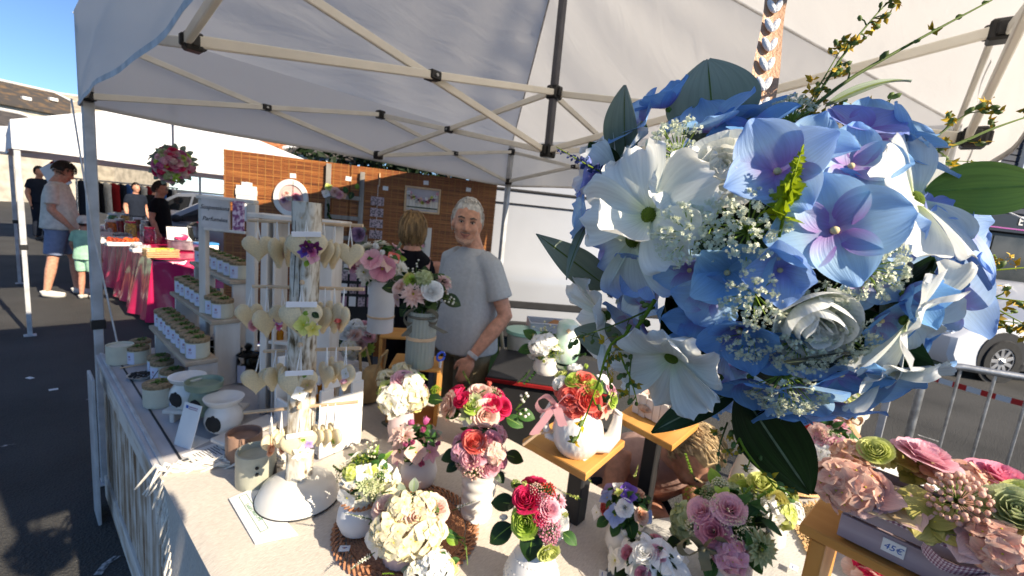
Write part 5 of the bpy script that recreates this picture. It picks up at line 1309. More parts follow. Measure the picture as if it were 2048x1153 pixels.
# 2 fuchsia and blush in a folded white metal vase
b = at(960, 893, ZC)
t, c, k = arr('wide fuchsia and blush bouquet with green succulents in a square white metal vase', b, 958, 812, 58, [('peony', 'hot', 912, 790, 22), ('peony', 'hot', 926, 802, 17), ('rose', 'blush', 893, 812, 24), ('rose', 'blush', 960, 782, 22), ('floret', 'M', 0, 0, 0)][:4]+[('rose', 'lime', 945, 812, 16), ('star', 'sage', 936, 826, 20), ('mum', 'sage', 948, 800, 18), ('ran', 'hot', 985, 806, 18), ('ran', 'hot', 1007, 812, 19), ('rose', 'hot', 1000, 828, 13), ('rose', 'blush', 972, 832, 24), ('bud', 'coral', 978, 770, 14), ('lace', 'blush', 985, 788, 18), ('bead', 'snow', 1030, 820, 30), ('leaf', 'M', 1052, 832, 34), ('leaf', 'M', 1030, 845, 34), ('leaf', 'D', 868, 800, 30), ('leaf', 'M', 905, 830, 26), ('berry', 'lime', 870, 780, 10), ('sprig', 'O', 940, 768, 26)], (('rose', 'blush', .03), ('star', 'sage', .03), ('peony', 'hot', .028)), 16, .62)
h = (c.z-b.z); mb = MB()
mb.add(([(-.045, -.045, 0), (.045, -.045, 0), (.045, .045, 0), (-.045, .045, 0), (-.064, -.064, h*.86), (.064, -.064, h*.80), (.064, .064, h*.86), (-.064, .064, h*.80)], [(3, 2, 1, 0), (0, 1, 5, 4), (1, 2, 6, 5), (2, 3, 7, 6), (3, 0, 4, 7)]))
o = mb.build('metal_vase', GREYV, t, smooth=False); o.rotation_euler.z = .55
# 3 tulips in a round white glass
b = at(836, 966, ZC)
t, c, k = arr('pink and magenta tulip bouquet with grey leaves in a round milky vase', b, 833, 893, 50, [('bud', 'tulip', 846, 862, 15), ('bud', 'magenta', 874, 888, 14), ('lily', 'blush', 800, 868, 26), ('lily', 'blush', 796, 905, 22), ('bud', 'magenta', 812, 890, 14), ('bud', 'tulip', 826, 886, 14), ('mum', 'blush', 810, 872, 20), ('bud', 'tulip', 842, 924, 18), ('lily', 'pink', 862, 905, 20), ('leaf', 'E', 795, 880, 26), ('leaf', 'E', 860, 868, 24), ('spike', 'sage', 848, 900, 34), ('spike', 'sage', 820, 912, 30), ('floret', 'blush', 832, 905, 20), ('leaf', 'E', 872, 870, 24), ('star', 'pink', 790, 918, 16)], (('lily', 'blush', .04), ('bud', 'magenta', .022), ('leaf', 'E', .04)), 14)
vase(t, [(.03, 0), (.052, .012), (.058, .045), (.05, .075), (.034, .09)], MATTW)
# 4 pink ranunculus in the ringed white vase
b = at(952, 1030, ZC)
t, c, k = arr('pink ranunculus and blush berry bouquet in the white ringed vase', b, 960, 905, 57, [('ran', 'coral', 950, 884, 22), ('ran', 'rose', 985, 880, 19), ('rose', 'hot', 938, 872, 14), ('peony', 'pink', 940, 918, 19), ('ran', 'pink', 980, 936, 19), ('rose', 'pink', 964, 914, 12), ('sedum', 'blush', 944, 936, 22), ('sedum', 'blush', 926, 925, 16), ('hyd', 'blush', 990, 905, 22), ('hyd', 'pink', 918, 905, 18), ('rose', 'blush', 972, 895, 14), ('hyd', 'rose', 1003, 925, 14), ('mum', 'pink', 1012, 912, 14), ('broad', 'D', 900, 912, 36), ('broad', 'D', 1030, 915, 36), ('broad', 'D', 955, 965, 36), ('leaf', 'D', 905, 935, 26), ('leaf', 'D', 1000, 955, 24)], (('hyd', 'pink', .035), ('rose', 'blush', .025), ('broad', 'D', .045)), 16, .85, 'D')
hv = zat(b, 940)-b.z; pr = []
for i in range(29): z = hv*i/28; pr.append((.042+.008*(z/hv)+.0035*abs(math.sin(z/hv*PI*4.5)), z))
vase(t, pr, CERW, 40)
hd = MB().add(tube([(.052, -.01, hv*.9), (.075, -.02, hv*1.02)], .006, 8)).build('wooden_handle', CRATEZ, t)
# 5 white and green on a round matt bowl
b = at(716, 1062, ZC+.008)
t, c, k = arr('white and pale green bouquet in round matt white bowl left on the mat', b, 738, 955, 55, [('floret', 'snow', 728, 944, 17), ('floret', 'ivory', 700, 958, 16), ('bud', 'snow', 685, 968, 12), ('bud', 'snow', 705, 972, 12), ('bud', 'snow', 702, 938, 12), ('floret', 'snow', 770, 936, 16), ('lace', 'ivory', 752, 962, 22), ('lace', 'limey', 765, 950, 18), ('mum', 'sage', 735, 968, 20), ('hyd', 'sage', 765, 985, 22), ('hyd', 'limey', 700, 945, 16), ('lace', 'ivory', 735, 985, 20), ('floret', 'snow', 690, 1000, 22), ('floret', 'ivory', 715, 1000, 20), ('floret', 'snow', 780, 965, 18), ('lace', 'limey', 720, 925, 18), ('bead', 'ivory', 740, 915, 24), ('lance', 'L', 752, 905, 30), ('lance', 'L', 775, 912, 28), ('star', 'limey', 745, 940, 12), ('floret', 'ivory', 795, 955, 18), ('sprig', 'O', 690, 945, 26)], (('lace', 'ivory', .035), ('floret', 'ivory', .03), ('hyd', 'sage', .03)), 20, .85)
vase(t, [(.026, 0), (.044, .012), (.055, .04), (.052, .066), (.04, .086), (.037, .094)], M_('matt_grey_white_bowl', hx('#cdcfd3'), .6, .03, 12))
mb = MB()
for i in range(20): a = i*2*PI/20; mb.add(tube([(.041*math.cos(a), .041*math.sin(a), .088), (.047*math.cos(a+.2), .047*math.sin(a+.2), .092), (.041*math.cos(a+.4), .041*math.sin(a+.4), .097)], .003, 4))
mb.build('rope_trim', JUTE, t)
# 6 big cream hydrangea with blush roses on the mat
b = at(800, 1120, ZC+.006)
t, c, k = arr('big cream hydrangea bouquet with blush roses in the middle of the jute mat', b, 822, 1045, 78, [('hyd', 'cream', 800, 1082, 36), ('hyd', 'cream', 850, 1072, 38), ('hyd', 'cream', 770, 1060, 30), ('hyd', 'cream', 800, 1012, 28), ('hyd', 'cream', 845, 1010, 28), ('rose', 'blush', 834, 1037, 29), ('rose', 'blush', 875, 1012, 26), ('rose', 'blush', 768, 1012, 24), ('rose', 'peach', 760, 1060, 16), ('floret', 'cream', 812, 1095, 28), ('floret', 'cream', 865, 1095, 26), ('floret', 'cream', 780, 1095, 26), ('floret', 'ivory', 745, 1085, 28), ('floret', 'ivory', 790, 1040, 22), ('floret', 'cream', 880, 1060, 24), ('spike', 'ivory', 745, 1040, 50), ('spike', 'ivory', 750, 1105, 46), ('spike', 'ivory', 905, 1022, 46), ('spike', 'ivory', 770, 1048, 34), ('leaf', 'E', 802, 978, 22), ('leaf', 'E', 828, 970, 26), ('mum', 'D', 0, 0, 0)][:21]+[('broad', 'E', 874, 1045, 22), ('leaf', 'D', 870, 1015, 20), ('lance', 'M', 900, 1070, 46), ('leaf', 'L', 905, 1082, 24), ('bud', 'snow', 766, 1035, 10), ('leaf', 'D', 828, 1000, 20)], (('hyd', 'cream', .05), ('floret', 'cream', .04), ('rose', 'blush', .03)), 18, .8)
vase(t, [(.036, 0), (.04, .004), (.046, .04), (.048, (c.z-b.z)*.8)], PINKG, 36, .03, 18)
mb = MB(); p0 = dp(905, 1070, depth(c))-t.location
for e in ((930, 1100), (935, 1130)): mb.add(tube([p0, dp((905+e[0])/2+12, (1070+e[1])/2-8, depth(c)*.97)-t.location, dp(*e, depth(c)*.96)-t.location], [.002, .0016, .001], 5))
mb.build('trailing_stem', STEM, t)
# 7 white at the frame's foot
b = at(862, 1190, ZC)
t, c, k = arr('white hydrangea bouquet cut by the lower edge, below the cream one', b, 860, 1150, 50, [('hyd', 'snow', 862, 1130, 24), ('hyd', 'snow', 890, 1145, 22), ('hyd', 'ivory', 830, 1150, 22), ('floret', 'snow', 845, 1128, 18), ('broad', 'E', 812, 1140, 20), ('floret', 'limey', 905, 1135, 16), ('fern', 'L', 795, 1150, 24), ('leaf', 'M', 910, 1122, 18), ('floret', 'snow', 880, 1122, 18)], (('hyd', 'snow', .035), ('floret', 'limey', .03)), 14)
vase(t, [(.03, 0), (.04, .02), (.036, .05)], MATTW)
# 8 magenta and lime ranunculus in the dotted white vase
b = at(1058, 1190, ZC)
t, c, k = arr('magenta, lime and white ranunculus bouquet in the dotted white vase', b, 1068, 1030, 62, [('ran', 'hot', 1053, 998, 25), ('ran', 'lime', 1050, 1045, 27), ('bud', 'snow', 1010, 1035, 19), ('rose', 'pink', 1100, 1018, 20), ('ran', 'snow', 1122, 1050, 26), ('bud', 'limey', 1050, 972, 16), ('bud', 'limey', 1028, 968, 11), ('berry', 'lime', 1030, 967, 9), ('sedum', 'coral', 1095, 982, 17), ('sedum', 'rose', 1085, 1000, 14), ('mum', 'pink', 1120, 1000, 18), ('sedum', 'pink', 1100, 1060, 21), ('sedum', 'pink', 1090, 1042, 15), ('sedum', 'pink', 1102, 1078, 15), ('rose', 'hot', 1082, 1035, 13), ('ran', 'limey', 1098, 1108, 20), ('bud', 'limey', 1128, 1030, 16), ('broad', 'D', 1000, 1068, 50), ('broad', 'D', 1062, 1090, 56), ('broad', 'D', 1005, 1005, 46), ('leaf', 'M', 1140, 1078, 30), ('sedum', 'blush', 1072, 980, 14)], (('ran', 'hot', .03), ('broad', 'D', .05), ('sedum', 'pink', .025), ('ran', 'limey', .028)), 18, .9, 'D')
h = zat(b, 1085)-b.z
v_ = vase(t, [(.04, 0), (.058, .015), (.064, h*.45), (.05, h*.72), (.03, h*.88), (.026, h*1.05)], MATTW, 40)
mb = MB()
for j in range(9):
    z = h*(.08+.085*j); r = [.060, .0625, .0635, .0645, .064, .061, .056, .050, .044][j]
    for i in range(34): a = (i+.5*(j % 2))*2*PI/34; mb.add(ball(.0026, (r*math.cos(a), r*math.sin(a), z), 1))
kind(mb.build('raised_dots', MATTW, v_), 'stuff')
mb = MB(); p0 = c+V((.03, 0, .01))-t.location
# 9 lilac, blue and peach posy in an egg vase
b = at(1240, 1108, ZC)
t, c, k = arr('small posy of lilac, blue and peach flowers in the egg shaped white vase', b, 1248, 1020, 47, [('floret', 'lilac', 1218, 975, 19), ('floret', 'violet', 1258, 977, 17), ('floret', 'violet', 1258, 992, 15), ('floret', 'blue', 1212, 993, 16), ('rose', 'coral', 1207, 1015, 13), ('rose', 'peach', 1280, 985, 12), ('rose', 'snow', 1250, 1015, 15), ('floret', 'blue', 1228, 1032, 20), ('rose', 'peach', 1285, 1032, 14), ('floret', 'blue', 1300, 1035, 14), ('floret', 'snow', 1190, 1025, 14), ('bud', 'lime', 1282, 1050, 9), ('bud', 'lime', 1278, 1065, 9), ('star', 'limey', 1238, 985, 10), ('leaf', 'M', 1260, 1055, 40), ('leaf', 'M', 1205, 1045, 26), ('leaf', 'D', 1290, 1000, 24), ('spike', 'limey', 1268, 960, 28), ('spike', 'limey', 1165, 1000, 40), ('spike', 'limey', 1185, 968, 24), ('leaf', 'M', 1230, 1060, 26), ('bud', 'lime', 1296, 1005, 8), ('floret', 'snow', 1238, 972, 14)], (('floret', 'blue', .022), ('rose', 'peach', .017), ('leaf', 'M', .03)), 16, .9)
h = zat(b, 1048)-b.z; vase(t, [(.022, 0), (.036, .01), (.046, h*.4), (.044, h*.65), (.03, h*.95), (.024, h)], CERW)
# 10 white freesia with pink buds
b = at(1300, 1185, ZT+.002)
t, c, k = arr('white freesia and rolled pink buds bouquet at the lower edge', b, 1300, 1130, 62, [('lily', 'ivory', 1255, 1110, 34), ('lily', 'snow', 1300, 1100, 34), ('peony', 'snow', 1290, 1108, 20), ('lily', 'snow', 1345, 1125, 38), ('ran', 'rose', 1254, 1104, 14), ('ran', 'pink', 1316, 1106, 16), ('ran', 'rose', 1285, 1152, 14), ('floret', 'ivory', 1275, 1135, 24), ('floret', 'snow', 1365, 1110, 20), ('broad', 'D', 1240, 1138, 40), ('leaf', 'D', 1330, 1125, 24), ('leaf', 'M', 1310, 1140, 24), ('lily', 'ivory', 1225, 1120, 26), ('bud', 'ivory', 1250, 1070, 18), ('bud', 'snow', 1288, 1084, 16), ('floret', 'snow', 1325, 1145, 26)], (('lily', 'ivory', .035), ('ran', 'rose', .018), ('broad', 'D', .04)), 16, .8, 'D')
vase(t, [(.03, 0), (.045, .01), (.04, .05)], MATTW)
# 11 dusty pink roses, lace flower, khaki ribbon
b = at(1452, 1172, ZT+.002)
t, c, k = arr('large bouquet of dusty pink roses and lace flowers with a khaki bow', b, 1452, 1062, 92, [('rose', 'pink', 1460, 1015, 27), ('rose', 'pink', 1402, 1022, 25), ('rose', 'rose', 1424, 1062, 29), ('lace', 'ivory', 1428, 1008, 18), ('berry', 'ivory', 1390, 1052, 18), ('lace', 'ivory', 1465, 1055, 22), ('lace', 'ivory', 1487, 1048, 16), ('lace', 'limey', 1385, 990, 22), ('berry', 'ivory', 1440, 968, 15), ('berry', 'sage', 1415, 985, 14), ('mum', 'sage', 1525, 1100, 32), ('hyd', 'pink', 1460, 1110, 32), ('rose', 'blush', 1470, 1140, 22), ('star', 'lime', 1446, 988, 20), ('hyd', 'sage', 1370, 1035, 34), ('hyd', 'sage', 1362, 1058, 26), ('spike', 'ivory', 1530, 1030, 44), ('broad', 'D', 1350, 1090, 44), ('broad', 'D', 1525, 1045, 28), ('broad', 'D', 1485, 1140, 30), ('fern', 'L', 1390, 960, 44), ('leaf', 'L', 1428, 955, 34), ('fern', 'M', 1500, 1080, 40), ('sprig', 'L', 1510, 1005, 40), ('leaf', 'M', 1512, 1130, 30), ('fern', 'L', 1485, 1000, 40), ('leaf', 'M', 1420, 1140, 34)], (('hyd', 'sage', .035), ('lace', 'ivory', .03), ('broad', 'D', .05), ('rose', 'pink', .03)), 22, .95)
vase(t, [(.04, 0), (.052, .02), (.05, .09), (.046, .10)], CERW)
KHAK = M_('khaki_ribbon', hx('#6f6a50'), .6, .08, 30, trl=.1)
def loop_ribbon(parent, name, pts, w_, mat, up):
    """flat ribbon through pts (local), width direction up"""
    up = V(up).normalized(); P = [V(p) for p in pts]; n = 14; S = []
    for i in range(n+1):
        x = i/n*(len(P)-1); j = min(int(x), len(P)-2); f = x-j
        p0, p1, p2, p3 = P[max(j-1, 0)], P[j], P[j+1], P[min(j+2, len(P)-1)]
        S.append(.5*((2*p1)+(p2-p0)*f+(2*p0-5*p1+4*p2-p3)*f*f+(3*p1-p0-3*p2+p3)*f**3))
    mb = MB(); mb.add(grid(lambda u, v: S[round(v*n)]+up*((u-.5)*w_)+V((.0, .0, .002*math.sin(u*6+v*9))), 3, n)); return mb.build(name, mat, parent)
def bow(parent, px, py, D, s, mat, tails=((-.6, -1.4), (.7, -1.2)), wpx=.5, name='ribbon_loop'):
    q = lambda dx, dy, dz=0: dp(px+dx*s, py-dy*s, D-dz)-parent.location
    for sg in (-1, 1): loop_ribbon(parent, name, [q(0, 0, .002), q(sg*.6, .55, .012), q(sg*1.15, .2, .012), q(sg*.8, -.35, .008), q(0, 0, .006)], s*wpx*D/FPX, mat, V((0, 0, 1))*.6+FW*-.6+RT*.2)
    for tx, ty in tails: loop_ribbon(parent, 'ribbon_tail', [q(0, 0, .008), q(tx*.5, ty*.45, .012), q(tx, ty, .010)], s*wpx*D/FPX, mat, RT)
    MB().add(ball(s*.16*D/FPX, q(0, 0, .012), 2)).build('ribbon_knot', mat, parent)
bow(t, 1405, 1098, depth(c)-.085, 40, KHAK, ((.2, -1.1), (1.2, -.35)), .55)
# 12 lime peonies behind
b = at(1530, 1085, ZT+.002)
t, c, k = arr('lime peony and white sweet pea bouquet behind the dusty pink roses', b, 1528, 1010, 55, [('peony', 'lime', 1490, 985, 22), ('peony', 'limey', 1525, 970, 24), ('ran', 'olive', 1548, 1005, 24), ('floret', 'mauve', 1500, 965, 16), ('floret', 'blush', 1512, 978, 14), ('hyd', 'snow', 1535, 1025, 30), ('hyd', 'limey', 1565, 1030, 26), ('floret', 'snow', 1530, 992, 18), ('peony', 'limey', 1475, 965, 20), ('berry', 'sage', 1505, 998, 16), ('floret', 'ivory', 1560, 1060, 22)], (('hyd', 'snow', .035), ('peony', 'limey', .03)), 14)
vase(t, [(.035, 0), (.05, .02), (.046, .08)], CERW)
# 14 small pink and purple
b = at(1650, 985, ZT+.002)
t, c, k = arr('little bouquet of pink and purple rosebuds with white lace in a slim white jug', b, 1652, 885, 50, [('rose', 'coral', 1610, 855, 17), ('rose', 'blush', 1635, 862, 15), ('rose', 'pink', 1640, 877, 16), ('rose', 'pink', 1672, 890, 17), ('rose', 'pink', 1682, 902, 15), ('rose', 'magenta', 1625, 890, 13), ('hyd', 'snow', 1648, 905, 22), ('lace', 'ivory', 1660, 875, 16), ('leaf', 'M', 1672, 872, 20), ('leaf', 'L', 1668, 925, 22), ('leaf', 'M', 1695, 910, 20), ('bud', 'pink', 1605, 872, 12), ('floret', 'snow', 1675, 935, 16)], (('rose', 'pink', .025), ('lace', 'ivory', .02), ('leaf', 'M', .03)), 14)
h = zat(b, 915)-b.z; vase(t, [(.032, 0), (.04, .01), (.036, h*.6), (.034, h)], CERW)
# 15 tall white jug in the shade of the ball
b = at(1490, 1000, ZT+.002)
t, c, k = arr('tall white jug with blush roses half hidden under the big dark leaf', b, 1512, 880, 40, [('rose', 'blush', 1500, 895, 18), ('rose', 'pink', 1525, 880, 18), ('floret', 'snow', 1490, 880, 18), ('star', 'limey', 1515, 905, 14), ('leaf', 'M', 1530, 905, 22)], (('rose', 'blush', .03), ('leaf', 'M', .04)), 12)
h = zat(b, 905)-b.z; vase(t, [(.06, 0), (.066, .01), (.06, h*.5), (.046, h*.85), (.052, h)], CERW)
MB().add(tube([(.058, 0, h*.85), (.10, 0, h*.75), (.10, 0, h*.4), (.06, 0, h*.25)], .007, 8)).build('handle', CERW, t)
# 16 yellow and white in a lace wrapped jar
b = at(1682, 892, ZT+.003)
t, c, k = arr('yellow and white bouquet in a lace wrapped jar tied with a peach bow', b, 1690, 808, 38, [('floret', 'limey', 1665, 808, 22), ('floret', 'yellow', 1680, 798, 18), ('floret', 'ivory', 1700, 800, 18), ('rose', 'ivory', 1712, 815, 16), ('broad', 'E', 1682, 828, 22), ('lily', 'ivory', 1725, 832, 24), ('broad', 'M', 1702, 835, 16), ('floret', 'limey', 1706, 792, 14)], (('floret', 'ivory', .035), ('floret', 'limey', .03)), 12)
h = zat(b, 832)-b.z; vase(t, [(.05, 0), (.055, .01), (.052, h)], M_('lace_wrap', hx('#d9d2bd'), .8, .12, 90, bump=.4, bsc=300))
bow(t, 1698, 845, depth(b)-.06, 22, M_('peach_ribbon', hx('#cf9c74'), .6, .05, 30), ((-.9, -1.6), (.9, -1.4)), .45)
# 18 green and white behind the teapot, among the boxes
b = dp(1090, 745, 2.0)
t, c, k = arr('white blossom and dark green bouquet behind the teapot', b, 1092, 698, 40, [('hyd', 'snow', 1080, 690, 22), ('hyd', 'snow', 1095, 683, 18), ('leaf', 'M', 1060, 670, 30), ('leaf', 'M', 1052, 700, 30), ('bud', 'limey', 1080, 715, 9), ('bud', 'limey', 1088, 722, 9), ('bud', 'limey', 1068, 672, 8), ('lace', 'limey', 1110, 705, 18), ('sprig', 'M', 1075, 735, 34), ('sprig', 'D', 1125, 710, 40), ('fern', 'M', 1060, 740, 30), ('leaf', 'D', 1120, 725, 34), ('floret', 'ivory', 1115, 690, 14)], (('leaf', 'M', .06), ('bead', 'ivory', .06), ('hyd', 'snow', .04)), 18)
vase(t, [(.05, 0), (.06, .02), (.05, .08)], CERW)
# 19 ribbed glass vase on the honey box
b = V((pL.x, pL.y, 0)); pr_ = (pR-pL).normalized(); b = planept(838, 732, (0, 0, ptop), (0, 0, 1))
t, c, k = arr('pink dahlia and white rose bouquet in ribbed glass vase with grey gauze bow', b, 847, 588, 62, [('mum', 'blush', 826, 588, 25), ('ran', 'snow', 865, 582, 19), ('mum', 'lime', 823, 558, 16), ('mum', 'dust', 890, 562, 18), ('hyd', 'sage', 848, 556, 18), ('rose', 'blush', 797, 572, 14), ('bead', 'snow', 888, 590, 22), ('bead', 'snow', 832, 550, 20), ('floret', 'dust', 792, 600, 14), ('broad', 'D', 905, 602, 38), ('broad', 'D', 812, 618, 34), ('leaf', 'D', 783, 577, 34), ('broad', 'M', 878, 556, 24), ('leaf', 'O', 862, 612, 30), ('broad', 'D', 850, 545, 24), ('leaf', 'D', 800, 560, 24), ('broad', 'D', 880, 575, 22), ('mum', 'olive', 818, 553, 14)], (('broad', 'D', .05), ('mum', 'blush', .035), ('hyd', 'sage', .03)), 18, .8, 'D')
h = zat(b, 622)-b.z; r = 28*depth(b)/FPX
vase(t, [(r*.95, 0), (r, .006), (r, h), (r*.92, h), (r*.90, .012), (0, .01)], RIBG, 96, .025, 24)
mb = MB()
for i in range(9): a = i*.7; mb.add(tube([(r*.3*math.cos(a+2), r*.3*math.sin(a+2), .015), (r*.45*math.cos(a), r*.45*math.sin(a), h)], .004, 5))
mb.build('stems', STEM, t)
MB().add(lathe([(r*1.01, h*.50), (r*1.06, h*.505), (r*1.06, h*.56), (r*1.01, h*.565)], 40)).build('raffia_band', DOWEL, t)
GAUZE = M_('grey_gauze', hx('#7f7d70'), .7, .1, 60, trl=.35)
bow(t, 842, 640, depth(b)-r-.005, 30, GAUZE, ((1.6, -.9), (-1.1, -1.1)), .5)
MB().add(tube([(r*1.02*math.cos(a*.3), r*1.02*math.sin(a*.3), h*.92) for a in range(22)], .006, 5)).build('gauze_band', GAUZE, t)
# 20 tall white cylinder on the box behind
b = planept(760, 662, (0, 0, ptop2), (0, 0, 1))
t, c, k = arr('tall pink lily and white tulip bouquet in a white cylinder vase', b, 757, 530, 58, [('anem', 'pink', 744, 520, 20), ('anem', 'rose', 765, 538, 24), ('lily', 'blush', 778, 526, 18), ('bud', 'snow', 752, 495, 16), ('bud', 'snow', 764, 508, 15), ('mum', 'ivory', 727, 545, 20), ('mum', 'ivory', 805, 540, 18), ('rose', 'rose', 706, 530, 14), ('leaf', 'L', 790, 545, 26), ('leaf', 'L', 800, 520, 24), ('sprig', 'E', 785, 505, 30), ('floret', 'coral', 788, 515, 13), ('lily', 'ivory', 735, 560, 20), ('fern', 'M', 715, 540, 26), ('sprig', 'M', 745, 555, 26), ('floret', 'dust', 720, 520, 12)], (('mum', 'ivory', .05), ('leaf', 'M', .06), ('anem', 'pink', .04)), 16, .8)
h = zat(b, 562)-b.z; r = 25*depth(b)/FPX
vase(t, [(r, 0), (r*1.01, .005), (r*1.0, h), (r*.9, h), (r*.88, h-.03), (0, h-.04)], MATTW, 36); MB().add(lathe([(r*1.01, h*.28), (r*1.05, h*.285), (r*1.05, h*.32), (r*1.01, h*.325)], 36)).build('raffia_band', DOWEL, t)
# 21 cream, pink and moss beside the post
b = at(722, 752, ZT+.006)
t, c, k = arr('white and dusty pink bouquet with a moss ball beside the right ends of the dowels', b, 712, 680, 44, [('ran', 'snow', 693, 665, 16), ('hyd', 'ivory', 700, 695, 18), ('rose', 'blush', 710, 668, 12), ('rose', 'snow', 735, 660, 12), ('rose', 'pink', 730, 648, 11), ('rose', 'pink', 738, 672, 12), ('hyd', 'snow', 712, 650, 14), ('berry', 'sage', 672, 690, 12), ('mum', 'lime', 733, 700, 18), ('rose', 'dust', 722, 690, 11), ('ran', 'ivory', 698, 712, 14)], (('rose', 'blush', .03), ('mum', 'lime', .035)), 12)
vase(t, [(.04, 0), (.05, .02), (.045, .06)], CERW)

# ------------------------------------------------------------------ teapot on its board, box on the second board
bz = 1.06
q = [at(1046, 878, bz), at(1172, 948, bz), at(1250, 882, bz), at(1128, 832, bz)]
def slab_thing(name, lab, cat, ps, th, mat, part, group=None):
    c = sum(ps, V())/len(ps); t = thing(name, lab, cat, V((c.x, c.y, 0)), 0, group); n = len(ps)
    mb = MB(); vv = []
    for f, dz in ((.985, 0), (1, -.003), (1, -th+.003), (.985, -th)): vv += [(c+(p-c)*f-V((c.x, c.y, 0))+V((0, 0, dz))) for p in ps]
    ff = [tuple(range(n))]+[(j*n+i, (j+1)*n+i, (j+1)*n+(i+1) % n, j*n+(i+1) % n) for j in range(3) for i in range(n)]+[tuple(range(3*n, 4*n))[::-1]]
    mb.add((vv, [f[::-1] for f in ff])); mb.build(part, mat, t, smooth=False); return t, c
BD, cb = slab_thing('plant_stand', 'honey wood board on a dark stand carrying the white teapot', 'stand', q, .022, CRATE, 'board')
MB().add(box(.05, .05, bz-.024, (.06, .0, (bz-.024)/2), .004)).build('leg', BLKM, BD); MB().add(box(.24, .2, .03, (.06, 0, .015), .004)).build('foot', BLKM, BD)
MB().add(box(.02, .014, .0012, at(1168, 918, bz)-V((cb.x, cb.y, 0))+V((0, 0, .0008)))).build('price_tag', WHITEC, BD)
bz2 = 1.0
q2 = [at(1232, 832, bz2), at(1345, 892, bz2), at(1398, 848, bz2), at(1290, 790, bz2)]
BD2, cb2 = slab_thing('plant_stand', 'second honey wood board carrying the white planked box with a shell', 'stand', q2, .022, CRATE, 'board')
MB().add(box(.05, .05, bz2-.024, (0, 0, (bz2-.024)/2), .004)).build('leg', BLKM, BD2); MB().add(box(.24, .2, .03, (0, 0, .015), .004)).build('foot', BLKM, BD2)
b = at(1150, 903, bz+.0005); D = depth(b); k = D/FPX
t, c, k2_ = arr('white diamond pattern teapot planted with coral ranunculus and a pink ribbon', b, 1160, 788, 56, [('ran', 'coral', 1178, 800, 23), ('rose', 'coral', 1140, 792, 22), ('rose', 'coral', 1168, 757, 20), ('ran', 'lime', 1148, 760, 17), ('ran', 'lime', 1187, 775, 17), ('peony', 'snow', 1120, 768, 15), ('peony', 'snow', 1150, 738, 15), ('peony', 'coral', 1150, 812, 22), ('peony', 'coral', 1195, 822, 20), ('ran', 'limey', 1122, 748, 13), ('lily', 'salmon', 1215, 820, 22), ('bud', 'lime', 1172, 735, 12), ('floret', 'snow', 1212, 760, 18), ('rose', 'lime', 1228, 800, 15), ('rose', 'pink', 1225, 780, 14), ('leaf', 'M', 1205, 800, 18)], (('peony', 'coral', .035), ('ran', 'lime', .025)), 14, .75)
r = 50*k; h = zat(b, 815)-b.z
mb = MB()
def pot(u, v):
    a = u*2*PI; z = v*h; rr_ = r*math.sqrt(max(.02, 1-((v-.46)/.60)**2)); rr_ *= 1+.014*(abs(math.sin(a*13+v*9))+abs(math.sin(a*13-v*9))-1.1)
    return (rr_*math.cos(a), rr_*math.sin(a), z)
mb.add(grid(pot, 104, 28)); mb.add(lathe([(0, 0), (r*.62, .0), (r*.62, .004)], 32)); mb.build('pot_body', CERW, t)
sd = (RT-RT.dot(V((0, 0, 1)))*V((0, 0, 1))).normalized()
tp = dp(1236, 826, D-.02)-V(b)
MB().add(tube([sd*r*.7+V((0, 0, h*.22)), sd*r*1.15+V((0, 0, h*.22)), (sd*r*1.45+V((0, 0, h*.45))), (sd*r*1.5+V((0, 0, h*.5))).lerp(tp, .6), tp], [.024, .024, .019, .013, .0115], 14)).build('spout', CERW, t)
MB().add(lathe([(.009, 0), (.013, .0), (.0135, .003), (.009, .003)], 14), 0, Tm(tp, (tp*.3+V((0, 0, .02))).to_track_quat('Z', 'Y'))).build('spout_rim', CERW, t)
MB().add(tube([-sd*r*.9+V((0, 0, h*.8)), -sd*r*1.2+V((0, 0, h*.98)), -sd*r*1.42+V((0, 0, h*.7)), -sd*r*1.15+V((0, 0, h*.3)), -sd*r*.85+V((0, 0, h*.25))], .010, 10)).build('handle', CERW, t)
PRIB = M_('sheer_pink_ribbon', hx('#e2aab0'), .5, .05, 20, trl=.4)
bow(t, 1112, 812, D-.055, 34, PRIB, ((.4, -1.2), (-1.3, -1.7)), .55)
MB().add(tube([dp(1046, 890, D)-t.location, dp(1075, 868, D-.01)-t.location, dp(1110, 862, D-.02)-t.location], .004, 6)).build('raffia_tie', DOWEL, t)
b = at(1318, 838, bz2+.0005); k = depth(b)/FPX
t = thing('planked_box', 'white planked planter box with a brown shell on its side under the ball', 'box', b, math.atan2(q2[1].y-q2[0].y, q2[1].x-q2[0].x))
L_ = .17; h = .075
for i in range(6):
    x = -L_/2+L_*(i+.5)/6
    for s in (-1, 1): MB().add(box(L_/6-.002, .008, h+.006*math.sin(i*2), (x, s*.045, h/2+.002), .0015)).build('plank', SHELFW, t)
for s in (-1, 1): MB().add(box(.008, .08, h, (s*(L_/2-.004), 0, h/2+.002), .0015)).build('end_board', SHELFW, t)
MB().add(box(L_-.01, .08, .006, (0, 0, .005))).build('bottom_board', SHELFW, t)
def shell(u, v): a = (u-.5)*2.2; return (-.03+.035*v*math.sin(a), -.052-.008*math.sin(v*PI)-.001*math.sin(u*50)*v, .03+.03*v*math.cos(a)-.01)
MB().add(grid(shell, 20, 8)).build('shell', M_('brown_shell', hx('#b79a86'), .5, .25, 60), t)
for i in range(7): put(t, ['rose', 'anem', 'floret'][i % 3], ['snow', 'blush', 'ivory'][i % 3], (rnd.uniform(-.07, .07), rnd.uniform(-.03, .03), h+.008), (rnd.uniform(-.4, .4), -.4, 1), .028)

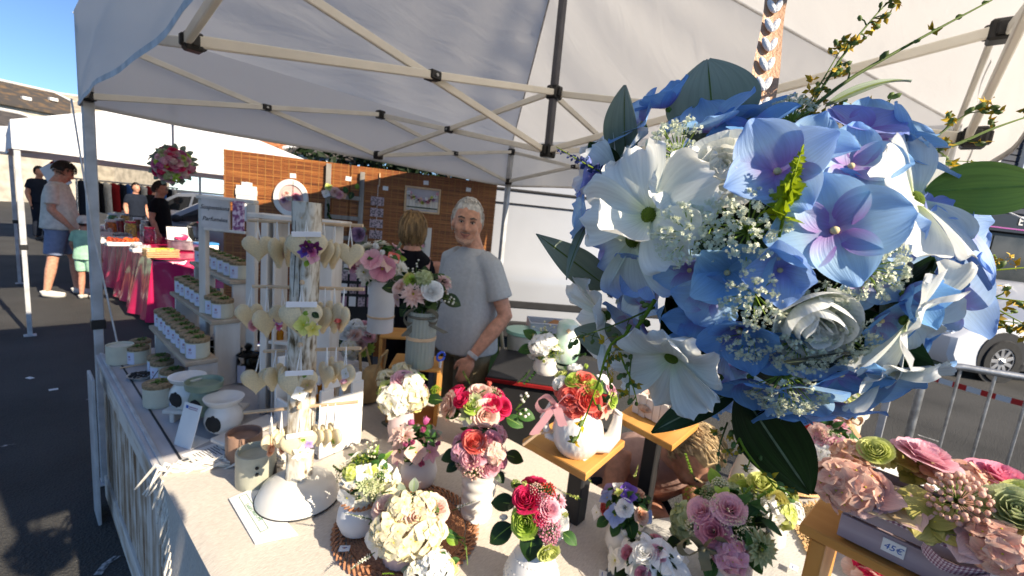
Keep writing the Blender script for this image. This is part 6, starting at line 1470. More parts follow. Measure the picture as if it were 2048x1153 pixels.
# ------------------------------------------------------------------ flower crate on its stand, right
# stand: honey wood frame on the front table, crate of blush hydrangea on top
cz = 1.08
pa, pb = at(1672, 1072, cz), at(2010, 1240, cz)
d = (pb-pa); d.z = 0; cy = math.atan2(d.y, d.x); ux = V((math.cos(cy), math.sin(cy), 0)); uy = V((-math.sin(cy), math.cos(cy), 0))
SD = thing('crate_stand', 'honey wood open frame stand raising the flower crate above the front table', 'stand', (pa.x, pa.y, ZT-.002), cy)
Lc, Wc = .36, .17; zs = cz-ZT
for x in (-.025, Lc+.03):
    MB().add(box(.028, Wc+.02, zs-.024, (x, Wc/2, (zs-.024)/2), .003)).build('side_board', CRATEZ, SD)
MB().add(box(Lc+.12, Wc+.03, .022, (Lc/2, Wc/2, zs-.0115), .003)).build('top_board', CRATE, SD)
FC = thing('flower_crate', 'lilac grey slatted crate tagged 45 euro with gingham ribbon, full of blush hydrangea', 'flower crate', (pa.x, pa.y, cz+.001), cy)
CRW = wood('lilac_grey_slat', hx('#8d7a80'), hx('#b9a9ae'), None, 8, axis=0, lo=.3, hi=.65)
hs_ = .105
for y, s in ((.004, -1), (Wc-.004, 1)):
    for z, hh in ((.026, .048), (.080, .05)): MB().add(box(Lc, .008, hh, (Lc/2, y, z), .0012)).build('slat', CRW, FC)
for x in (.006, Lc-.006): MB().add(box(.010, Wc-.018, hs_-.004, (x, Wc/2, hs_/2), .002)).build('end_board', CRW, FC)
MB().add(box(Lc-.014, Wc-.02, .006, (Lc/2, Wc/2, .005))).build('bottom_board', CRW, FC)
def gingham():
    mt, T, P = _nodes('gingham_ribbon'); N = T.nodes; L = T.links
    tc = N.new('ShaderNodeAttribute'); tc.attribute_name = 'pt'; sx = N.new('ShaderNodeSeparateXYZ'); L.new(tc.outputs['Vector'], sx.inputs[0])
    cs = []
    for i, f in ((0, 46), (1, 6)):
        m1 = N.new('ShaderNodeMath'); m1.operation = 'MULTIPLY'; m1.inputs[1].default_value = f; m2 = N.new('ShaderNodeMath'); m2.operation = 'FRACT'; m3 = N.new('ShaderNodeMath'); m3.operation = 'GREATER_THAN'; m3.inputs[1].default_value = .5
        L.new(sx.outputs[i], m1.inputs[0]); L.new(m1.outputs[0], m2.inputs[0]); L.new(m2.outputs[0], m3.inputs[0]); cs.append(m3)
    a = N.new('ShaderNodeMath'); a.operation = 'ADD'; L.new(cs[0].outputs[0], a.inputs[0]); L.new(cs[1].outputs[0], a.inputs[1])
    h_ = N.new('ShaderNodeMath'); h_.operation = 'MULTIPLY'; h_.inputs[1].default_value = .5; L.new(a.outputs[0], h_.inputs[0])
    r = ramp(N, [(0, hx('#dfd6da')), (.5, hx('#b08a9c')), (1, hx('#7a4a63'))]); r.color_ramp.interpolation = 'CONSTANT'; r.color_ramp.elements[1].position = .4; r.color_ramp.elements[2].position = .9
    L.new(h_.outputs[0], r.inputs[0]); L.new(r.outputs[0], P.inputs['Base Color']); P.inputs['Roughness'].default_value = .8
    return mt
GING = gingham()
MB().add(grid(lambda u, v: (v*Lc, -.0025-.001*math.sin(v*20), .076+u*.026), 2, 30)).build('ribbon_band', GING, FC)
def rib(parent, pts, w_, up): return loop_ribbon(parent, 'ribbon_loop', pts, w_, GING, up)
bx = Lc*.60
for sg in (-1, 1): rib(FC, [(bx, -.008, .078), (bx+sg*.05, -.03, .11), (bx+sg*.095, -.035, .085), (bx+sg*.06, -.03, .055), (bx, -.012, .074)], .034, (.1, -.5, .8))
for sg, e in ((-1, .10), (1, .16)): rib(FC, [(bx, -.012, .074), (bx+sg*.05, -.028, .035), (bx+sg*e, -.03, -.02)], .03, (.4, -.3, .9))
MB().add(ball(.012, (bx, -.02, .076), 2, (1.2, .8, 1.3))).build('ribbon_knot', GING, FC)
pt_ = MB().add(box(.034, .0014, .026, (.085, -.0015, .030), .0003)).build('price_tag', WHITEC, FC)
text('45€', .017, 'handwriting', BLU, pt_, Tm((.085, -.0024, .029), Matrix.Rotation(PI/2, 3, 'X')), .0002, font_sh=.2)
def crpt(px, py, h): return planept(px, py, (0, 0, cz+h), (0, 0, 1))
cflo = [('hyd', 'salmon', 1680, 945, .05), ('hyd', 'salmon', 1705, 975, .055), ('hyd', 'peach', 1665, 975, .045), ('floret', 'dust', 1745, 975, .055), ('floret', 'dust', 1725, 1000, .05), ('floret', 'salmon', 1690, 1000, .045), ('ran', 'limey', 1742, 942, .030), ('floret', 'olive', 1725, 925, .05), ('floret', 'olive', 1775, 950, .05), ('hyd', 'olive', 1830, 925, .06), ('ran', 'limey', 1835, 915, .04), ('rose', 'candy', 1832, 945, .042), ('rose', 'pink', 1835, 978, .050), ('floret', 'salmon', 1900, 962, .05), ('hyd', 'salmon', 1930, 980, .05), ('berry', 'blush', 1905, 1040, .044), ('rose', 'candy', 1990, 1000, .046), ('ran', 'sage', 2020, 1070, .046), ('ran', 'limey', 2035, 1055, .04), ('floret', 'olive', 1840, 1030, .055), ('floret', 'olive', 1870, 1050, .05), ('floret', 'dust', 1950, 1085, .055), ('floret', 'dust', 1975, 1125, .05), ('hyd', 'salmon', 2010, 1120, .05), ('floret', 'tan', 1790, 1000, .05), ('floret', 'dust', 1800, 1030, .05), ('hyd', 'peach', 1700, 925, .04), ('floret', 'olive', 1770, 925, .05), ('floret', 'salmon', 1960, 1040, .05), ('floret', 'tan', 1880, 985, .05), ('bead', 'snow', 1935, 955, .05), ('floret', 'salmon', 1870, 950, .05), ('floret', 'olive', 1905, 920, .05), ('hyd', 'olive', 1980, 960, .05)]
for kd, c_, px, py, s in cflo:
    hh = .135+.012*math.sin(px*.3); p = crpt(px, py, hh); l = p-V((pa.x, pa.y, cz)); lx, ly = l.dot(ux), l.dot(uy)
    lx = min(max(lx, -.03), Lc+.03); ly = min(max(ly, -.03), Wc+.03)
    edge = max(0, -ly/.05)
    n = V((math.copysign(max(0, abs(lx/Lc-.5)-.35), lx/Lc-.5)*2, -.55 if ly < .06 else .15, 1))
    put(FC, kd, c_, (lx, ly, (.158 if kd in ('rose', 'ran', 'peony', 'berry') else .122)+.035*math.sin(max(0, min(1, (ly+.03)/(Wc+.06)))*PI)), n+V((rnd.gauss(0, .12), rnd.gauss(0, .12)-.2, 0)), s)
mb = MB()
for i in range(60): mb.add(petal_geo(.07, .02, 2, 3, 'leaf', 0, -.6, .6), 0, Tm((rnd.uniform(.0, Lc), rnd.uniform(.01, Wc-.01), .085)) @ RZ(rnd.uniform(0, 6.28)))
kind(mb.build('foliage', LEAF_O, FC), 'stuff')
b = at(1735, 1150, ZT+.002)
t, c, k = arr('crimson ranunculus and blush posy standing inside the crate stand', b, 1740, 1135, 38, [('ran', 'hot', 1738, 1125, 24), ('rose', 'coral', 1745, 1140, 16), ('anem', 'blush', 1712, 1140, 24), ('bud', 'snow', 1765, 1135, 12), ('lace', 'blush', 1708, 1110, 16)], (('anem', 'blush', .04), ('ran', 'hot', .03)), 10)
vase(t, [(.03, 0), (.036, .02), (.03, .05)], CERW)

# straw placemat with ragged edge, wicker tray, straw tray behind
def flat_mat(corn, lab, z, nm, mat):
    ps = [at(*p, z) for p in corn]; c = sum(ps, V())/4; t = thing(nm, lab, 'placemat', c)
    def f(u, v): return (ps[0].lerp(ps[1], u)).lerp(ps[3].lerp(ps[2], u), v)-c
    mb = MB(); n = 15
    for i in range(n):
        for j in range(n):
            p = V(f((i+.5)/n, (j+.5)/n)); e = V(f((i+1.35)/n, (j+.5)/n)) if (i+j) % 2 else V(f((i+.5)/n, (j+1.35)/n)); s_ = (p+p-e)
            mb.add(bar(s_+V((0, 0, .003)), e+V((0, 0, .003)), .0105, .003, b=0))
    kind(mb.build('weave', mat, t, smooth=False), 'stuff')
    mb = MB()
    for k in range(180):
        u = rnd.random(); sd_ = rnd.choice(((u, 0, 0, -1), (u, 1, 0, 1), (0, u, -1, 0), (1, u, 1, 0)))
        p = V(f(sd_[0], sd_[1])); e = V(f(sd_[0]+sd_[2]*.10+rnd.gauss(0, .02), sd_[1]+sd_[3]*.10+rnd.gauss(0, .02)))
        mb.add(bar(p+V((0, 0, .002)), e+V((0, 0, rnd.uniform(.001, .005))), .004, .0015, b=0))
    kind(mb.build('ragged_edge', mat, t, smooth=False), 'stuff')
flat_mat([(1575, 1020), (1640, 1010), (1690, 1085), (1625, 1110)], 'straw placemat with ragged edges lying before the crate stand', ZT+.003, 'placemat', STRAW)
flat_mat([(1700, 880), (1760, 895), (1790, 935), (1715, 915)], 'straw mat lying on the white cloth behind the flower crate', ZT+.006, 'placemat', STRAW)
p = at(1590, 955, ZT+.003); t = thing('wicker_tray', 'oval dark wicker tray half under the big leaf', 'tray', p, -.4)
o = MB().add(lathe([(0, .0), (.15, 0), (.165, .02), (.17, .022), (.155, .004), (0, .003)], 48)).build('tray_base', WICK, t, ang=50); o.scale = (1.15, .8, 1)
o = MB().add(lathe([(.160, .016), (.168, .024), (.174, .016)], 48)).build('tray_rim', STRAW, t); o.scale = (1.15, .8, 1)
# ------------------------------------------------------------------ the big hanging flower ball in front
BC = dp(1530, 530, .28); BK = .28/FPX; BR = .094
FB = thing('flower_ball', 'large hanging ball of blue hydrangea and white cosmos on a peach ribbon', 'flower ball', BC)
TOE = (EYEP-BC).normalized()
def bs(px, py, f=1.):
    d = ray(px, py); e = EYEP-BC; B = d.dot(e); di = B*B-(e.dot(e)-(BR*f)**2)
    return EYEP+d*(-B-(math.sqrt(di) if di > 0 else 0))
PB_ = dict(blue=petal('#b08acc', '#8abaf0', '#bcdff7', .42, .5, .06, 'blue_petal', .45), deep=petal('#8a80c8', '#6fa8e4', '#84b8ec', .45, .5, .06, 'deep_blue_petal', .4),
           pale=petal('#b487cc', '#8fb6f3', '#b9d4f4', .38, .5, .08, 'pale_blue_petal', .5), peri=petal('#9c9ae2', '#92b6f2', '#aacaf6', .38, .5, .08, 'periwinkle_petal', .5),
           lilac=petal('#b07cc8', '#93a8ee', '#b7b6ee', .38, .5, .08, 'lilac_petal', .45), sky=petal('#7fb0d8', '#a9d3ee', '#8cc2ee', .38, .5, .08, 'sky_petal', .5),
           white=petal('#dfe9bd', '#f4f5f3', '#f0f4ea', .32, .5, .07, 'white_cosmos_petal', .3), wblue=petal('#e6eccb', '#9fbcf2', '#eaf1f2', .32, .5, .07, 'blue_edged_petal', .62), ivory=petal('#dfe4bb', '#f5f4ec', '#f2f2e4', .32, .5, .05, 'ivory_petal', .3))
CALY = M_('calyx_green', hx('#5d7d2a'), .7, .2, 60); STAM = M_('flower_eye', hx('#e3cf9a'), .6, .1, 60)
_hm = {}
def hpetal(kd, v, mat):
    key = (kd, v, mat)
    if key in _hm: return _hm[key]
    r = random.Random(v*7+hash(kd) % 5 if False else v*7+len(kd))
    if kd == 'round': g = petal_geo(1, .50+.05*(v % 2), 12, 12, 'round', .12+.3*r.random(), -.75+1.1*r.random(), .1, .05*r.random()+.01, 1.2, r.uniform(0, 6))
    elif kd == 'cosmos': g = petal_geo(1, .50+.06*r.random(), 18, 14, 'wedge', .05+.35*r.random(), -.9*r.random()+.1, .1, .06+.05*r.random(), 2.0, r.uniform(0, 6), .035)
    elif kd == 'curl': g = petal_geo(1, .48, 16, 14, 'wedge', .5, 1.3, .3, .06, 1.6, r.uniform(0, 6), .03)
    me = MB().add(g).mesh('petal', [mat]); _hm[key] = me; return me
EYEM = MB().add(ball(.07, (0, 0, .05), 2)).add(ball(.1, (0, 0, -.08), 1, (1, 1, .9)), 1).mesh('hydrangea_flower', [STAM, CALY])
mb = MB(); q = random.Random(5)
for i in range(130):
    a = i*2.39996; r = math.sqrt((i+.5)/130)*.15; h = .10*math.sqrt(max(0, 1-(r/.16)**2))
    mb.add(tube([(r*math.cos(a)*.9, r*math.sin(a)*.9, h*.5), (r*math.cos(a), r*math.sin(a), h+.035)], [.010, .013], 4), 0)
mb.add(ball(.13, (0, 0, -.03), 2, (1, 1, .7)), 1)
COSM = mb.mesh('cosmos_flower', [CEN_G, CALY])
cosG = petal('#6d8a1c', '#a4b23a', trl=0, name='stamen'); COSM.materials[0] = M_('green_stamens', hx('#6f8a1e'), .7, .35, 90)
def flower(kd, colr, px, py, Rpx, f=1., tilt=(0, 0), spin=0, n=None, el=.2, face=.6, jit=.1, curl=()):
    p = bs(px, py, f); rad = (p-BC).normalized()
    nrm = (rad*(1-face)+TOE*face+RT*tilt[0]+UP*tilt[1]).normalized()
    s = Rpx*depth(p)/FPX*(.92 if f > 1.05 else .85)
    Q = toq(nrm, math.radians(spin))
    me = EYEM if kd == 'hyd' else COSM
    o = link(me.name.split('.')[0], me, FB, p-BC, Q, s*(1 if kd == 'hyd' else .8))
    n = (n or 4) if kd == 'hyd' else 5; el = el if kd == 'hyd' else el+.06; jit = jit if kd == 'hyd' else jit+.1; mat = PB_[colr]
    for k in range(n):
        pm = hpetal('round' if kd == 'hyd' else ('curl' if k in curl else 'cosmos'), rnd.randrange(4), mat)
        a = k*2*PI/n+rnd.uniform(-jit, jit)
        qq = Quaternion((0, 0, 1), a) @ Quaternion((1, 0, 0), el+rnd.uniform(-jit, jit)*1.3)
        c = link('petal', pm, o, Quaternion((0, 0, 1), a) @ V((0, .05, .01*(k % 3))), qq, (1 if kd == 'hyd' else 1.25)*rnd.uniform(.93, 1.06))
# back and sides first: florets spread over the whole ball so that it is round from anywhere
for i in range(46):
    z = 1-(i+.5)/46*2; a = i*2.39996; s_ = math.sqrt(1-z*z); d_ = V((s_*math.cos(a), s_*math.sin(a), z))
    if d_.dot(TOE) > .45: continue
    o = link('hydrangea_flower', EYEM, FB, d_*BR*.92, toq(d_+V((rnd.gauss(0, .15),)*3), rnd.uniform(0, 6)), .030)
    for k in range(4): link('petal', hpetal('round', rnd.randrange(4), PB_[['blue', 'deep', 'blue', 'peri', 'white', 'pale'][i % 6]]), o, None, Quaternion((0, 0, 1), k*PI/2) @ Quaternion((1, 0, 0), .25), rnd.uniform(.9, 1.1))
core = MB().add(g_fill(1, 130, .5)and (g_fill(1, 130, .5).v, g_fill(1, 130, .5).f, g_fill(1, 130, .5).a)).mesh('foliage', [LEAF_D])
kind(link('foliage', core, FB, (0, 0, 0), None, BR*.98), 'stuff')
kind(MB().add(ball(BR*.62, (0, 0, 0), 3)).build('moss_core', M_('dark_moss', hx('#222c18'), .95, .3, 300, bump=.5, bsc=900), FB), 'stuff')
HF = [
 # upper left
 ('hyd', 'deep', 1335, 215, 78, 1.0, (-.1, .5), 20, 4, .45, .3), ('hyd', 'blue', 1285, 250, 85, .98, (-.3, .35), 60, 4, .3, .4), ('hyd', 'blue', 1420, 265, 115, 1.0, (.1, .5), 35, 4, .35, .35), ('hyd', 'deep', 1500, 265, 100, .98, (.1, .5), 10, 4, .2, .4),
 ('hyd', 'sky', 1250, 330, 90, .95, (-.4, .1), 15, 4, .2, .45),
 # upper right
 ('hyd', 'pale', 1555, 345, 118, 1.16, (-.05, .15), 38, 4, .28, .75), ('hyd', 'blue', 1610, 300, 95, 1.04, (.1, .3), 70, 4, .2, .6), ('hyd', 'lilac', 1715, 265, 105, 1.0, (.25, .45), 20, 4, .35, .4), ('hyd', 'sky', 1800, 285, 95, .98, (.5, .3), 50, 4, .3, .35), ('hyd', 'blue', 1700, 335, 105, 1.02, (.2, .2), 85, 4, .15, .55), ('hyd', 'blue', 1820, 320, 90, .96, (.6, .2), 15, 4, .3, .3), ('hyd', 'deep', 1640, 380, 90, .98, (.1, .1), 0, 4, .1, .6),
 # centre
 ('hyd', 'blue', 1668, 462, 132, 1.14, (.08, .05), 22, 4, .2, .8), ('hyd', 'peri', 1560, 540, 84, 1.10, (.0, -.3), 10, 4, .7, .6), ('hyd', 'sky', 1455, 545, 98, 1.08, (-.05, -.25), 40, 4, .55, .6), ('hyd', 'blue', 1425, 590, 92, 1.0, (-.1, -.5), 75, 4, .5, .5), ('hyd', 'deep', 1480, 660, 105, .98, (-.05, -.6), 30, 4, .4, .5), ('hyd', 'deep', 1400, 640, 80, .92, (-.1, -.3), 0, 4, .3, .5), ('hyd', 'blue', 1380, 540, 84, .98, (0, -.4), 20, 4, .3, .6),
 # right
 ('hyd', 'pale', 1760, 470, 90, 1.0, (.3, .0), 15, 4, .3, .5), ('hyd', 'peri', 1865, 480, 82, .98, (.45, .05), 5, 4, .15, .55), ('hyd', 'deep', 1810, 590, 95, 1.02, (.35, -.2), 30, 4, .7, .4), ('hyd', 'deep', 1870, 550, 80, .95, (.5, -.1), 70, 4, .4, .4), ('hyd', 'lilac', 1850, 440, 75, .95, (.5, .1), 40, 4, .3, .4), ('hyd', 'deep', 1760, 640, 90, .96, (.3, -.4), 10, 4, .3, .4), ('hyd', 'blue', 1730, 560, 80, .96, (.2, -.2), 60, 4, .2, .5),
 # bottom
 ('hyd', 'deep', 1500, 760, 95, .98, (-.05, -.8), 20, 4, .4, .3), ('hyd', 'blue', 1600, 770, 100, .98, (.1, -.8), 60, 4, .35, .35), ('hyd', 'deep', 1680, 745, 105, .96, (.3, -.7), 15, 4, .3, .35), ('hyd', 'deep', 1560, 810, 80, .97, (0, -1), 0, 4, .5, .2), ('hyd', 'deep', 1540, 690, 90, .97, (0, -.5), 45, 4, .2, .5), ('hyd', 'blue', 1640, 700, 80, .94, (.1, -.4), 10, 4, .2, .5),
 # left
 ('hyd', 'lilac', 1190, 360, 70, .98, (-.8, .2), 30, 4, .3, .1), ('hyd', 'blue', 1175, 440, 78, .98, (-.8, .0), 60, 4, .3, .1), ('hyd', 'lilac', 1240, 520, 90, .95, (-.4, -.2), 20, 4, .2, .4), ('hyd', 'peri', 1290, 545, 80, .95, (-.3, -.4), 50, 4, .3, .4), ('hyd', 'blue', 1330, 400, 80, .9, (-.2, .2), 0, 4, .2, .5), ('hyd', 'deep', 1250, 460, 80, .9, (-.3, 0), 0, 4, .1, .5),
 # white cosmos
 ('cos', 'white', 1300, 432, 150, 1.14, (-.12, -.05), 10, 6, .22, .72, .14, (2, 5)), ('cos', 'wblue', 1268, 480, 150, 1.05, (-.2, -.25), 40, 6, .1, .6, .1, ()), ('cos', 'white', 1345, 712, 135, 1.06, (-.05, -.45), 18, 6, .42, .55, .12, ()), ('cos', 'white', 1212, 632, 120, 1.0, (-.6, -.2), 25, 6, .3, .3, .1, ()),
 ('cos', 'white', 1830, 400, 155, 1.0, (.55, .25), 0, 7, .1, .35, .08, ()), ('cos', 'white', 1815, 640, 165, 1.0, (.55, -.25), 15, 7, .15, .3, .1, ()), ('cos', 'white', 1765, 745, 120, .95, (.35, -.75), 0, 6, .2, .15, .1, ()), ('cos', 'white', 1235, 345, 110, 1.0, (-.45, .2), 30, 6, .55, .4, .15, (1, 3)), ('cos', 'white', 1380, 385, 90, 1.06, (.1, 0), 0, 5, .5, .7, .15, ())]
for a in HF: flower(*a)
# roses
for kd, px, py, Rp, f, tilt, mat in (('ranunculus', 1445, 335, 80, 1.12, (0, .1), 'ivory'), ('peony', 1622, 640, 80, 1.0, (.32, -.42), 'white')):
    p = bs(px, py, f); n = (TOE*.8+(p-BC).normalized()*.3+RT*tilt[0]+UP*tilt[1]).normalized(); s = Rp*depth(p)/FPX
    r = random.Random(3); o = link('rose_heart', MB().add(ball(.2, (0, 0, .1), 2)).mesh('rose_heart', [PB_[mat]]), FB, p-BC-n*s*.35, toq(n, 1.0), s)
    lay = [(.08, .50, 3, 1.2, -.02), (.2, .53, 4, 1.0, -.03), (.36, .54, 5, .9, -.03), (.54, .52, 5, .85, -.02), (.74, .44, 6, .8, 0), (.95, .28, 6, .75, .1)] if kd == 'ranunculus' else [(.10, .95, 3, 1.3, -.02), (.22, 1.02, 3, 1.2, -.03), (.40, 1.08, 3, 1.2, -.06), (.60, 1.08, 3, 1.25, -.12), (.80, 1.0, 3, 1.3, -.10), (.98, .80, 4, 1.15, .02)]
    for rr_, h, nn, dl, fl in lay:
        a = r.uniform(0, 6)
        for k in range(nn): MB().add(cup_petal(a+k*2*PI/nn+r.uniform(-.15, .15), dl, rr_, h*r.uniform(.92, 1.05), fl, .35, 14, 12, .03, 0, r.uniform(0, 6))).build('petal', [PB_[mat]], o)
# lace flowers
LACE = MB(); 
def lace_mesh(seed):
    r = random.Random(seed); mb = MB()
    for i in range(24):
        a = i*2.39996; rad = math.sqrt((i+.4)/24); e = V((rad*math.cos(a)*.92, rad*math.sin(a)*.92, .55*(1-rad*rad)+r.uniform(-.06, .06)))
        mb.add(tube([(0, 0, -.5), (e.x*.4, e.y*.4, -.22+e.z*.3), (e.x*.85, e.y*.85, e.z-.08), tuple(e)], [.022, .02, .016, .01], 5, False), 1)
        for k in range(17):
            d_ = V((r.gauss(0, .075), r.gauss(0, .075), r.uniform(-.03, .12))); s = r.uniform(.032, .050); M = Tm(e+d_, toq((r.gauss(0, .7), r.gauss(0, .7), 1), r.uniform(0, 6)), s)
            for j in range(5):
                b_ = j*1.2566; mb.add(([(0, 0, 0), (math.cos(b_-.5), math.sin(b_-.5), .3), (1.35*math.cos(b_), 1.35*math.sin(b_), .1), (math.cos(b_+.5), math.sin(b_+.5), .3)], [(0, 1, 2, 3)]), 0, M)
            mb.add(([(.4, 0, .2), (-.2, .35, .2), (-.2, -.35, .2), (0, 0, .75)], [(0, 1, 3), (1, 2, 3), (2, 0, 3)]), 0, M)
    return mb.mesh('lace_flower', [petal('#e8ecd4', '#f4f4ee', trl=.2, vein=.05, name='lace_white'), petal('#8fae45', '#9db45a', trl=.15, vein=.1, name='lace_stem')])
LM = [lace_mesh(s) for s in range(3)]
for px, py, Rp, f, tx, ty in ((1338, 285, 70, 1.16, -.15, .35), (1365, 475, 72, 1.22, -.05, -.2), (1490, 455, 86, 1.20, 0, 0), (1505, 605, 66, 1.18, 0, -.3), (1762, 540, 72, 1.1, .3, -.1), (1600, 705, 66, 1.08, -.1, -.4), (1690, 690, 70, 1.02, .2, -.5), (1572, 790, 76, 1.06, 0, -.7), (1500, 690, 60, 1.02, 0, -.5), (1230, 560, 50, 1.0, -.5, 0), (1415, 440, 60, 1.1, 0, .1), (1585, 215, 46, 1.02, .1, .9), (1660, 610, 60, .98, .1, -.2)):
    p = bs(px, py, f); n = ((p-BC).normalized()*.6+TOE*.4+RT*tx+UP*ty).normalized()
    link('lace_flower', LM[(px+py) % 3], FB, p-BC-n*Rp*.15*BK, toq(n, px), Rp*depth(p)/FPX)
# leaves
def hleaf(p0, p1, wpx, mat, f0=.95, D1=None, face=(0, 0), fold=.15, bend=-.25, nm='leaf', prof='leaf'):
    a = bs(*p0, f0); D1 = D1 or depth(a); b_ = dp(*p1, D1); y = (b_-a); L_ = y.length; y.normalize()
    n = (TOE+RT*face[0]+UP*face[1]); x = y.cross(n).normalized(); z = x.cross(y)
    M = Matrix((x, y, z)).transposed()
    W_ = wpx/2*depth(a)/FPX/L_
    mb = MB(); mb.add(petal_geo(1, W_, 12, 22, prof, .0, bend, -bend*.5, .008, 2, 1, 0, fold))
    c_ = petal_geo(.98, .008, 2, 22, 'strap', 0, bend, -bend*.5); mb.add(([(X, Y, Z+.008) for X, Y, Z in c_[0]], c_[1], [(0, .5, 0)]*len(c_[0])), 1)
    link(nm, mb.mesh(nm, list(mat)), FB, a-BC, M.to_quaternion(), L_)
hd, he, ho = (LEAF_D, M_('pale_midrib', hx('#6d7a5c'), .6, .1, 20)), (LEAF_E, M_('olive_midrib', hx('#55681e'), .6, .1, 20)), (petal('#7d9a3c', '#93b04a', '#88a644', trl=.4, vein=.12, name='big_olive_leaf'), M_('green_midrib', hx('#6d8f1c'), .5, .1, 20))
hleaf((1430, 290), (1415, 118), 175, he, .9, .27, (.1, .2), .12)
hleaf((1255, 330), (1250, 170), 90, he, .95, .26, (-.6, .2), .3)
hleaf((1850, 385), (2110, 372), 112, ho, .95, .2, (.0, .15), .06, -.15)
hleaf((1570, 722), (1885, 728), 92, hd, 1.25, .225, (.1, -.9), .15, .2)
hleaf((1480, 780), (1622, 990), 128, hd, .95, .25, (0, .15), .12, -.2)
hleaf((1480, 780), (1302, 866), 60, hd, .95, .26, (-.2, .7), .3, -.3)
hleaf((1215, 575), (1072, 468), 66, he, .85, .28, (-.1, .4), .15, -.2, prof='lance')
hleaf((1180, 440), (1132, 560), 30, he, .95, .27, (-.5, 0), .3, -.3, prof='lance')
hleaf((1235, 350), (1178, 285), 60, hd, .9, .28, (-.4, .3), .3)
hleaf((1650, 215), (1825, 160), 34, he, .9, .29, (.1, .7), .3, -.3, prof='lance')
hleaf((1250, 690), (1148, 660), 70, he, .85, .30, (-.4, .1), .2)
# flowering broom sprigs
SPG = petal('#3d5220', '#6a8230', trl=.1, vein=.2, name='sprig_stem'); BUDG = M_('sprig_bud', hx('#5a7030'), .6, .2, 60); YEL = M_('sprig_yellow_bloom', hx('#c9a21c'), .6, .2, 60); SPL = petal('#5b7d14', '#9db32a', trl=.25, vein=.2, name='sprig_light_stem')
def sprig(pts, r0, seed, stem=SPG, dens=1., D0=.26, D1=None, yellow=.6, nm='flowering_sprig', buds=1.):
    r = random.Random(seed); D1 = D1 or D0; n = len(pts); P = []
    for i, (px, py) in enumerate(pts): P.append(dp(px, py, D0+(D1-D0)*i/(n-1))-BC)
    def C(t):
        x = t*(n-1); j = min(int(x), n-2); f = x-j; p0, p1, p2, p3 = P[max(j-1, 0)], P[j], P[j+1], P[min(j+2, n-1)]
        return .5*((2*p1)+(p2-p0)*f+(2*p0-5*p1+4*p2-p3)*f*f+(3*p1-p0-3*p2+p3)*f**3)
    L_ = sum((P[i+1]-P[i]).length for i in range(n-1)); mb = MB()
    mb.add(tube([C(k/16) for k in range(17)], [r0*(1-.72*k/16) for k in range(17)], 7), 0)
    m_ = int(L_/.0036*dens); r0 *= 1.3
    for i in range(m_):
        t = (i+.7)/m_; p = C(t); tg = (C(min(1, t+.02))-C(max(0, t-.02))).normalized()
        side = tg.cross(V((r.gauss(0, 1), r.gauss(0, 1), r.gauss(0, 1)))).normalized(); e = p+(side+tg*.5)*r.uniform(.003, .0065)
        if r.random() < yellow:
            for k in range(5):
                d_ = V((r.gauss(0, 1), r.gauss(0, 1), r.gauss(0, 1))).normalized(); mb.add(petal_geo(r.uniform(.003, .0056), .0013, 2, 2, 'leaf', .3, -.6, .4), 2, Tm(e, toq(d_, r.uniform(0, 6))))
        if r.random() < buds*.8:
            mb.add(tube([p, (p+e)/2+tg*.001, e], [r0*.35, r0*.3, r0*.3], 4, False), 0); s = r.uniform(.0013, .0022); mb.add(ball(1, (0, 0, 0), 1, (s*.8, s*.8, s*1.3)), 1, Tm(e, toq(side+tg)))
    mb.build(nm, [stem, BUDG, YEL], FB)
sprig([(1560, 300), (1620, 215), (1680, 120), (1735, 50), (1775, 5)], .0011, 1, SPG, 1.1, .25)
sprig([(1545, 320), (1600, 240), (1690, 165), (1800, 100), (1900, 45), (1985, 0)], .0014, 2, SPG, .25, .245, .23)
sprig([(1600, 235), (1640, 170), (1690, 85)], .0007, 3, SPG, .9, .25)
sprig([(1610, 240), (1680, 225), (1780, 205)], .0008, 4, SPG, .8, .25)
sprig([(1590, 280), (1660, 235), (1735, 230)], .0007, 14, SPG, .8, .25)
sprig([(1840, 310), (1910, 290), (1985, 258), (2060, 232)], .0013, 5, SPG, .25, .25)
sprig([(1845, 300), (1890, 260), (1945, 222), (1975, 214)], .0008, 6, SPG, 1.3, .25)
sprig([(1850, 320), (1900, 322), (1955, 324)], .0005, 7, SPG, .8, .25)
sprig([(1870, 565), (1940, 545), (2000, 540), (2060, 535)], .0010, 8, SPL, .8, .25, .24)
sprig([(1880, 570), (1950, 590), (2060, 605)], .0010, 9, SPL, 1.0, .25, .23, .8)
sprig([(1925, 570), (1980, 610), (2060, 655)], .0007, 10, SPL, 1.1, .25, .23, .8)
sprig([(1885, 550), (1935, 525), (1990, 510)], .0007, 11, SPL, 1.1, .25)
sprig([(1920, 605), (1970, 635), (2050, 648)], .0006, 21, SPL, 1.0, .25, .23, .8)
sprig([(1310, 600), (1270, 660), (1222, 690), (1195, 770), (1155, 878)], .0012, 12, SPL, .5, .24, .235, .35)
sprig([(1262, 650), (1240, 700), (1262, 760), (1275, 808)], .0009, 13, SPL, .8, .24, .24, .15)
sprig([(1222, 692), (1215, 740), (1228, 790)], .0006, 15, SPL, .9, .24, .24, .15)
sprig([(1280, 640), (1262, 720), (1258, 800)], .0007, 16, SPG, .8, .245, .24, .15)
sprig([(1310, 615), (1230, 650), (1140, 680)], .0007, 17, SPG, .8, .245, .25, .15)
sprig([(1465, 840), (1490, 900), (1555, 980)], .0011, 18, SPL, .7, .25, .24, .5)
sprig([(1455, 845), (1440, 890), (1436, 930)], .0006, 19, SPG, .9, .26, .26, .3)
sprig([(1470, 850), (1510, 875), (1525, 900)], .0006, 20, SPL, .8, .25, .25, .3)
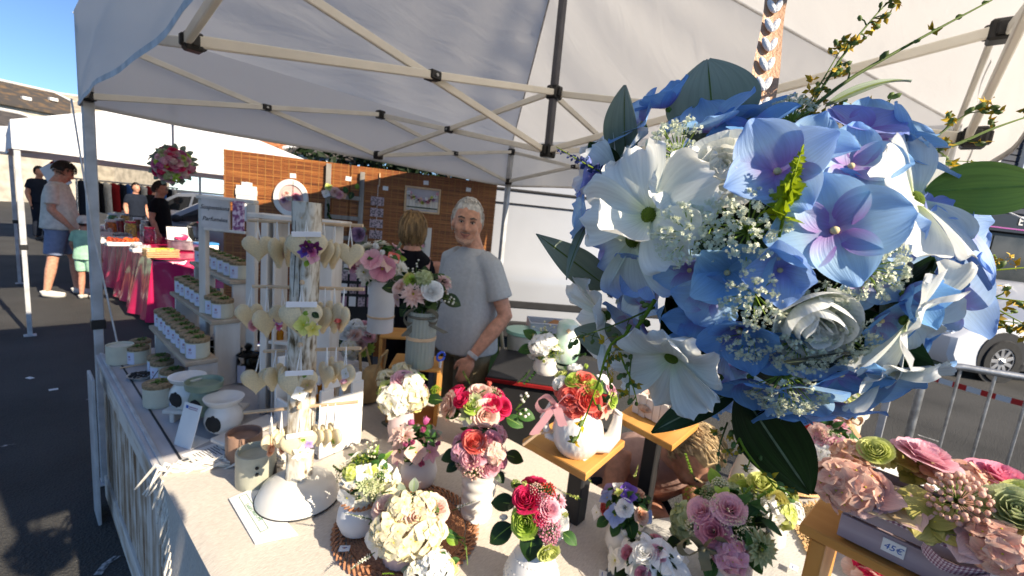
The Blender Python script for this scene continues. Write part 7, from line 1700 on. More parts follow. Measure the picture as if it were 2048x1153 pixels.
sprig([(1700, 320), (1745, 335), (1770, 345)], .0005, 22, SPG, .7, .25, .25, .1)
# lime green spike in front and blue lavender on the left
def hspike(p0, p1, D, wpx, ma, mb_, n=60):
    a, b_ = dp(*p0, D), dp(*p1, D); L_ = (b_-a).length; sp = g_spike(2, n, 1, wpx*D/FPX/L_); link('flower_spike', sp.mesh('flower_spike', [ma, mb_]), FB, a-BC, toq(b_-a), L_)
hspike((1558, 475), (1608, 292), .178, 42, petal('#c2d02a', '#93a82c', trl=.35, vein=.2, name='lime_spike'), SPL, 80)
hspike((1240, 365), (1110, 298), .27, 22, petal('#4a5a9a', '#2a3566', trl=.15, vein=.2, name='lavender_bud'), SPL, 46)
# ribbon with braided hearts
RIBB = M_('peach_satin_ribbon', hx('#c59a7c'), .45, .08, 120, bump=.2, bsc=700, coat=.1)
RB = tag(bpy.data.objects.new('ribbon', None), 'x', 'x') if False else None
top = dp(1552, 0, .28); bot = dp(1521, 222, .268); dirv = (top-bot).normalized(); up2 = bot+dirv*.56
def rbn(u, v):
    p = bot.lerp(up2, v); return p-BC+RT*((u-.5)*.0158*(1+.12*math.sin(v*40)))+TOE*(-.001*math.cos((u-.5)*3))
MB().add(grid(rbn, 4, 60)).build('ribbon', RIBB, FB)
mb = MB(); HRT = M_('white_heart_braid', hx('#e4e6ea'), .7, .04, 60, bump=.3, bsc=900)
for i in range(40):
    p = bot+dirv*(.004+.0138*i)+TOE*.002-BC
    for s in (-1, 1):
        q_ = Matrix((RT, dirv, RT.cross(dirv))).transposed().to_quaternion() @ Quaternion((0, 0, 1), -s*.42)
        mb.add(ball(1, (0, 0, 0), 2, (.0021, .0052, .0017)), 0, Tm(p+RT*s*.0021, q_))
mb.build('heart_braid', HRT, FB)

# smaller pink ball far left under the tent
PBc = dp(346, 330, 2.42)
PBT = thing('flower_ball', 'smaller ball of pink roses and pale leaves hanging at the tent back left', 'flower ball', PBc)
fl = []; q = random.Random(8)
for i in range(44):
    a = i*2.39996; r_ = 40*math.sqrt((i+.5)/44); fl.append((['rose', 'ran', 'hyd', 'rose', 'floret'][i % 5], ['rose', 'hot', 'dust', 'magenta', 'lime', 'pink', 'sage'][i % 7], 346+r_*math.cos(a), 330+r_*.8*math.sin(a), 7.5))
for i in range(16): a = i*.4; fl.append(('leaf', 'E', 346+44*math.cos(a), 330+36*math.sin(a), 13))
dome(PBT, PBc, 40*2.42/FPX, fl, (('leaf', 'E', .06), ('rose', 'rose', .04), ('hyd', 'sage', .04)), 26, green='E')
topp = dp(345, 178, 2.4); 
loop_ribbon(PBT, 'ribbon', [topp-PBc, dp(347, 235, 2.4)-PBc], .022, M_('pink_band', hx('#b4788a'), .6, .06, 40, trl=.2), RT); loop_ribbon(PBT, 'ribbon', [dp(345, 234, 2.41)-PBc, dp(346, 300, 2.42)-PBc], .014, M_('white_band', hx('#d5d2d6'), .6, .04, 40, trl=.2), RT)
# ------------------------------------------------------------------ people: one continuous body, clothes over it
def bake(mb, name, mats, parent, voxel, smooth=4, disp=None):
    o = bpy.data.objects.new('tmp', mb.mesh('tmp', mats)); COL.objects.link(o)
    r = o.modifiers.new('r', 'REMESH'); r.mode = 'VOXEL'; r.voxel_size = voxel; r.use_smooth_shade = True
    s = o.modifiers.new('s', 'SMOOTH'); s.factor = .5; s.iterations = smooth
    dg = bpy.context.evaluated_depsgraph_get(); me = bpy.data.meshes.new_from_object(o.evaluated_get(dg))
    bpy.data.objects.remove(o); me.materials.clear()
    for m_ in mats: me.materials.append(m_)
    me.polygons.foreach_set('use_smooth', [True]*len(me.polygons))
    return link(name, me, parent)
def loft(rings, lat, n=20):               # rings: (centre, half width, half depth); lat = side axis
    vv = []; k = len(rings); lat = V(lat).normalized()
    for i, (c, w_, d_) in enumerate(rings):
        t = (V(rings[min(i+1, k-1)][0])-V(rings[max(i-1, 0)][0])).normalized(); f = lat.cross(t).normalized()
        for j in range(n):
            a = 2*PI*j/n; ca, sa = math.cos(a), math.sin(a); e = .85
            vv.append(V(c)+lat*(w_*math.copysign(abs(ca)**e, ca))+f*(d_*math.copysign(abs(sa)**e, sa)))
    ff = [(i*n+j, i*n+(j+1) % n, (i+1)*n+(j+1) % n, (i+1)*n+j) for i in range(k-1) for j in range(n)]
    return vv, ff+[tuple(range(n))[::-1], tuple(range((k-1)*n, k*n))]
def limb(a, b, c, ra, rb, rc, n=12):
    a, b, c = V(a), V(b), V(c); pts = [a, a.lerp(b, .5), b, b.lerp(c, .35), b.lerp(c, .7), c]
    return tube(pts, [ra, (ra+rb)/2*1.02, rb, rb*1.04 if rb > .045 else rb*1.05, (rb+rc*1.4)/2.3, rc], n)
def ell(c, ax, r):                        # ellipsoid with axes ax (3 vectors), radii r
    g = ball(1, (0, 0, 0), 3); M = Matrix(ax).transposed()
    return [V(c)+M @ V((x*r[0], y*r[1], z*r[2])) for x, y, z in g[0]], g[1]
def hand_geo(mb, w, d, palm_n, s=1., curl=.35):
    """w wrist, d direction of the fingers, palm_n direction the palm faces"""
    d = V(d).normalized(); pn = V(palm_n); pn = (pn-d*pn.dot(d)).normalized(); x = d.cross(pn)
    c = V(w)+d*.045*s; mb.add(ell(c, (x, d, pn), (.042*s, .055*s, .017*s)))
    for i, (o, L_) in enumerate(((-.031, .068), (-.011, .078), (.010, .074), (.030, .058))):
        b = V(w)+d*(.078-.004*abs(i-1.4))*s+x*o*s; q = b+d*L_*.45*s+pn*curl*.012*s; e = b+d*L_*.8*s+pn*curl*.04*s; f = b+d*L_*s*.95+pn*curl*.065*s
        mb.add(tube([b-d*.02*s, b, q, e, f], [.0095*s, .0095*s, .0088*s, .008*s, .0065*s], 8))
    b = V(w)+d*.02*s-x*.030*s; mb.add(tube([b, b+d*.028*s-x*.026*s+pn*.012*s, b+d*.058*s-x*.032*s+pn*.022*s, b+d*.075*s-x*.030*s+pn*.026*s], [.014*s, .0125*s, .0105*s, .008*s], 8))
def mk_skin(n, c): return M_(n, c, .5, .10, 40, bump=.05, bsc=300, spec=.35, trl=.03)
def head(mb, c, F, U, s=1.):
    F = V(F).normalized(); U = V(U); U = (U-F*U.dot(F)).normalized(); X = U.cross(F)*-1
    P = lambda x, f, u: V(c)+X*x*s+F*f*s+U*u*s
    A = (X, F, U)
    mb.add(ell(P(0, -.008, .02), A, (.076*s, .096*s, .100*s))); mb.add(ell(P(0, .022, -.045), A, (.062*s, .068*s, .072*s))); mb.add(ell(P(0, .060, -.092), A, (.032*s, .03*s, .026*s)))
    for e in (-1, 1):
        mb.add(ell(P(e*.040, .062, -.022), A, (.026*s, .026*s, .030*s))); mb.add(ell(P(e*.080, -.008, -.012), A, (.009*s, .020*s, .032*s))); mb.add(ell(P(e*.03, .078, .034), A, (.026*s, .012*s, .010*s)))
    mb.add(tube([P(0, .082, .022), P(0, .100, -.006), P(0, .108, -.026), P(0, .09, -.034)], [.010*s, .013*s, .017*s, .012*s], 8))
    for e in (-1, 1): mb.add(ell(P(e*.014, .094, -.028), A, (.010*s, .012*s, .009*s)))
    mb.add(ell(P(0, .078, -.058), A, (.030*s, .016*s, .012*s)))
    return P, A
EYW = M_('eye_white', (.55, .53, .5), .3, .02, 5); EYD = M_('eye_dark', (.02, .015, .012), .25, .05, 5); LIPM = M_('lips', hx('#ab6a5a'), .45, .1, 30); TEE = M_('teeth', (.6, .57, .52), .3, .03, 5)
def face(parent, P, A, s, brow, smile=True):
    for e in (-1, 1):
        ey = MB().add(ell(P(e*.031, .079, .012), A, (.0108*s, .009*s, .0052*s))).build('eye', EYW, parent)
        MB().add(ell(P(e*.031, .0855, .012), A, (.0055*s, .004*s, .0050*s))).build('iris', EYD, ey)
        MB().add(tube([P(e*.046, .080, .017), P(e*.031, .090, .021), P(e*.017, .084, .015)], .0022*s, 5)).build('eyelid', EYD, ey)
        MB().add(tube([P(e*.052, .076, .034), P(e*.034, .093, .041), P(e*.014, .094, .034)], [.003*s, .005*s, .004*s], 6)).build('eyebrow', brow, parent)
    k = .010 if smile else .002
    MB().add(tube([P(-.036, .072, -.050+k), P(-.018, .090, -.057), P(0, .095, -.060), P(.018, .090, -.057), P(.036, .072, -.050+k)], [.002*s, .0038*s, .0045*s, .0038*s, .002*s], 6)).build('mouth', LIPM, parent)
    MB().add(tube([P(-.022, .085, -.064+k*.6), P(0, .094, -.070), P(.022, .085, -.064+k*.6)], [.002*s, .0055*s, .002*s], 6)).build('lower_lip', LIPM, parent)
def hair(parent, P, A, s, mat, style='short', seed=1, n=800):
    r = random.Random(seed); mb = MB(); g = ball(1, (0, 0, 0), 3); keep = {}; vv = []
    def ok(p):
        x, f, u = p
        if style == 'short': return (f < .42 and u > -.42-.25*(f < -.2)) or u > .46-.16*abs(x)+.07*math.sin(x*19+2)
        if style == 'curly': return (f < .40 and u > -.40) or u > .32
        if style == 'bob': return (f < .30 and u > -.95) or u > .45
        if style == 'cap': return u > .1
    rx, rf, ru = (.088, .110, .122) if style == 'short' else (.094, .112, .118) if style == 'curly' else (.098, .112, .125)
    def pt(p, k=1.): return P(p[0]*rx*k, p[1]*rf*k-.010, p[2]*ru*k+.022-(.025 if style == 'bob' and p[2] < 0 else 0))
    idx = {}; ff = []
    for f in g[1]:
        if all(ok(g[0][i]) for i in f):
            ff.append(tuple(idx.setdefault(i, len(idx)) for i in f))
    vv = [None]*len(idx)
    cnt = {}; cf = {}
    for f in g[1]:
        for i in f: cnt[i] = cnt.get(i, 0)+1
    for f in ff:
        for j in f: cf[j] = cf.get(j, 0)+1
    for i, j in idx.items(): vv[j] = pt(g[0][i], .80 if cf[j] < cnt[i] else 1+.03*math.sin(g[0][i][0]*23+g[0][i][2]*17)*(2 if style == 'curly' else 1))
    mb.add((vv, ff, [(0, .5, 0)]*len(vv)))
    for _ in range(n):
        p = V((r.gauss(0, 1), r.gauss(0, 1), r.gauss(0, 1))).normalized()
        if not ok(p): continue
        if style == 'bob': t = V((p.x*.2, p.y*.1, -1)) if p.z < .75 else V((p.x, p.y, -.2))
        elif style == 'curly': t = V((r.gauss(0, 1), r.gauss(0, 1), r.gauss(0, 1)))
        else:
            if p.y > .15 and p.z < .75: continue
            t = V((.5+r.uniform(-.4, .4), -.7, .1)) if p.z > .45 else V((r.uniform(-.2, .2), -.7, -.8))
        t = (t-p*t.dot(p)).normalized()
        q = (p+t*.16).normalized(); e = (p+t*.32).normalized(); k = 1.02
        mb.add(tube([pt(p, k), pt(q, k+.035), pt(e, k+(.05 if style != 'bob' else .02)+r.uniform(-.01, .03))], [.0034*s, .0032*s, .0008*s], 4, False))
    mb.build('hair', mat, parent)
def person(label, loc, yaw, J, skin, top, bottom, shoe, vox=.011, s=1., hairm=None, style='short', dress=None, nm='person', facefeat=True, brow=None, sleeve=.62, leg=1.0, hem=.93, smile=False, fat=1., group=None, hands=True, hpalm=None, straps=None):
    """J: joints in metres for a 1.75 m figure, facing -y; scaled by s"""
    t = thing(nm, label, 'person', loc, yaw, group)
    g = lambda k: V(J[k])*s
    lat = (g('sl')-g('sr')).normalized()
    pel, wai, che, nec = g('pelvis'), g('waist'), g('chest'), g('neck')
    fwd = lat.cross((nec-pel).normalized()); 
    def torso(o=0, up=1.): return [(pel-(wai-pel)*.25, .150*s*fat+o, .105*s*fat+o), (pel, .170*s*fat+o, .118*s*fat+o), (wai, .160*s*fat+o, .115*s*fat*1.05+o), (che, .178*s+o, .118*s*fat**.5+o), (che.lerp(nec, .42), .168*s+o, .100*s+o), (che.lerp(nec, .68), .125*s+o*.8, .084*s+o), (che.lerp(nec, .86), .085*s+o*.6, .070*s+o*.7), (nec, .062*s+o*.4, .058*s+o*.4)]
    mb = MB(); mb.add(loft(torso(), lat))
    hc = g('head'); F = V(J['face']); U = V(J.get('hup', (0, 0, 1)))
    mb.add(tube([nec-(hc-nec)*.35, nec.lerp(hc, .5), hc], [.062*s, .055*s, .054*s], 12))
    P, A = head(mb, hc, F, U, s)
    for e in ('l', 'r'):
        mb.add(limb(g('s'+e), g('e'+e), g('w'+e), .052*s, .043*s, .027*s))
        mb.add(limb(g('h'+e), g('k'+e), g('a'+e), .088*s, .056*s, .036*s))
        d = g('w'+e)-g('e'+e)
        hp_ = hpalm[e] if hpalm else (-lat if e == 'l' else lat)
        if hands: hand_geo(mb, g('w'+e), V(J.get('d'+e, d)), hp_, s)
        f = V(J.get('foot', (0, -1, 0))); an = g('a'+e); mb.add(tube([an+V((0, 0, .03))*s, an-V((0, 0, .035))*s, an+f*.09*s-V((0, 0, .05))*s, an+f*.15*s-V((0, 0, .055))*s], [.036*s, .04*s, .038*s, .026*s], 10))
    body = bake(mb, 'body', [skin], t, vox, 3)
    o = .014*s
    if top:
        mb = MB(); tr = torso(o); 
        if hem: tr[0] = (pel-(wai-pel).normalized()*.06*s*hem, .178*s*fat+o*2.2, .128*s*fat+o*2.2); tr[1] = (pel, .178*s*fat+o*2, .128*s*fat+o*2); tr[2] = (wai, .166*s*fat+o*1.6, .124*s*fat+o*1.6)
        mb.add(loft(tr, lat))
        for e in ('l', 'r'):
            a, b, c = g('s'+e), g('e'+e), g('w'+e)
            if sleeve > 0:
                p1 = a.lerp(b, sleeve) if sleeve <= 1 else b.lerp(c, sleeve-1)
                inn = (nec-a)*.42; mb.add(tube([a+inn, a, a.lerp(b, .3), p1] if sleeve <= 1 else [a, a.lerp(b, .5), b, p1], [.040*s+o, .051*s+o, .053*s+o, .050*s+o*1.5], 14))
        sh = bake(mb, 'shirt', [top], t, vox, 2)
    if bottom:
        mb = MB(); pr = [(pel-(wai-pel).normalized()*.08*s, .165*s*fat+o, .120*s*fat+o), (pel, .172*s*fat+o, .120*s*fat+o), (pel.lerp(wai, .3), .165*s*fat+o*.7, .116*s*fat+o*.7)]; mb.add(loft(pr, lat))
        for e in ('l', 'r'):
            a, b, c = g('h'+e), g('k'+e), g('a'+e)
            if leg >= 1: mb.add(limb(a, b, c.lerp(b, .04), .096*s+o, .072*s+o, .062*s+o))
            else: mb.add(tube([a, a.lerp(b, .5), a.lerp(b, leg*1.6)], [.096*s+o, .088*s+o, .082*s+o], 14))
        bake(mb, 'trousers' if leg >= 1 else 'shorts', [bottom], t, vox, 2)
    if shoe:
        for e in ('l', 'r'):
            f = V(J.get('foot', (0, -1, 0))); an = g('a'+e); mb = MB()
            mb.add(tube([an+V((0, 0, .01))*s-f*.03*s, an-V((0, 0, .03))*s-f*.02*s, an+f*.09*s-V((0, 0, .048))*s, an+f*.175*s-V((0, 0, .052))*s], [.046*s, .05*s, .047*s, .034*s], 12))
            bake(mb, 'shoe', [shoe], t, vox*.8, 2)
    if facefeat: face(t, P, A, s, brow or hairm, smile)
    if hairm: hair(t, P, A, s, hairm, style, int(loc[0]*100))
    return t, P, A
STAND = dict(pelvis=(0, 0, .95), waist=(0, -.005, 1.10), chest=(0, 0, 1.30), neck=(0, .01, 1.49), head=(0, -.02, 1.635), face=(0, -1, 0),
             sl=(.178, 0, 1.405), sr=(-.178, 0, 1.405), el=(.235, .03, 1.13), er=(-.235, .03, 1.13), wl=(.235, -.06, .89), wr=(-.235, -.06, .89),
             hl=(.09, 0, .90), hr=(-.09, 0, .90), kl=(.10, -.02, .49), kr=(-.10, -.02, .49), al=(.10, .02, .085), ar=(-.10, .02, .085))
SK1 = mk_skin('tanned_skin', hx('#d29a80')); SK2 = mk_skin('fair_skin', hx('#c99078')); SK3 = mk_skin('brown_skin', hx('#8a5a45'))
def cloth(n, c, **k): return M_(n, c, .9, k.pop('var', .08), k.pop('sc', 18), bump=.25, bsc=45, spec=.15, **k)
HG = M_('white_grey_hair', hx('#d9d4cc'), .6, .15, 60); HB = M_('blond_hair', hx('#a5845a'), .5, .3, 40, stretch=(1, 1, .2)); HD = M_('dark_brown_hair', hx('#2a1a12'), .5, .25, 40); HBL = M_('pale_blond_hair', hx('#cdb48c'), .5, .25, 40)
GT = cloth('heather_grey_tee', hx('#b2b5b6'), var=.03, sc=60); KH = cloth('khaki_cotton', hx('#857a62')); BK_ = cloth('black_cotton', hx('#15151a')); WT = cloth('white_tee', hx('#d6d2c8')); BLS = cloth('blue_grey_shorts', hx('#7d8aa6')); MINT = cloth('mint_cotton', hx('#9fcbb0')); REDC = cloth('red_top', hx('#8a1f22')); PALET = cloth('pale_rose_top', hx('#c9a59a')); DNV = cloth('dark_navy_cloth', hx('#1e2430'))
WSH = M_('white_shoe', hx('#d2cfc8'), .6, .06, 20)
def yaw_to_cam(p): return math.atan2(-p[0], p[1])  # turns local -y onto the viewer
# white haired seller
p = dp(938, 560, 2.52); p.z = 0
yc = yaw_to_cam(p)
hw = dp(936, 440, 2.47)
J = dict(STAND); J.update(head=(-.02, -.035, 1.625), el=(.275, .05, 1.14), wl=(.215, -.13, .905), er=(-.22, .02, 1.15), wr=(-.20, -.14, .93), dl=(-.02, -.10, -.24))
a_ = -.85                                  # body turned to his right; head looks back at the viewer
fx, fy = math.sin(-a_)*-1, -math.cos(a_)
J['hup'] = (.10, 0, 1); J['face'] = (-math.sin(a_)*1.0, -math.cos(a_), -.04)
MAN, P, A = person('white haired man in a grey henley tee smiling behind the stall, hand by his pocket', p, yc+a_, J, SK1, GT, KH, BLKM, .0085, .985, HG, 'short', brow=M_('grey_brow', hx('#5d534b'), .7, .1, 30), smile=True, fat=1.08, hpalm=dict(l=(-.4, .6, -.1), r=(.4, .5, 0)), sleeve=.66)
MB().add(tube([P(-.05, .060, -.075), P(-.03, .083, -.092), P(0, .092, -.10), P(.03, .083, -.092), P(.05, .060, -.075)], [.006, .014, .017, .014, .006], 8)).build('beard_stubble', M_('grey_stubble', hx('#b8917c'), .8, .12, 200), MAN)
MB().add(tube([P(-.026, .086, -.045), P(0, .097, -.044), P(.026, .086, -.045)], [.003, .006, .003], 6)).build('moustache', M_('grey_moustache', hx('#a08475'), .8, .2, 200), MAN)
s = .985
for i in range(4): MB().add(ball(.006, (.0+.0*i, -.148*s+.003*i, (1.36-.045*i)*s), 1)).build('button', ALU2, MAN)
MB().add(box(.11, .022, .13, (.17*s, -.11*s, .80*s), .01)).build('cargo_pocket', KH, MAN); MB().add(box(.035, .006, .016, (.165*s, -.125*s, .83*s), .002)).build('pocket_label', WHITEC, MAN)
w_ = V(J['wl'])*s; d = (V(J['wl'])-V(J['el'])).normalized(); MB().add(lathe([(.030, -.012), (.033, -.01), (.033, .01), (.030, .012)], 20), 0, Tm(w_-d*.02, toq(d))).build('wristband', ALU2, MAN)
# woman seen from behind
p = dp(818, 600, 3.0); p.z = 0
J = dict(STAND); J.update(head=(.01, -.025, 1.62), face=(.15, -1, -.1), er=(-.20, -.06, 1.16), wr=(-.12, -.28, 1.12), el=(.22, -.03, 1.14), wl=(.16, -.26, 1.02))
W1, P, A = person('woman seen from behind with a blond bob and black top, pink straps', p, yaw_to_cam(p)+PI-.15, J, SK2, BK_, BK_, BLKM, .011, .93, HB, 'bob', facefeat=False, sleeve=.0, hem=.9)
PKS = M_('pink_strap_cloth', hx('#c99a94'), .8, .06, 30)
for e in (-1, 1): loop_ribbon(W1, 'strap', [V((e*.115, -.02, 1.44))*.93, V((e*.125, .11, 1.37))*.93, V((e*.105, .142, 1.22))*.93, V((e*.09, .14, 1.08))*.93], .036, PKS, (1, 0, 0))
# woman crouching behind the boards, right
p = dp(1272, 990, 1.86); p.z = 0
J_OLD = dict(pelvis=(0, .10, .46), waist=(0, -.0, .58), chest=(0, -.16, .70), neck=(0, -.34, .78), head=(0, -.47, .80), face=(0, -.55, -.8), hup=(0, -.8, .5),
         sl=(.17, -.28, .74), sr=(-.17, -.28, .74), el=(.19, -.36, .48), er=(-.19, -.38, .48), wl=(.10, -.46, .28), wr=(-.12, -.46, .30), hl=(.09, .08, .44), hr=(-.09, .08, .44), kl=(.13, -.28, .46), kr=(-.14, -.30, .50), al=(.11, -.04, .09), ar=(-.11, -.06, .09))
J = dict(pelvis=(-.05, .28, .40), waist=(-.03, .18, .55), chest=(.04, .05, .70), neck=(.12, -.08, .83), head=(.17, -.17, .88), face=(.35, -.55, -.75), hup=(.35, -.6, .7),
         sl=(.20, .0, .75), sr=(-.09, -.03, .77), el=(.25, -.16, .52), er=(-.12, -.18, .55), wl=(.16, -.28, .31), wr=(.0, -.32, .33), hl=(.06, .22, .38), hr=(-.15, .22, .38), kl=(.08, -.22, .60), kr=(-.10, -.24, .63), al=(.05, -.03, .09), ar=(-.12, -.05, .09))
W2, P, A = person('blond woman crouching between the tables with bare arms and knees, head bent down', p, yaw_to_cam(p)+.1, J, SK1, PALET, DNV, BLKM, .011, .97, HBL, 'short', facefeat=True, sleeve=.0, hem=.5, leg=.3)
tb = MB().add(lathe([(.03, -.012), (.045, -.008), (.045, .008), (.03, .012)], 16), 0, Tm(P(0, -.115, .01), toq(A[1]))); tb.build('hair_band', M_('tan_scrunchie', hx('#c9a274'), .8, .2, 30, bump=.5, bsc=90), W2)
# people at the sweet stall
p = at(128, 592, 0)
J = dict(STAND); J.update(face=(.1, -1, -.55), head=(.02, -.06, 1.615), el=(.235, -.05, 1.14), wl=(.14, -.17, .90), er=(-.22, .0, 1.14), wr=(-.16, -.16, .92), al=(.12, -.10, .085), ar=(-.12, .12, .085), kl=(.11, -.09, .49), kr=(-.11, .05, .49))
M2, P, A = person('dark haired man in a white tee and blue grey shorts standing by the pink stall', p, yaw_to_cam(p)+1.25, J, SK1, WT, BLS, WSH, .014, 1.03, HD, 'curly', facefeat=True, leg=.52, sleeve=.75, hem=1.0, fat=1.12)
p = at(176, 598, 0)
J = dict(STAND); J.update(face=(0, -1, -.1), el=(.25, -.02, 1.16), wl=(.28, -.16, .98))
K1, P, A = person('small child in mint green shirt and shorts beside the man in the white tee', p, yaw_to_cam(p)+2.6, J, SK2, MINT, MINT, WSH, .010, .63, HD, 'short', facefeat=False, leg=.45, sleeve=.7, hem=1.6)
MB().add(lathe([(.075, -.02), (.078, .03), (.05, .075), (0, .085)], 20), 0, Tm(V((0, -.015, 1.66))*.63+V((0, 0, .0)))).build('sun_cap', WT, K1)
p = dp(320, 430, 7.2); p.z = 0
person('woman with tied dark hair in a black tee serving behind the pink stall', p, yaw_to_cam(p)+1.2, dict(STAND, face=(0, -1, -.3)), SK2, BK_, DNV, BLKM, .016, .95, HD, 'short', facefeat=True)
for px, D, c_, lab, yw in ((70, 10.5, 'DNV', 'shopper in dark clothes beyond the left tent legs', .5), (108, 9.6, 'BK_', 'seated looking shopper in black behind the man in white', -1), (262, 10.5, 'DNV', 'far shopper in navy beyond the jars of the sweet stall', .3), (300, 11.5, 'BK_', 'far shopper in dark clothes left of the serving woman', 2.6)):
    p = ground_at(px, D); person(lab, p, yw, dict(STAND), SK3 if px % 2 else SK2, globals()[c_], DNV, BLKM, .022, .95+.05*math.sin(px), HD, 'short', facefeat=False, group='shoppers in the lane')
# ------------------------------------------------------------------ pink sweet stall
PINKP = M_('pink_plastic_sheet', hx('#d8265c'), .22, .06, 5, bump=.3, bsc=12, coat=.3); 
PT = thing('sweet_table', 'long table covered in shiny pink plastic sheeting', 'table', (1.1, 6.32, 0))
Wp, Lp = .78, 4.6
def pk(u, v):
    s = u*(Wp+1.4)-.7; x = min(max(s, 0), Wp); dx = max(0, -s, s-Wp); t = v*(Lp+.7)-.7; y = max(t, 0); dy = max(0, -t); 
    dr = max(dx, dy*1.0) if s < Wp else max(dx*.55, dy); fl = .05*math.sin(y*7)*dx+.035*math.sin(y*17+1)*dx+.06*math.sin(x*11+2)*dy
    L_ = .74 if s < .3 else .36
    return (x+(s-x)*.14+(fl if s < .01 else 0), y+(t-y)*.12+(fl if dy else 0), .785-min(dr/.7, 1)*L_)
MB().add(grid(pk, 48, 110)).build('plastic_sheet', PINKP, PT)
MB().add(box(Wp-.02, Lp, .03, (Wp/2, Lp/2, .765), .004)).build('tabletop', BLKM, PT)
for x in (.1, Wp-.1):
    for y in (.1, Lp-.1): MB().add(box(.03, .03, .75, (x, y, .375))).build('leg', ALU2, PT)
def on(px, py): return at(px, py, .79)
p = on(375, 500); t = thing('metal_basin', 'round steel basin with a pink printed card in it on the pink table', 'basin', p)
MB().add(lathe([(.17, 0), (.21, .02), (.22, .13), (.235, .135), (.235, .145), (.205, .135), (.19, .03), (0, .02)], 40)).build('basin', STEEL, t, ang=50)
MB().add(box(.30, .012, .22, (-.06, .02, .20), .002), 0, RX(-.25)).build('printed_card', WHITEC, t)
MB().add(ball(1, (-.06, -.04, .17), 2, (.08, .004, .045)), 0, RX(-.25)).build('pink_print', PINKP, t)
MB().add(lathe([(.10, .0), (.13, .1), (.12, .22), (.05, .27), (0, .28)], 24), 0, Tm((.14, .12, .1))).build('clear_cover', GLASS, t)
p = on(322, 515); t = thing('wicker_basket', 'small wicker basket of bright green and yellow sweets at the pink table corner', 'basket', p, .1)
mb = MB()
for z in range(5):
    for i in range(28):
        for (a, b_) in (((-.15+.3*i/28), None),):
            pass
    for s in (-1, 1):
        mb.add(tube([(-.15+.3*k/14, s*.09+.004*(-1)**(k+z), .012+.02*z) for k in range(15)], .008, 5)); mb.add(tube([(s*.15+.004*(-1)**(k+z), -.09+.18*k/8, .012+.02*z) for k in range(9)], .008, 5))
mb.build('basket_wall', STRAW, t); MB().add(box(.29, .17, .012, (0, 0, .008))).build('basket_floor', STRAW, t)
for i in range(14): MB().add(box(.05, .035, .04, (rnd.uniform(-.11, .11), rnd.uniform(-.05, .05), .085), .008)).build('wrapped_sweet', M_('sweet_%d' % (i % 4), [hx('#6fc04a'), hx('#d8c23a'), hx('#e07a3a'), hx('#a8d87a')][i % 4], .4, .05, 10), t)
p = on(412, 505); t = thing('carton', 'blue lidded white carton on the pink table', 'carton', p, .2); MB().add(box(.24, .16, .10, (0, 0, .051), .004)).build('carton_body', WHITEC, t); MB().add(box(.25, .17, .03, (0, 0, .117), .004)).build('lid', M_('blue_lid', hx('#3f8fd0'), .4, .04, 8), t)
cols = [hx('#c96a1e'), hx('#8a1f2a'), hx('#d8b040'), hx('#7a3a1c'), hx('#d8d2c4'), hx('#b03a5a'), hx('#4a7a3a'), hx('#e0902a')]
nm = ['tall jar of brown sweets', 'jar of amber sweets', 'jar of golden sweets', 'jar of dark toffee', 'jar of pale sugared almonds', 'jar of pink sweets', 'jar of green sweets', 'jar of orange slices']
pl = ['at the near table edge', 'beside the tent leg', 'behind the orange heap', 'in the back row of jars', 'before the serving woman', 'left of the steel basin', 'on the far table half', 'next to the white bags']
for i, (px, py) in enumerate(((222, 470), (240, 466), (262, 472), (276, 462), (292, 470), (300, 486), (226, 452), (250, 452))):
    t = thing('sweet_jar', '%s %s on the pink stall' % (nm[i], pl[i]), 'jar', at(px, py, .79), 0, 'sweet jars on the pink stall'); r, h = .075, .20
    MB().add(lathe([(r, 0), (r, h*.8), (r*.8, h*.9), (r*.8, h)], 18)).build('jar_body', M_('sweets_%d' % i, cols[i], .25, .35, 40, coat=.5), t, ang=40); MB().add(lathe([(r*.85, h), (r*.85, h+.03), (0, h+.032)], 18)).build('lid', [WHITEP, STEEL, PINKP][i % 3], t, ang=40)
for i, (px, py, c_, lab) in enumerate(((212, 487, '#d9d4cf', 'white paper bag of sweets at the left edge of the pink stall'), (232, 492, '#b8451a', 'open tray of orange sweets near the tent leg'), (262, 492, '#e0641a', 'heap tray of bright orange sweets on the pink stall'), (283, 505, '#c9c4c4', 'clear tray of pale sweets next to the wicker basket'), (246, 480, '#8a8d90', 'grey cellophane bag stack in the middle of the pink stall'), (206, 470, '#d6d6d6', 'white folded bag far along the pink stall'))):
    t = thing('sweet_tray', lab, 'tray', at(px, py, .79), .1, 'trays and bags on the pink stall'); mt_ = M_('tray_goods_%d' % i, hx(c_), .4, .3, 30, coat=.3)
    MB().add(box(.20, .15, .05, (0, 0, .026), .01)).build('tray', WHITEC, t)
    mb = MB()
    for k in range(16): mb.add(ball(.028, (rnd.uniform(-.08, .08), rnd.uniform(-.055, .055), .06+rnd.uniform(0, .025)), 1))
    kind(mb.build('sweets', mt_, t), 'stuff')
RK = thing('clothes_rack', 'rail of blue and dark clothes far behind the sweet stall', 'clothes rack', ground_at(255, 12.2), .55)
MB().add(tube([(-1.4, 0, 1.55), (1.4, 0, 1.55)], .018, 8)).build('rail', STEEL, RK)
for x in (-1.35, 1.35): MB().add(tube([(x, 0, 0), (x, 0, 1.55)], .018, 8)).build('post', STEEL, RK)
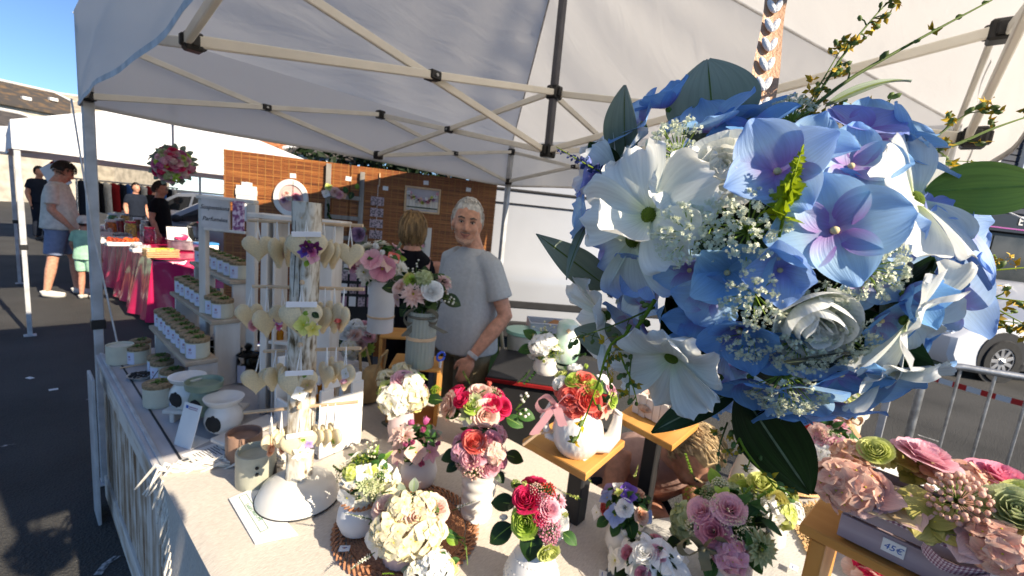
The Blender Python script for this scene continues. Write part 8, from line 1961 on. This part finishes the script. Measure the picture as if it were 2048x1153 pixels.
for i in range(14):
    w0 = rnd.uniform(.34, .46); MB().add(loft([((0, 0, 0), .02, .012), ((0, 0, -.06), .05, w0*.45), ((0, 0, -.2), .045, w0*.42), ((0, 0, -.75-rnd.uniform(0, .2)), .055, w0*.5)], (1, 0, 0), 12), 0, Tm((-1.25+.19*i, 0, 1.53))).build('garment', [DNV, M_('blue_garment', hx('#3560a0'), .9, .1, 20), BK_, WT, REDC][i % 5], RK)
t = thing('poster', 'tilted white poster with red corners hanging behind the man in white', 'poster', dp(112, 352, 6.6), 0); 
MB().add(box(.34, .012, .40, (0, 0, 0), .002), 0, RZ(-.9) @ RY(-.55)).build('sheet', WHITEC, t); MB().add(box(.07, .016, .03, (.06, -.0, .19), .002), 0, RZ(-.9) @ RY(-.55)).build('red_corner', REDC, t)

# ------------------------------------------------------------------ behind the stall: chair, boxes
CH = thing('folding_chair', 'green folding garden chair with pale frame behind the seller', 'chair', V((dp(985, 800, 2.8).x, dp(985, 800, 2.8).y, 0)), yaw_to_cam(dp(985, 800, 2.8))+1.0)
GRC = M_('green_canvas', hx('#4a6b3a'), .8, .08, 20, bump=.2, bsc=200); CRM = M_('cream_plastic', hx('#cfcabb'), .5, .05, 10)
for s in (-1, 1):
    MB().add(tube([(s*.22, .10, .02), (s*.22, .02, .45), (s*.22, .16, 1.02)], .013, 8)).build('back_frame', CRM, CH); MB().add(tube([(s*.24, -.30, .02), (s*.24, -.02, .45), (s*.24, .15, .62)], .013, 8)).build('leg', CRM, CH)
    MB().add(box(.05, .42, .03, (s*.26, -.06, .64), .012)).build('armrest', CRM, CH)
MB().add(grid(lambda u, v: ((u-.5)*.42, .035+.125*v+.02*math.sin(v*PI), .47+.54*v), 6, 8)).build('backrest', GRC, CH); MB().add(grid(lambda u, v: ((u-.5)*.44, -.32+.36*v, .45-.02*math.sin(v*PI)), 6, 6)).build('seat', GRC, CH)
def at_d(px, py, D, z=0): p = dp(px, py, D); p.z = z; return p
t = thing('storage_bin', 'clear plastic bin with a torn brown carton inside, by the van', 'storage box', dp(1098, 690, 2.9), yaw_to_cam(dp(1098, 690, 2.9))+.2)
CLR = M_('milky_plastic', hx('#cdd3dc'), .25, .03, 5, trl=.35)
for a, b_, c_ in (((.30, .006, .16), (0, -.11, .08), 0), ((.30, .006, .16), (0, .11, .08), 0), ((.006, .22, .16), (-.15, 0, .08), 0), ((.006, .22, .16), (.15, 0, .08), 0), ((.30, .22, .006), (0, 0, .004), 0)): MB().add(box(*a, b_, .002)).build('panel', CLR, t)
MB().add(box(.32, .012, .012, (0, -.115, .165), .003)).build('rim', CLR, t)
CARD = M_('brown_carton', hx('#a5713f'), .85, .1, 12)
ct = thing('carton', 'torn brown carton sticking out of the clear plastic bin', 'carton', dp(1118, 665, 2.88), .3); MB().add(box(.17, .14, .12, (0, 0, .0), .003)).build('carton_body', CARD, ct); MB().add(box(.16, .006, .09, (0, -.09, .085), .001), 0, RX(.6)).build('flap', CARD, ct); MB().add(box(.07, .006, .08, (.06, -.075, .0), .001)).build('white_label', WHITEC, ct)
t = thing('mint_box', 'round mint green lidded box left of the clear bin', 'box', dp(1045, 705, 2.8)); MB().add(lathe([(.10, 0), (.11, .12), (.11, .125)], 28)).build('box_body', CRM, t, ang=40); MB().add(lathe([(.115, .126), (.12, .13), (.118, .15), (0, .155)], 28)).build('lid', M_('mint_lid', hx('#9fd0b8'), .4, .05, 8), t, ang=40)
MINTC = M_('mint_ceramic', hx('#8fc4a0'), .25, .12, 9, col2=hx('#dfe8e0'), coat=.4)
t = thing('ceramic_bird', 'mint and white glazed ceramic bird beside the white blossom', 'ceramic', dp(1128, 722, 2.0)); MB().add(lathe([(.05, 0), (.062, .02), (.066, .07), (.06, .10), (.048, .13), (.052, .15), (.045, .18), (.02, .195), (0, .197)], 28)).build('bird_body', MINTC, t); MB().add(tube([(-.04, -.03, .155), (-.065, -.045, .15)], [.010, .002], 6)).build('beak', DOWEL, t)
sb = thing('stand_table', 'low dark table with a red rim under boxes behind the teapot', 'table', V((dp(1095, 760, 2.45).x, dp(1095, 760, 2.45).y, 0)), yaw_to_cam(dp(1095, 760, 2.45)))
zt_ = dp(1095, 735, 2.45).z
MB().add(box(.62, .5, .03, (0, 0, zt_-.016), .004)).build('tabletop', BLKM, sb); MB().add(box(.63, .012, .02, (0, -.255, zt_-.02), .003)).build('red_rim', REDC, sb); MB().add(box(.6, .48, zt_-.035, (0, 0, (zt_-.035)/2), .004)).build('black_cover', BLKM, sb)
sl_ = thing('pen_tool', 'blue and white plastic scissors handle sticking up beside the glass vase', 'scissors', dp(881, 722, 1.75)); MB().add(tube([(0, 0, -.05), (0, 0, .0)], .006, 6)).build('white_shank', WHITEP, sl_); MB().add(tube([(.02*math.cos(a*.6), 0, .018+.018*math.sin(a*.6)) for a in range(11)], .005, 6)).build('blue_loop', M_('blue_plastic', hx('#3a5fd0'), .35, .04, 8), sl_)

# ------------------------------------------------------------------ crowd barrier and tape
B0 = V((3.62, -.30, 0)); bdir = V((.13, -.38, 0)).normalized(); by = math.atan2(bdir.y, bdir.x)
BA = thing('crowd_barrier', 'galvanised steel crowd barrier at the right edge', 'barrier', B0, by)
zb = 1.06; Lb = 2.2; Rb = .16
fr = [(0, 0, .14), (0, 0, zb-Rb)]+[(Rb-Rb*math.cos(a*PI/12), 0, zb-Rb+Rb*math.sin(a*PI/12)) for a in range(1, 6)]+[(Rb, 0, zb), (Lb-Rb, 0, zb)]+[(Lb-Rb+Rb*math.sin(a*PI/12), 0, zb-Rb+Rb*math.cos(a*PI/12)) for a in range(1, 6)]+[(Lb, 0, zb-Rb), (Lb, 0, .14), (0, 0, .14)]
MB().add(tube(fr, .021, 12, False)).build('frame', STEEL, BA)
for i in range(1, 14): MB().add(tube([(Lb*i/14, 0, .14), (Lb*i/14, 0, zb-.012)], .0085, 8)).build('bar', STEEL, BA)
for x in (.25, Lb-.25): MB().add(box(.05, .5, .02, (x, 0, .012), .004)).build('foot', STEEL, BA); MB().add(tube([(x, 0, .02), (x, 0, .14)], .018, 8)).build('foot_post', STEEL, BA)
tp0, tp1 = dp(1690, 692, 4.9), dp(2120, 826, 3.9)
def tapemat():
    mt, T, P = _nodes('red_white_tape'); N = T.nodes; L = T.links
    a = N.new('ShaderNodeAttribute'); a.attribute_name = 'pt'; s_ = N.new('ShaderNodeSeparateXYZ'); L.new(a.outputs['Vector'], s_.inputs[0])
    m1 = N.new('ShaderNodeMath'); m1.operation = 'MULTIPLY'; m1.inputs[1].default_value = 8; m2 = N.new('ShaderNodeMath'); m2.operation = 'FRACT'; m3 = N.new('ShaderNodeMath'); m3.operation = 'GREATER_THAN'; m3.inputs[1].default_value = .5
    L.new(s_.outputs[0], m1.inputs[0]); L.new(m1.outputs[0], m2.inputs[0]); L.new(m2.outputs[0], m3.inputs[0]); r = ramp(N, [(0, hx('#d8d6d2')), (1, hx('#c8201c'))]); L.new(m3.outputs[0], r.inputs[0]); L.new(r.outputs[0], P.inputs['Base Color']); P.inputs['Roughness'].default_value = .4; return mt
o = MB().add(grid(lambda u, v: tp0.lerp(tp1, v)+V((0, 0, (u-.5)*.055-.05*math.sin(v*PI)))+V((.006*math.sin(v*14), 0, 0)), 2, 40)).build('barrier_tape', tapemat()); tag(o, 'red and white striped tape stretched behind the crowd barrier', 'tape')
gl = tag(MB().add(tube([dp(1995, 415, 3.2), dp(2100, 462, 3.0)], .006, 6)).build('guy_rope', CORD), 'pale guy rope slanting across the shop window at the right edge', 'rope')

# ------------------------------------------------------------------ litter and chalk on the asphalt
for px, py, lab in ((60, 757, 'small white paper scrap on the asphalt, farther one'), (107, 780, 'small white paper scrap on the asphalt, nearer one')):
    o = MB().add(box(.05, .03, .004, (0, 0, .003), .001)).build('paper_scrap', WHITEC); o.location = at(px, py, 0); o.rotation_euler = (0, 0, rnd.uniform(0, 3)); tag(o, lab, 'litter')
CHK = M_('chalk', (.42, .42, .42), .95, .4, 60)
for pts, lab in (([(195, 1150), (212, 1128), (235, 1112)], 'curved white chalk mark beside the counter foot'), ([(2, 894), (14, 890), (28, 889)], 'short white chalk dash at the left edge'), ([(175, 800), (190, 795), (205, 795)], 'faint white scrape near the tent leg'), ([(1835, 870), (1860, 878), (1885, 886)], 'white paint dash on the road behind the barrier')):
    P_ = [at(x, y, .004) for x, y in pts]; mb = MB(); vv = []
    for p in P_: vv += [p+V((-.012, .008, 0)), p+V((.012, -.008, 0))]
    mb.add((vv, [(0, 1, 3, 2), (2, 3, 5, 4)])); tag(mb.build('chalk_mark', CHK, smooth=False), lab, 'road mark')
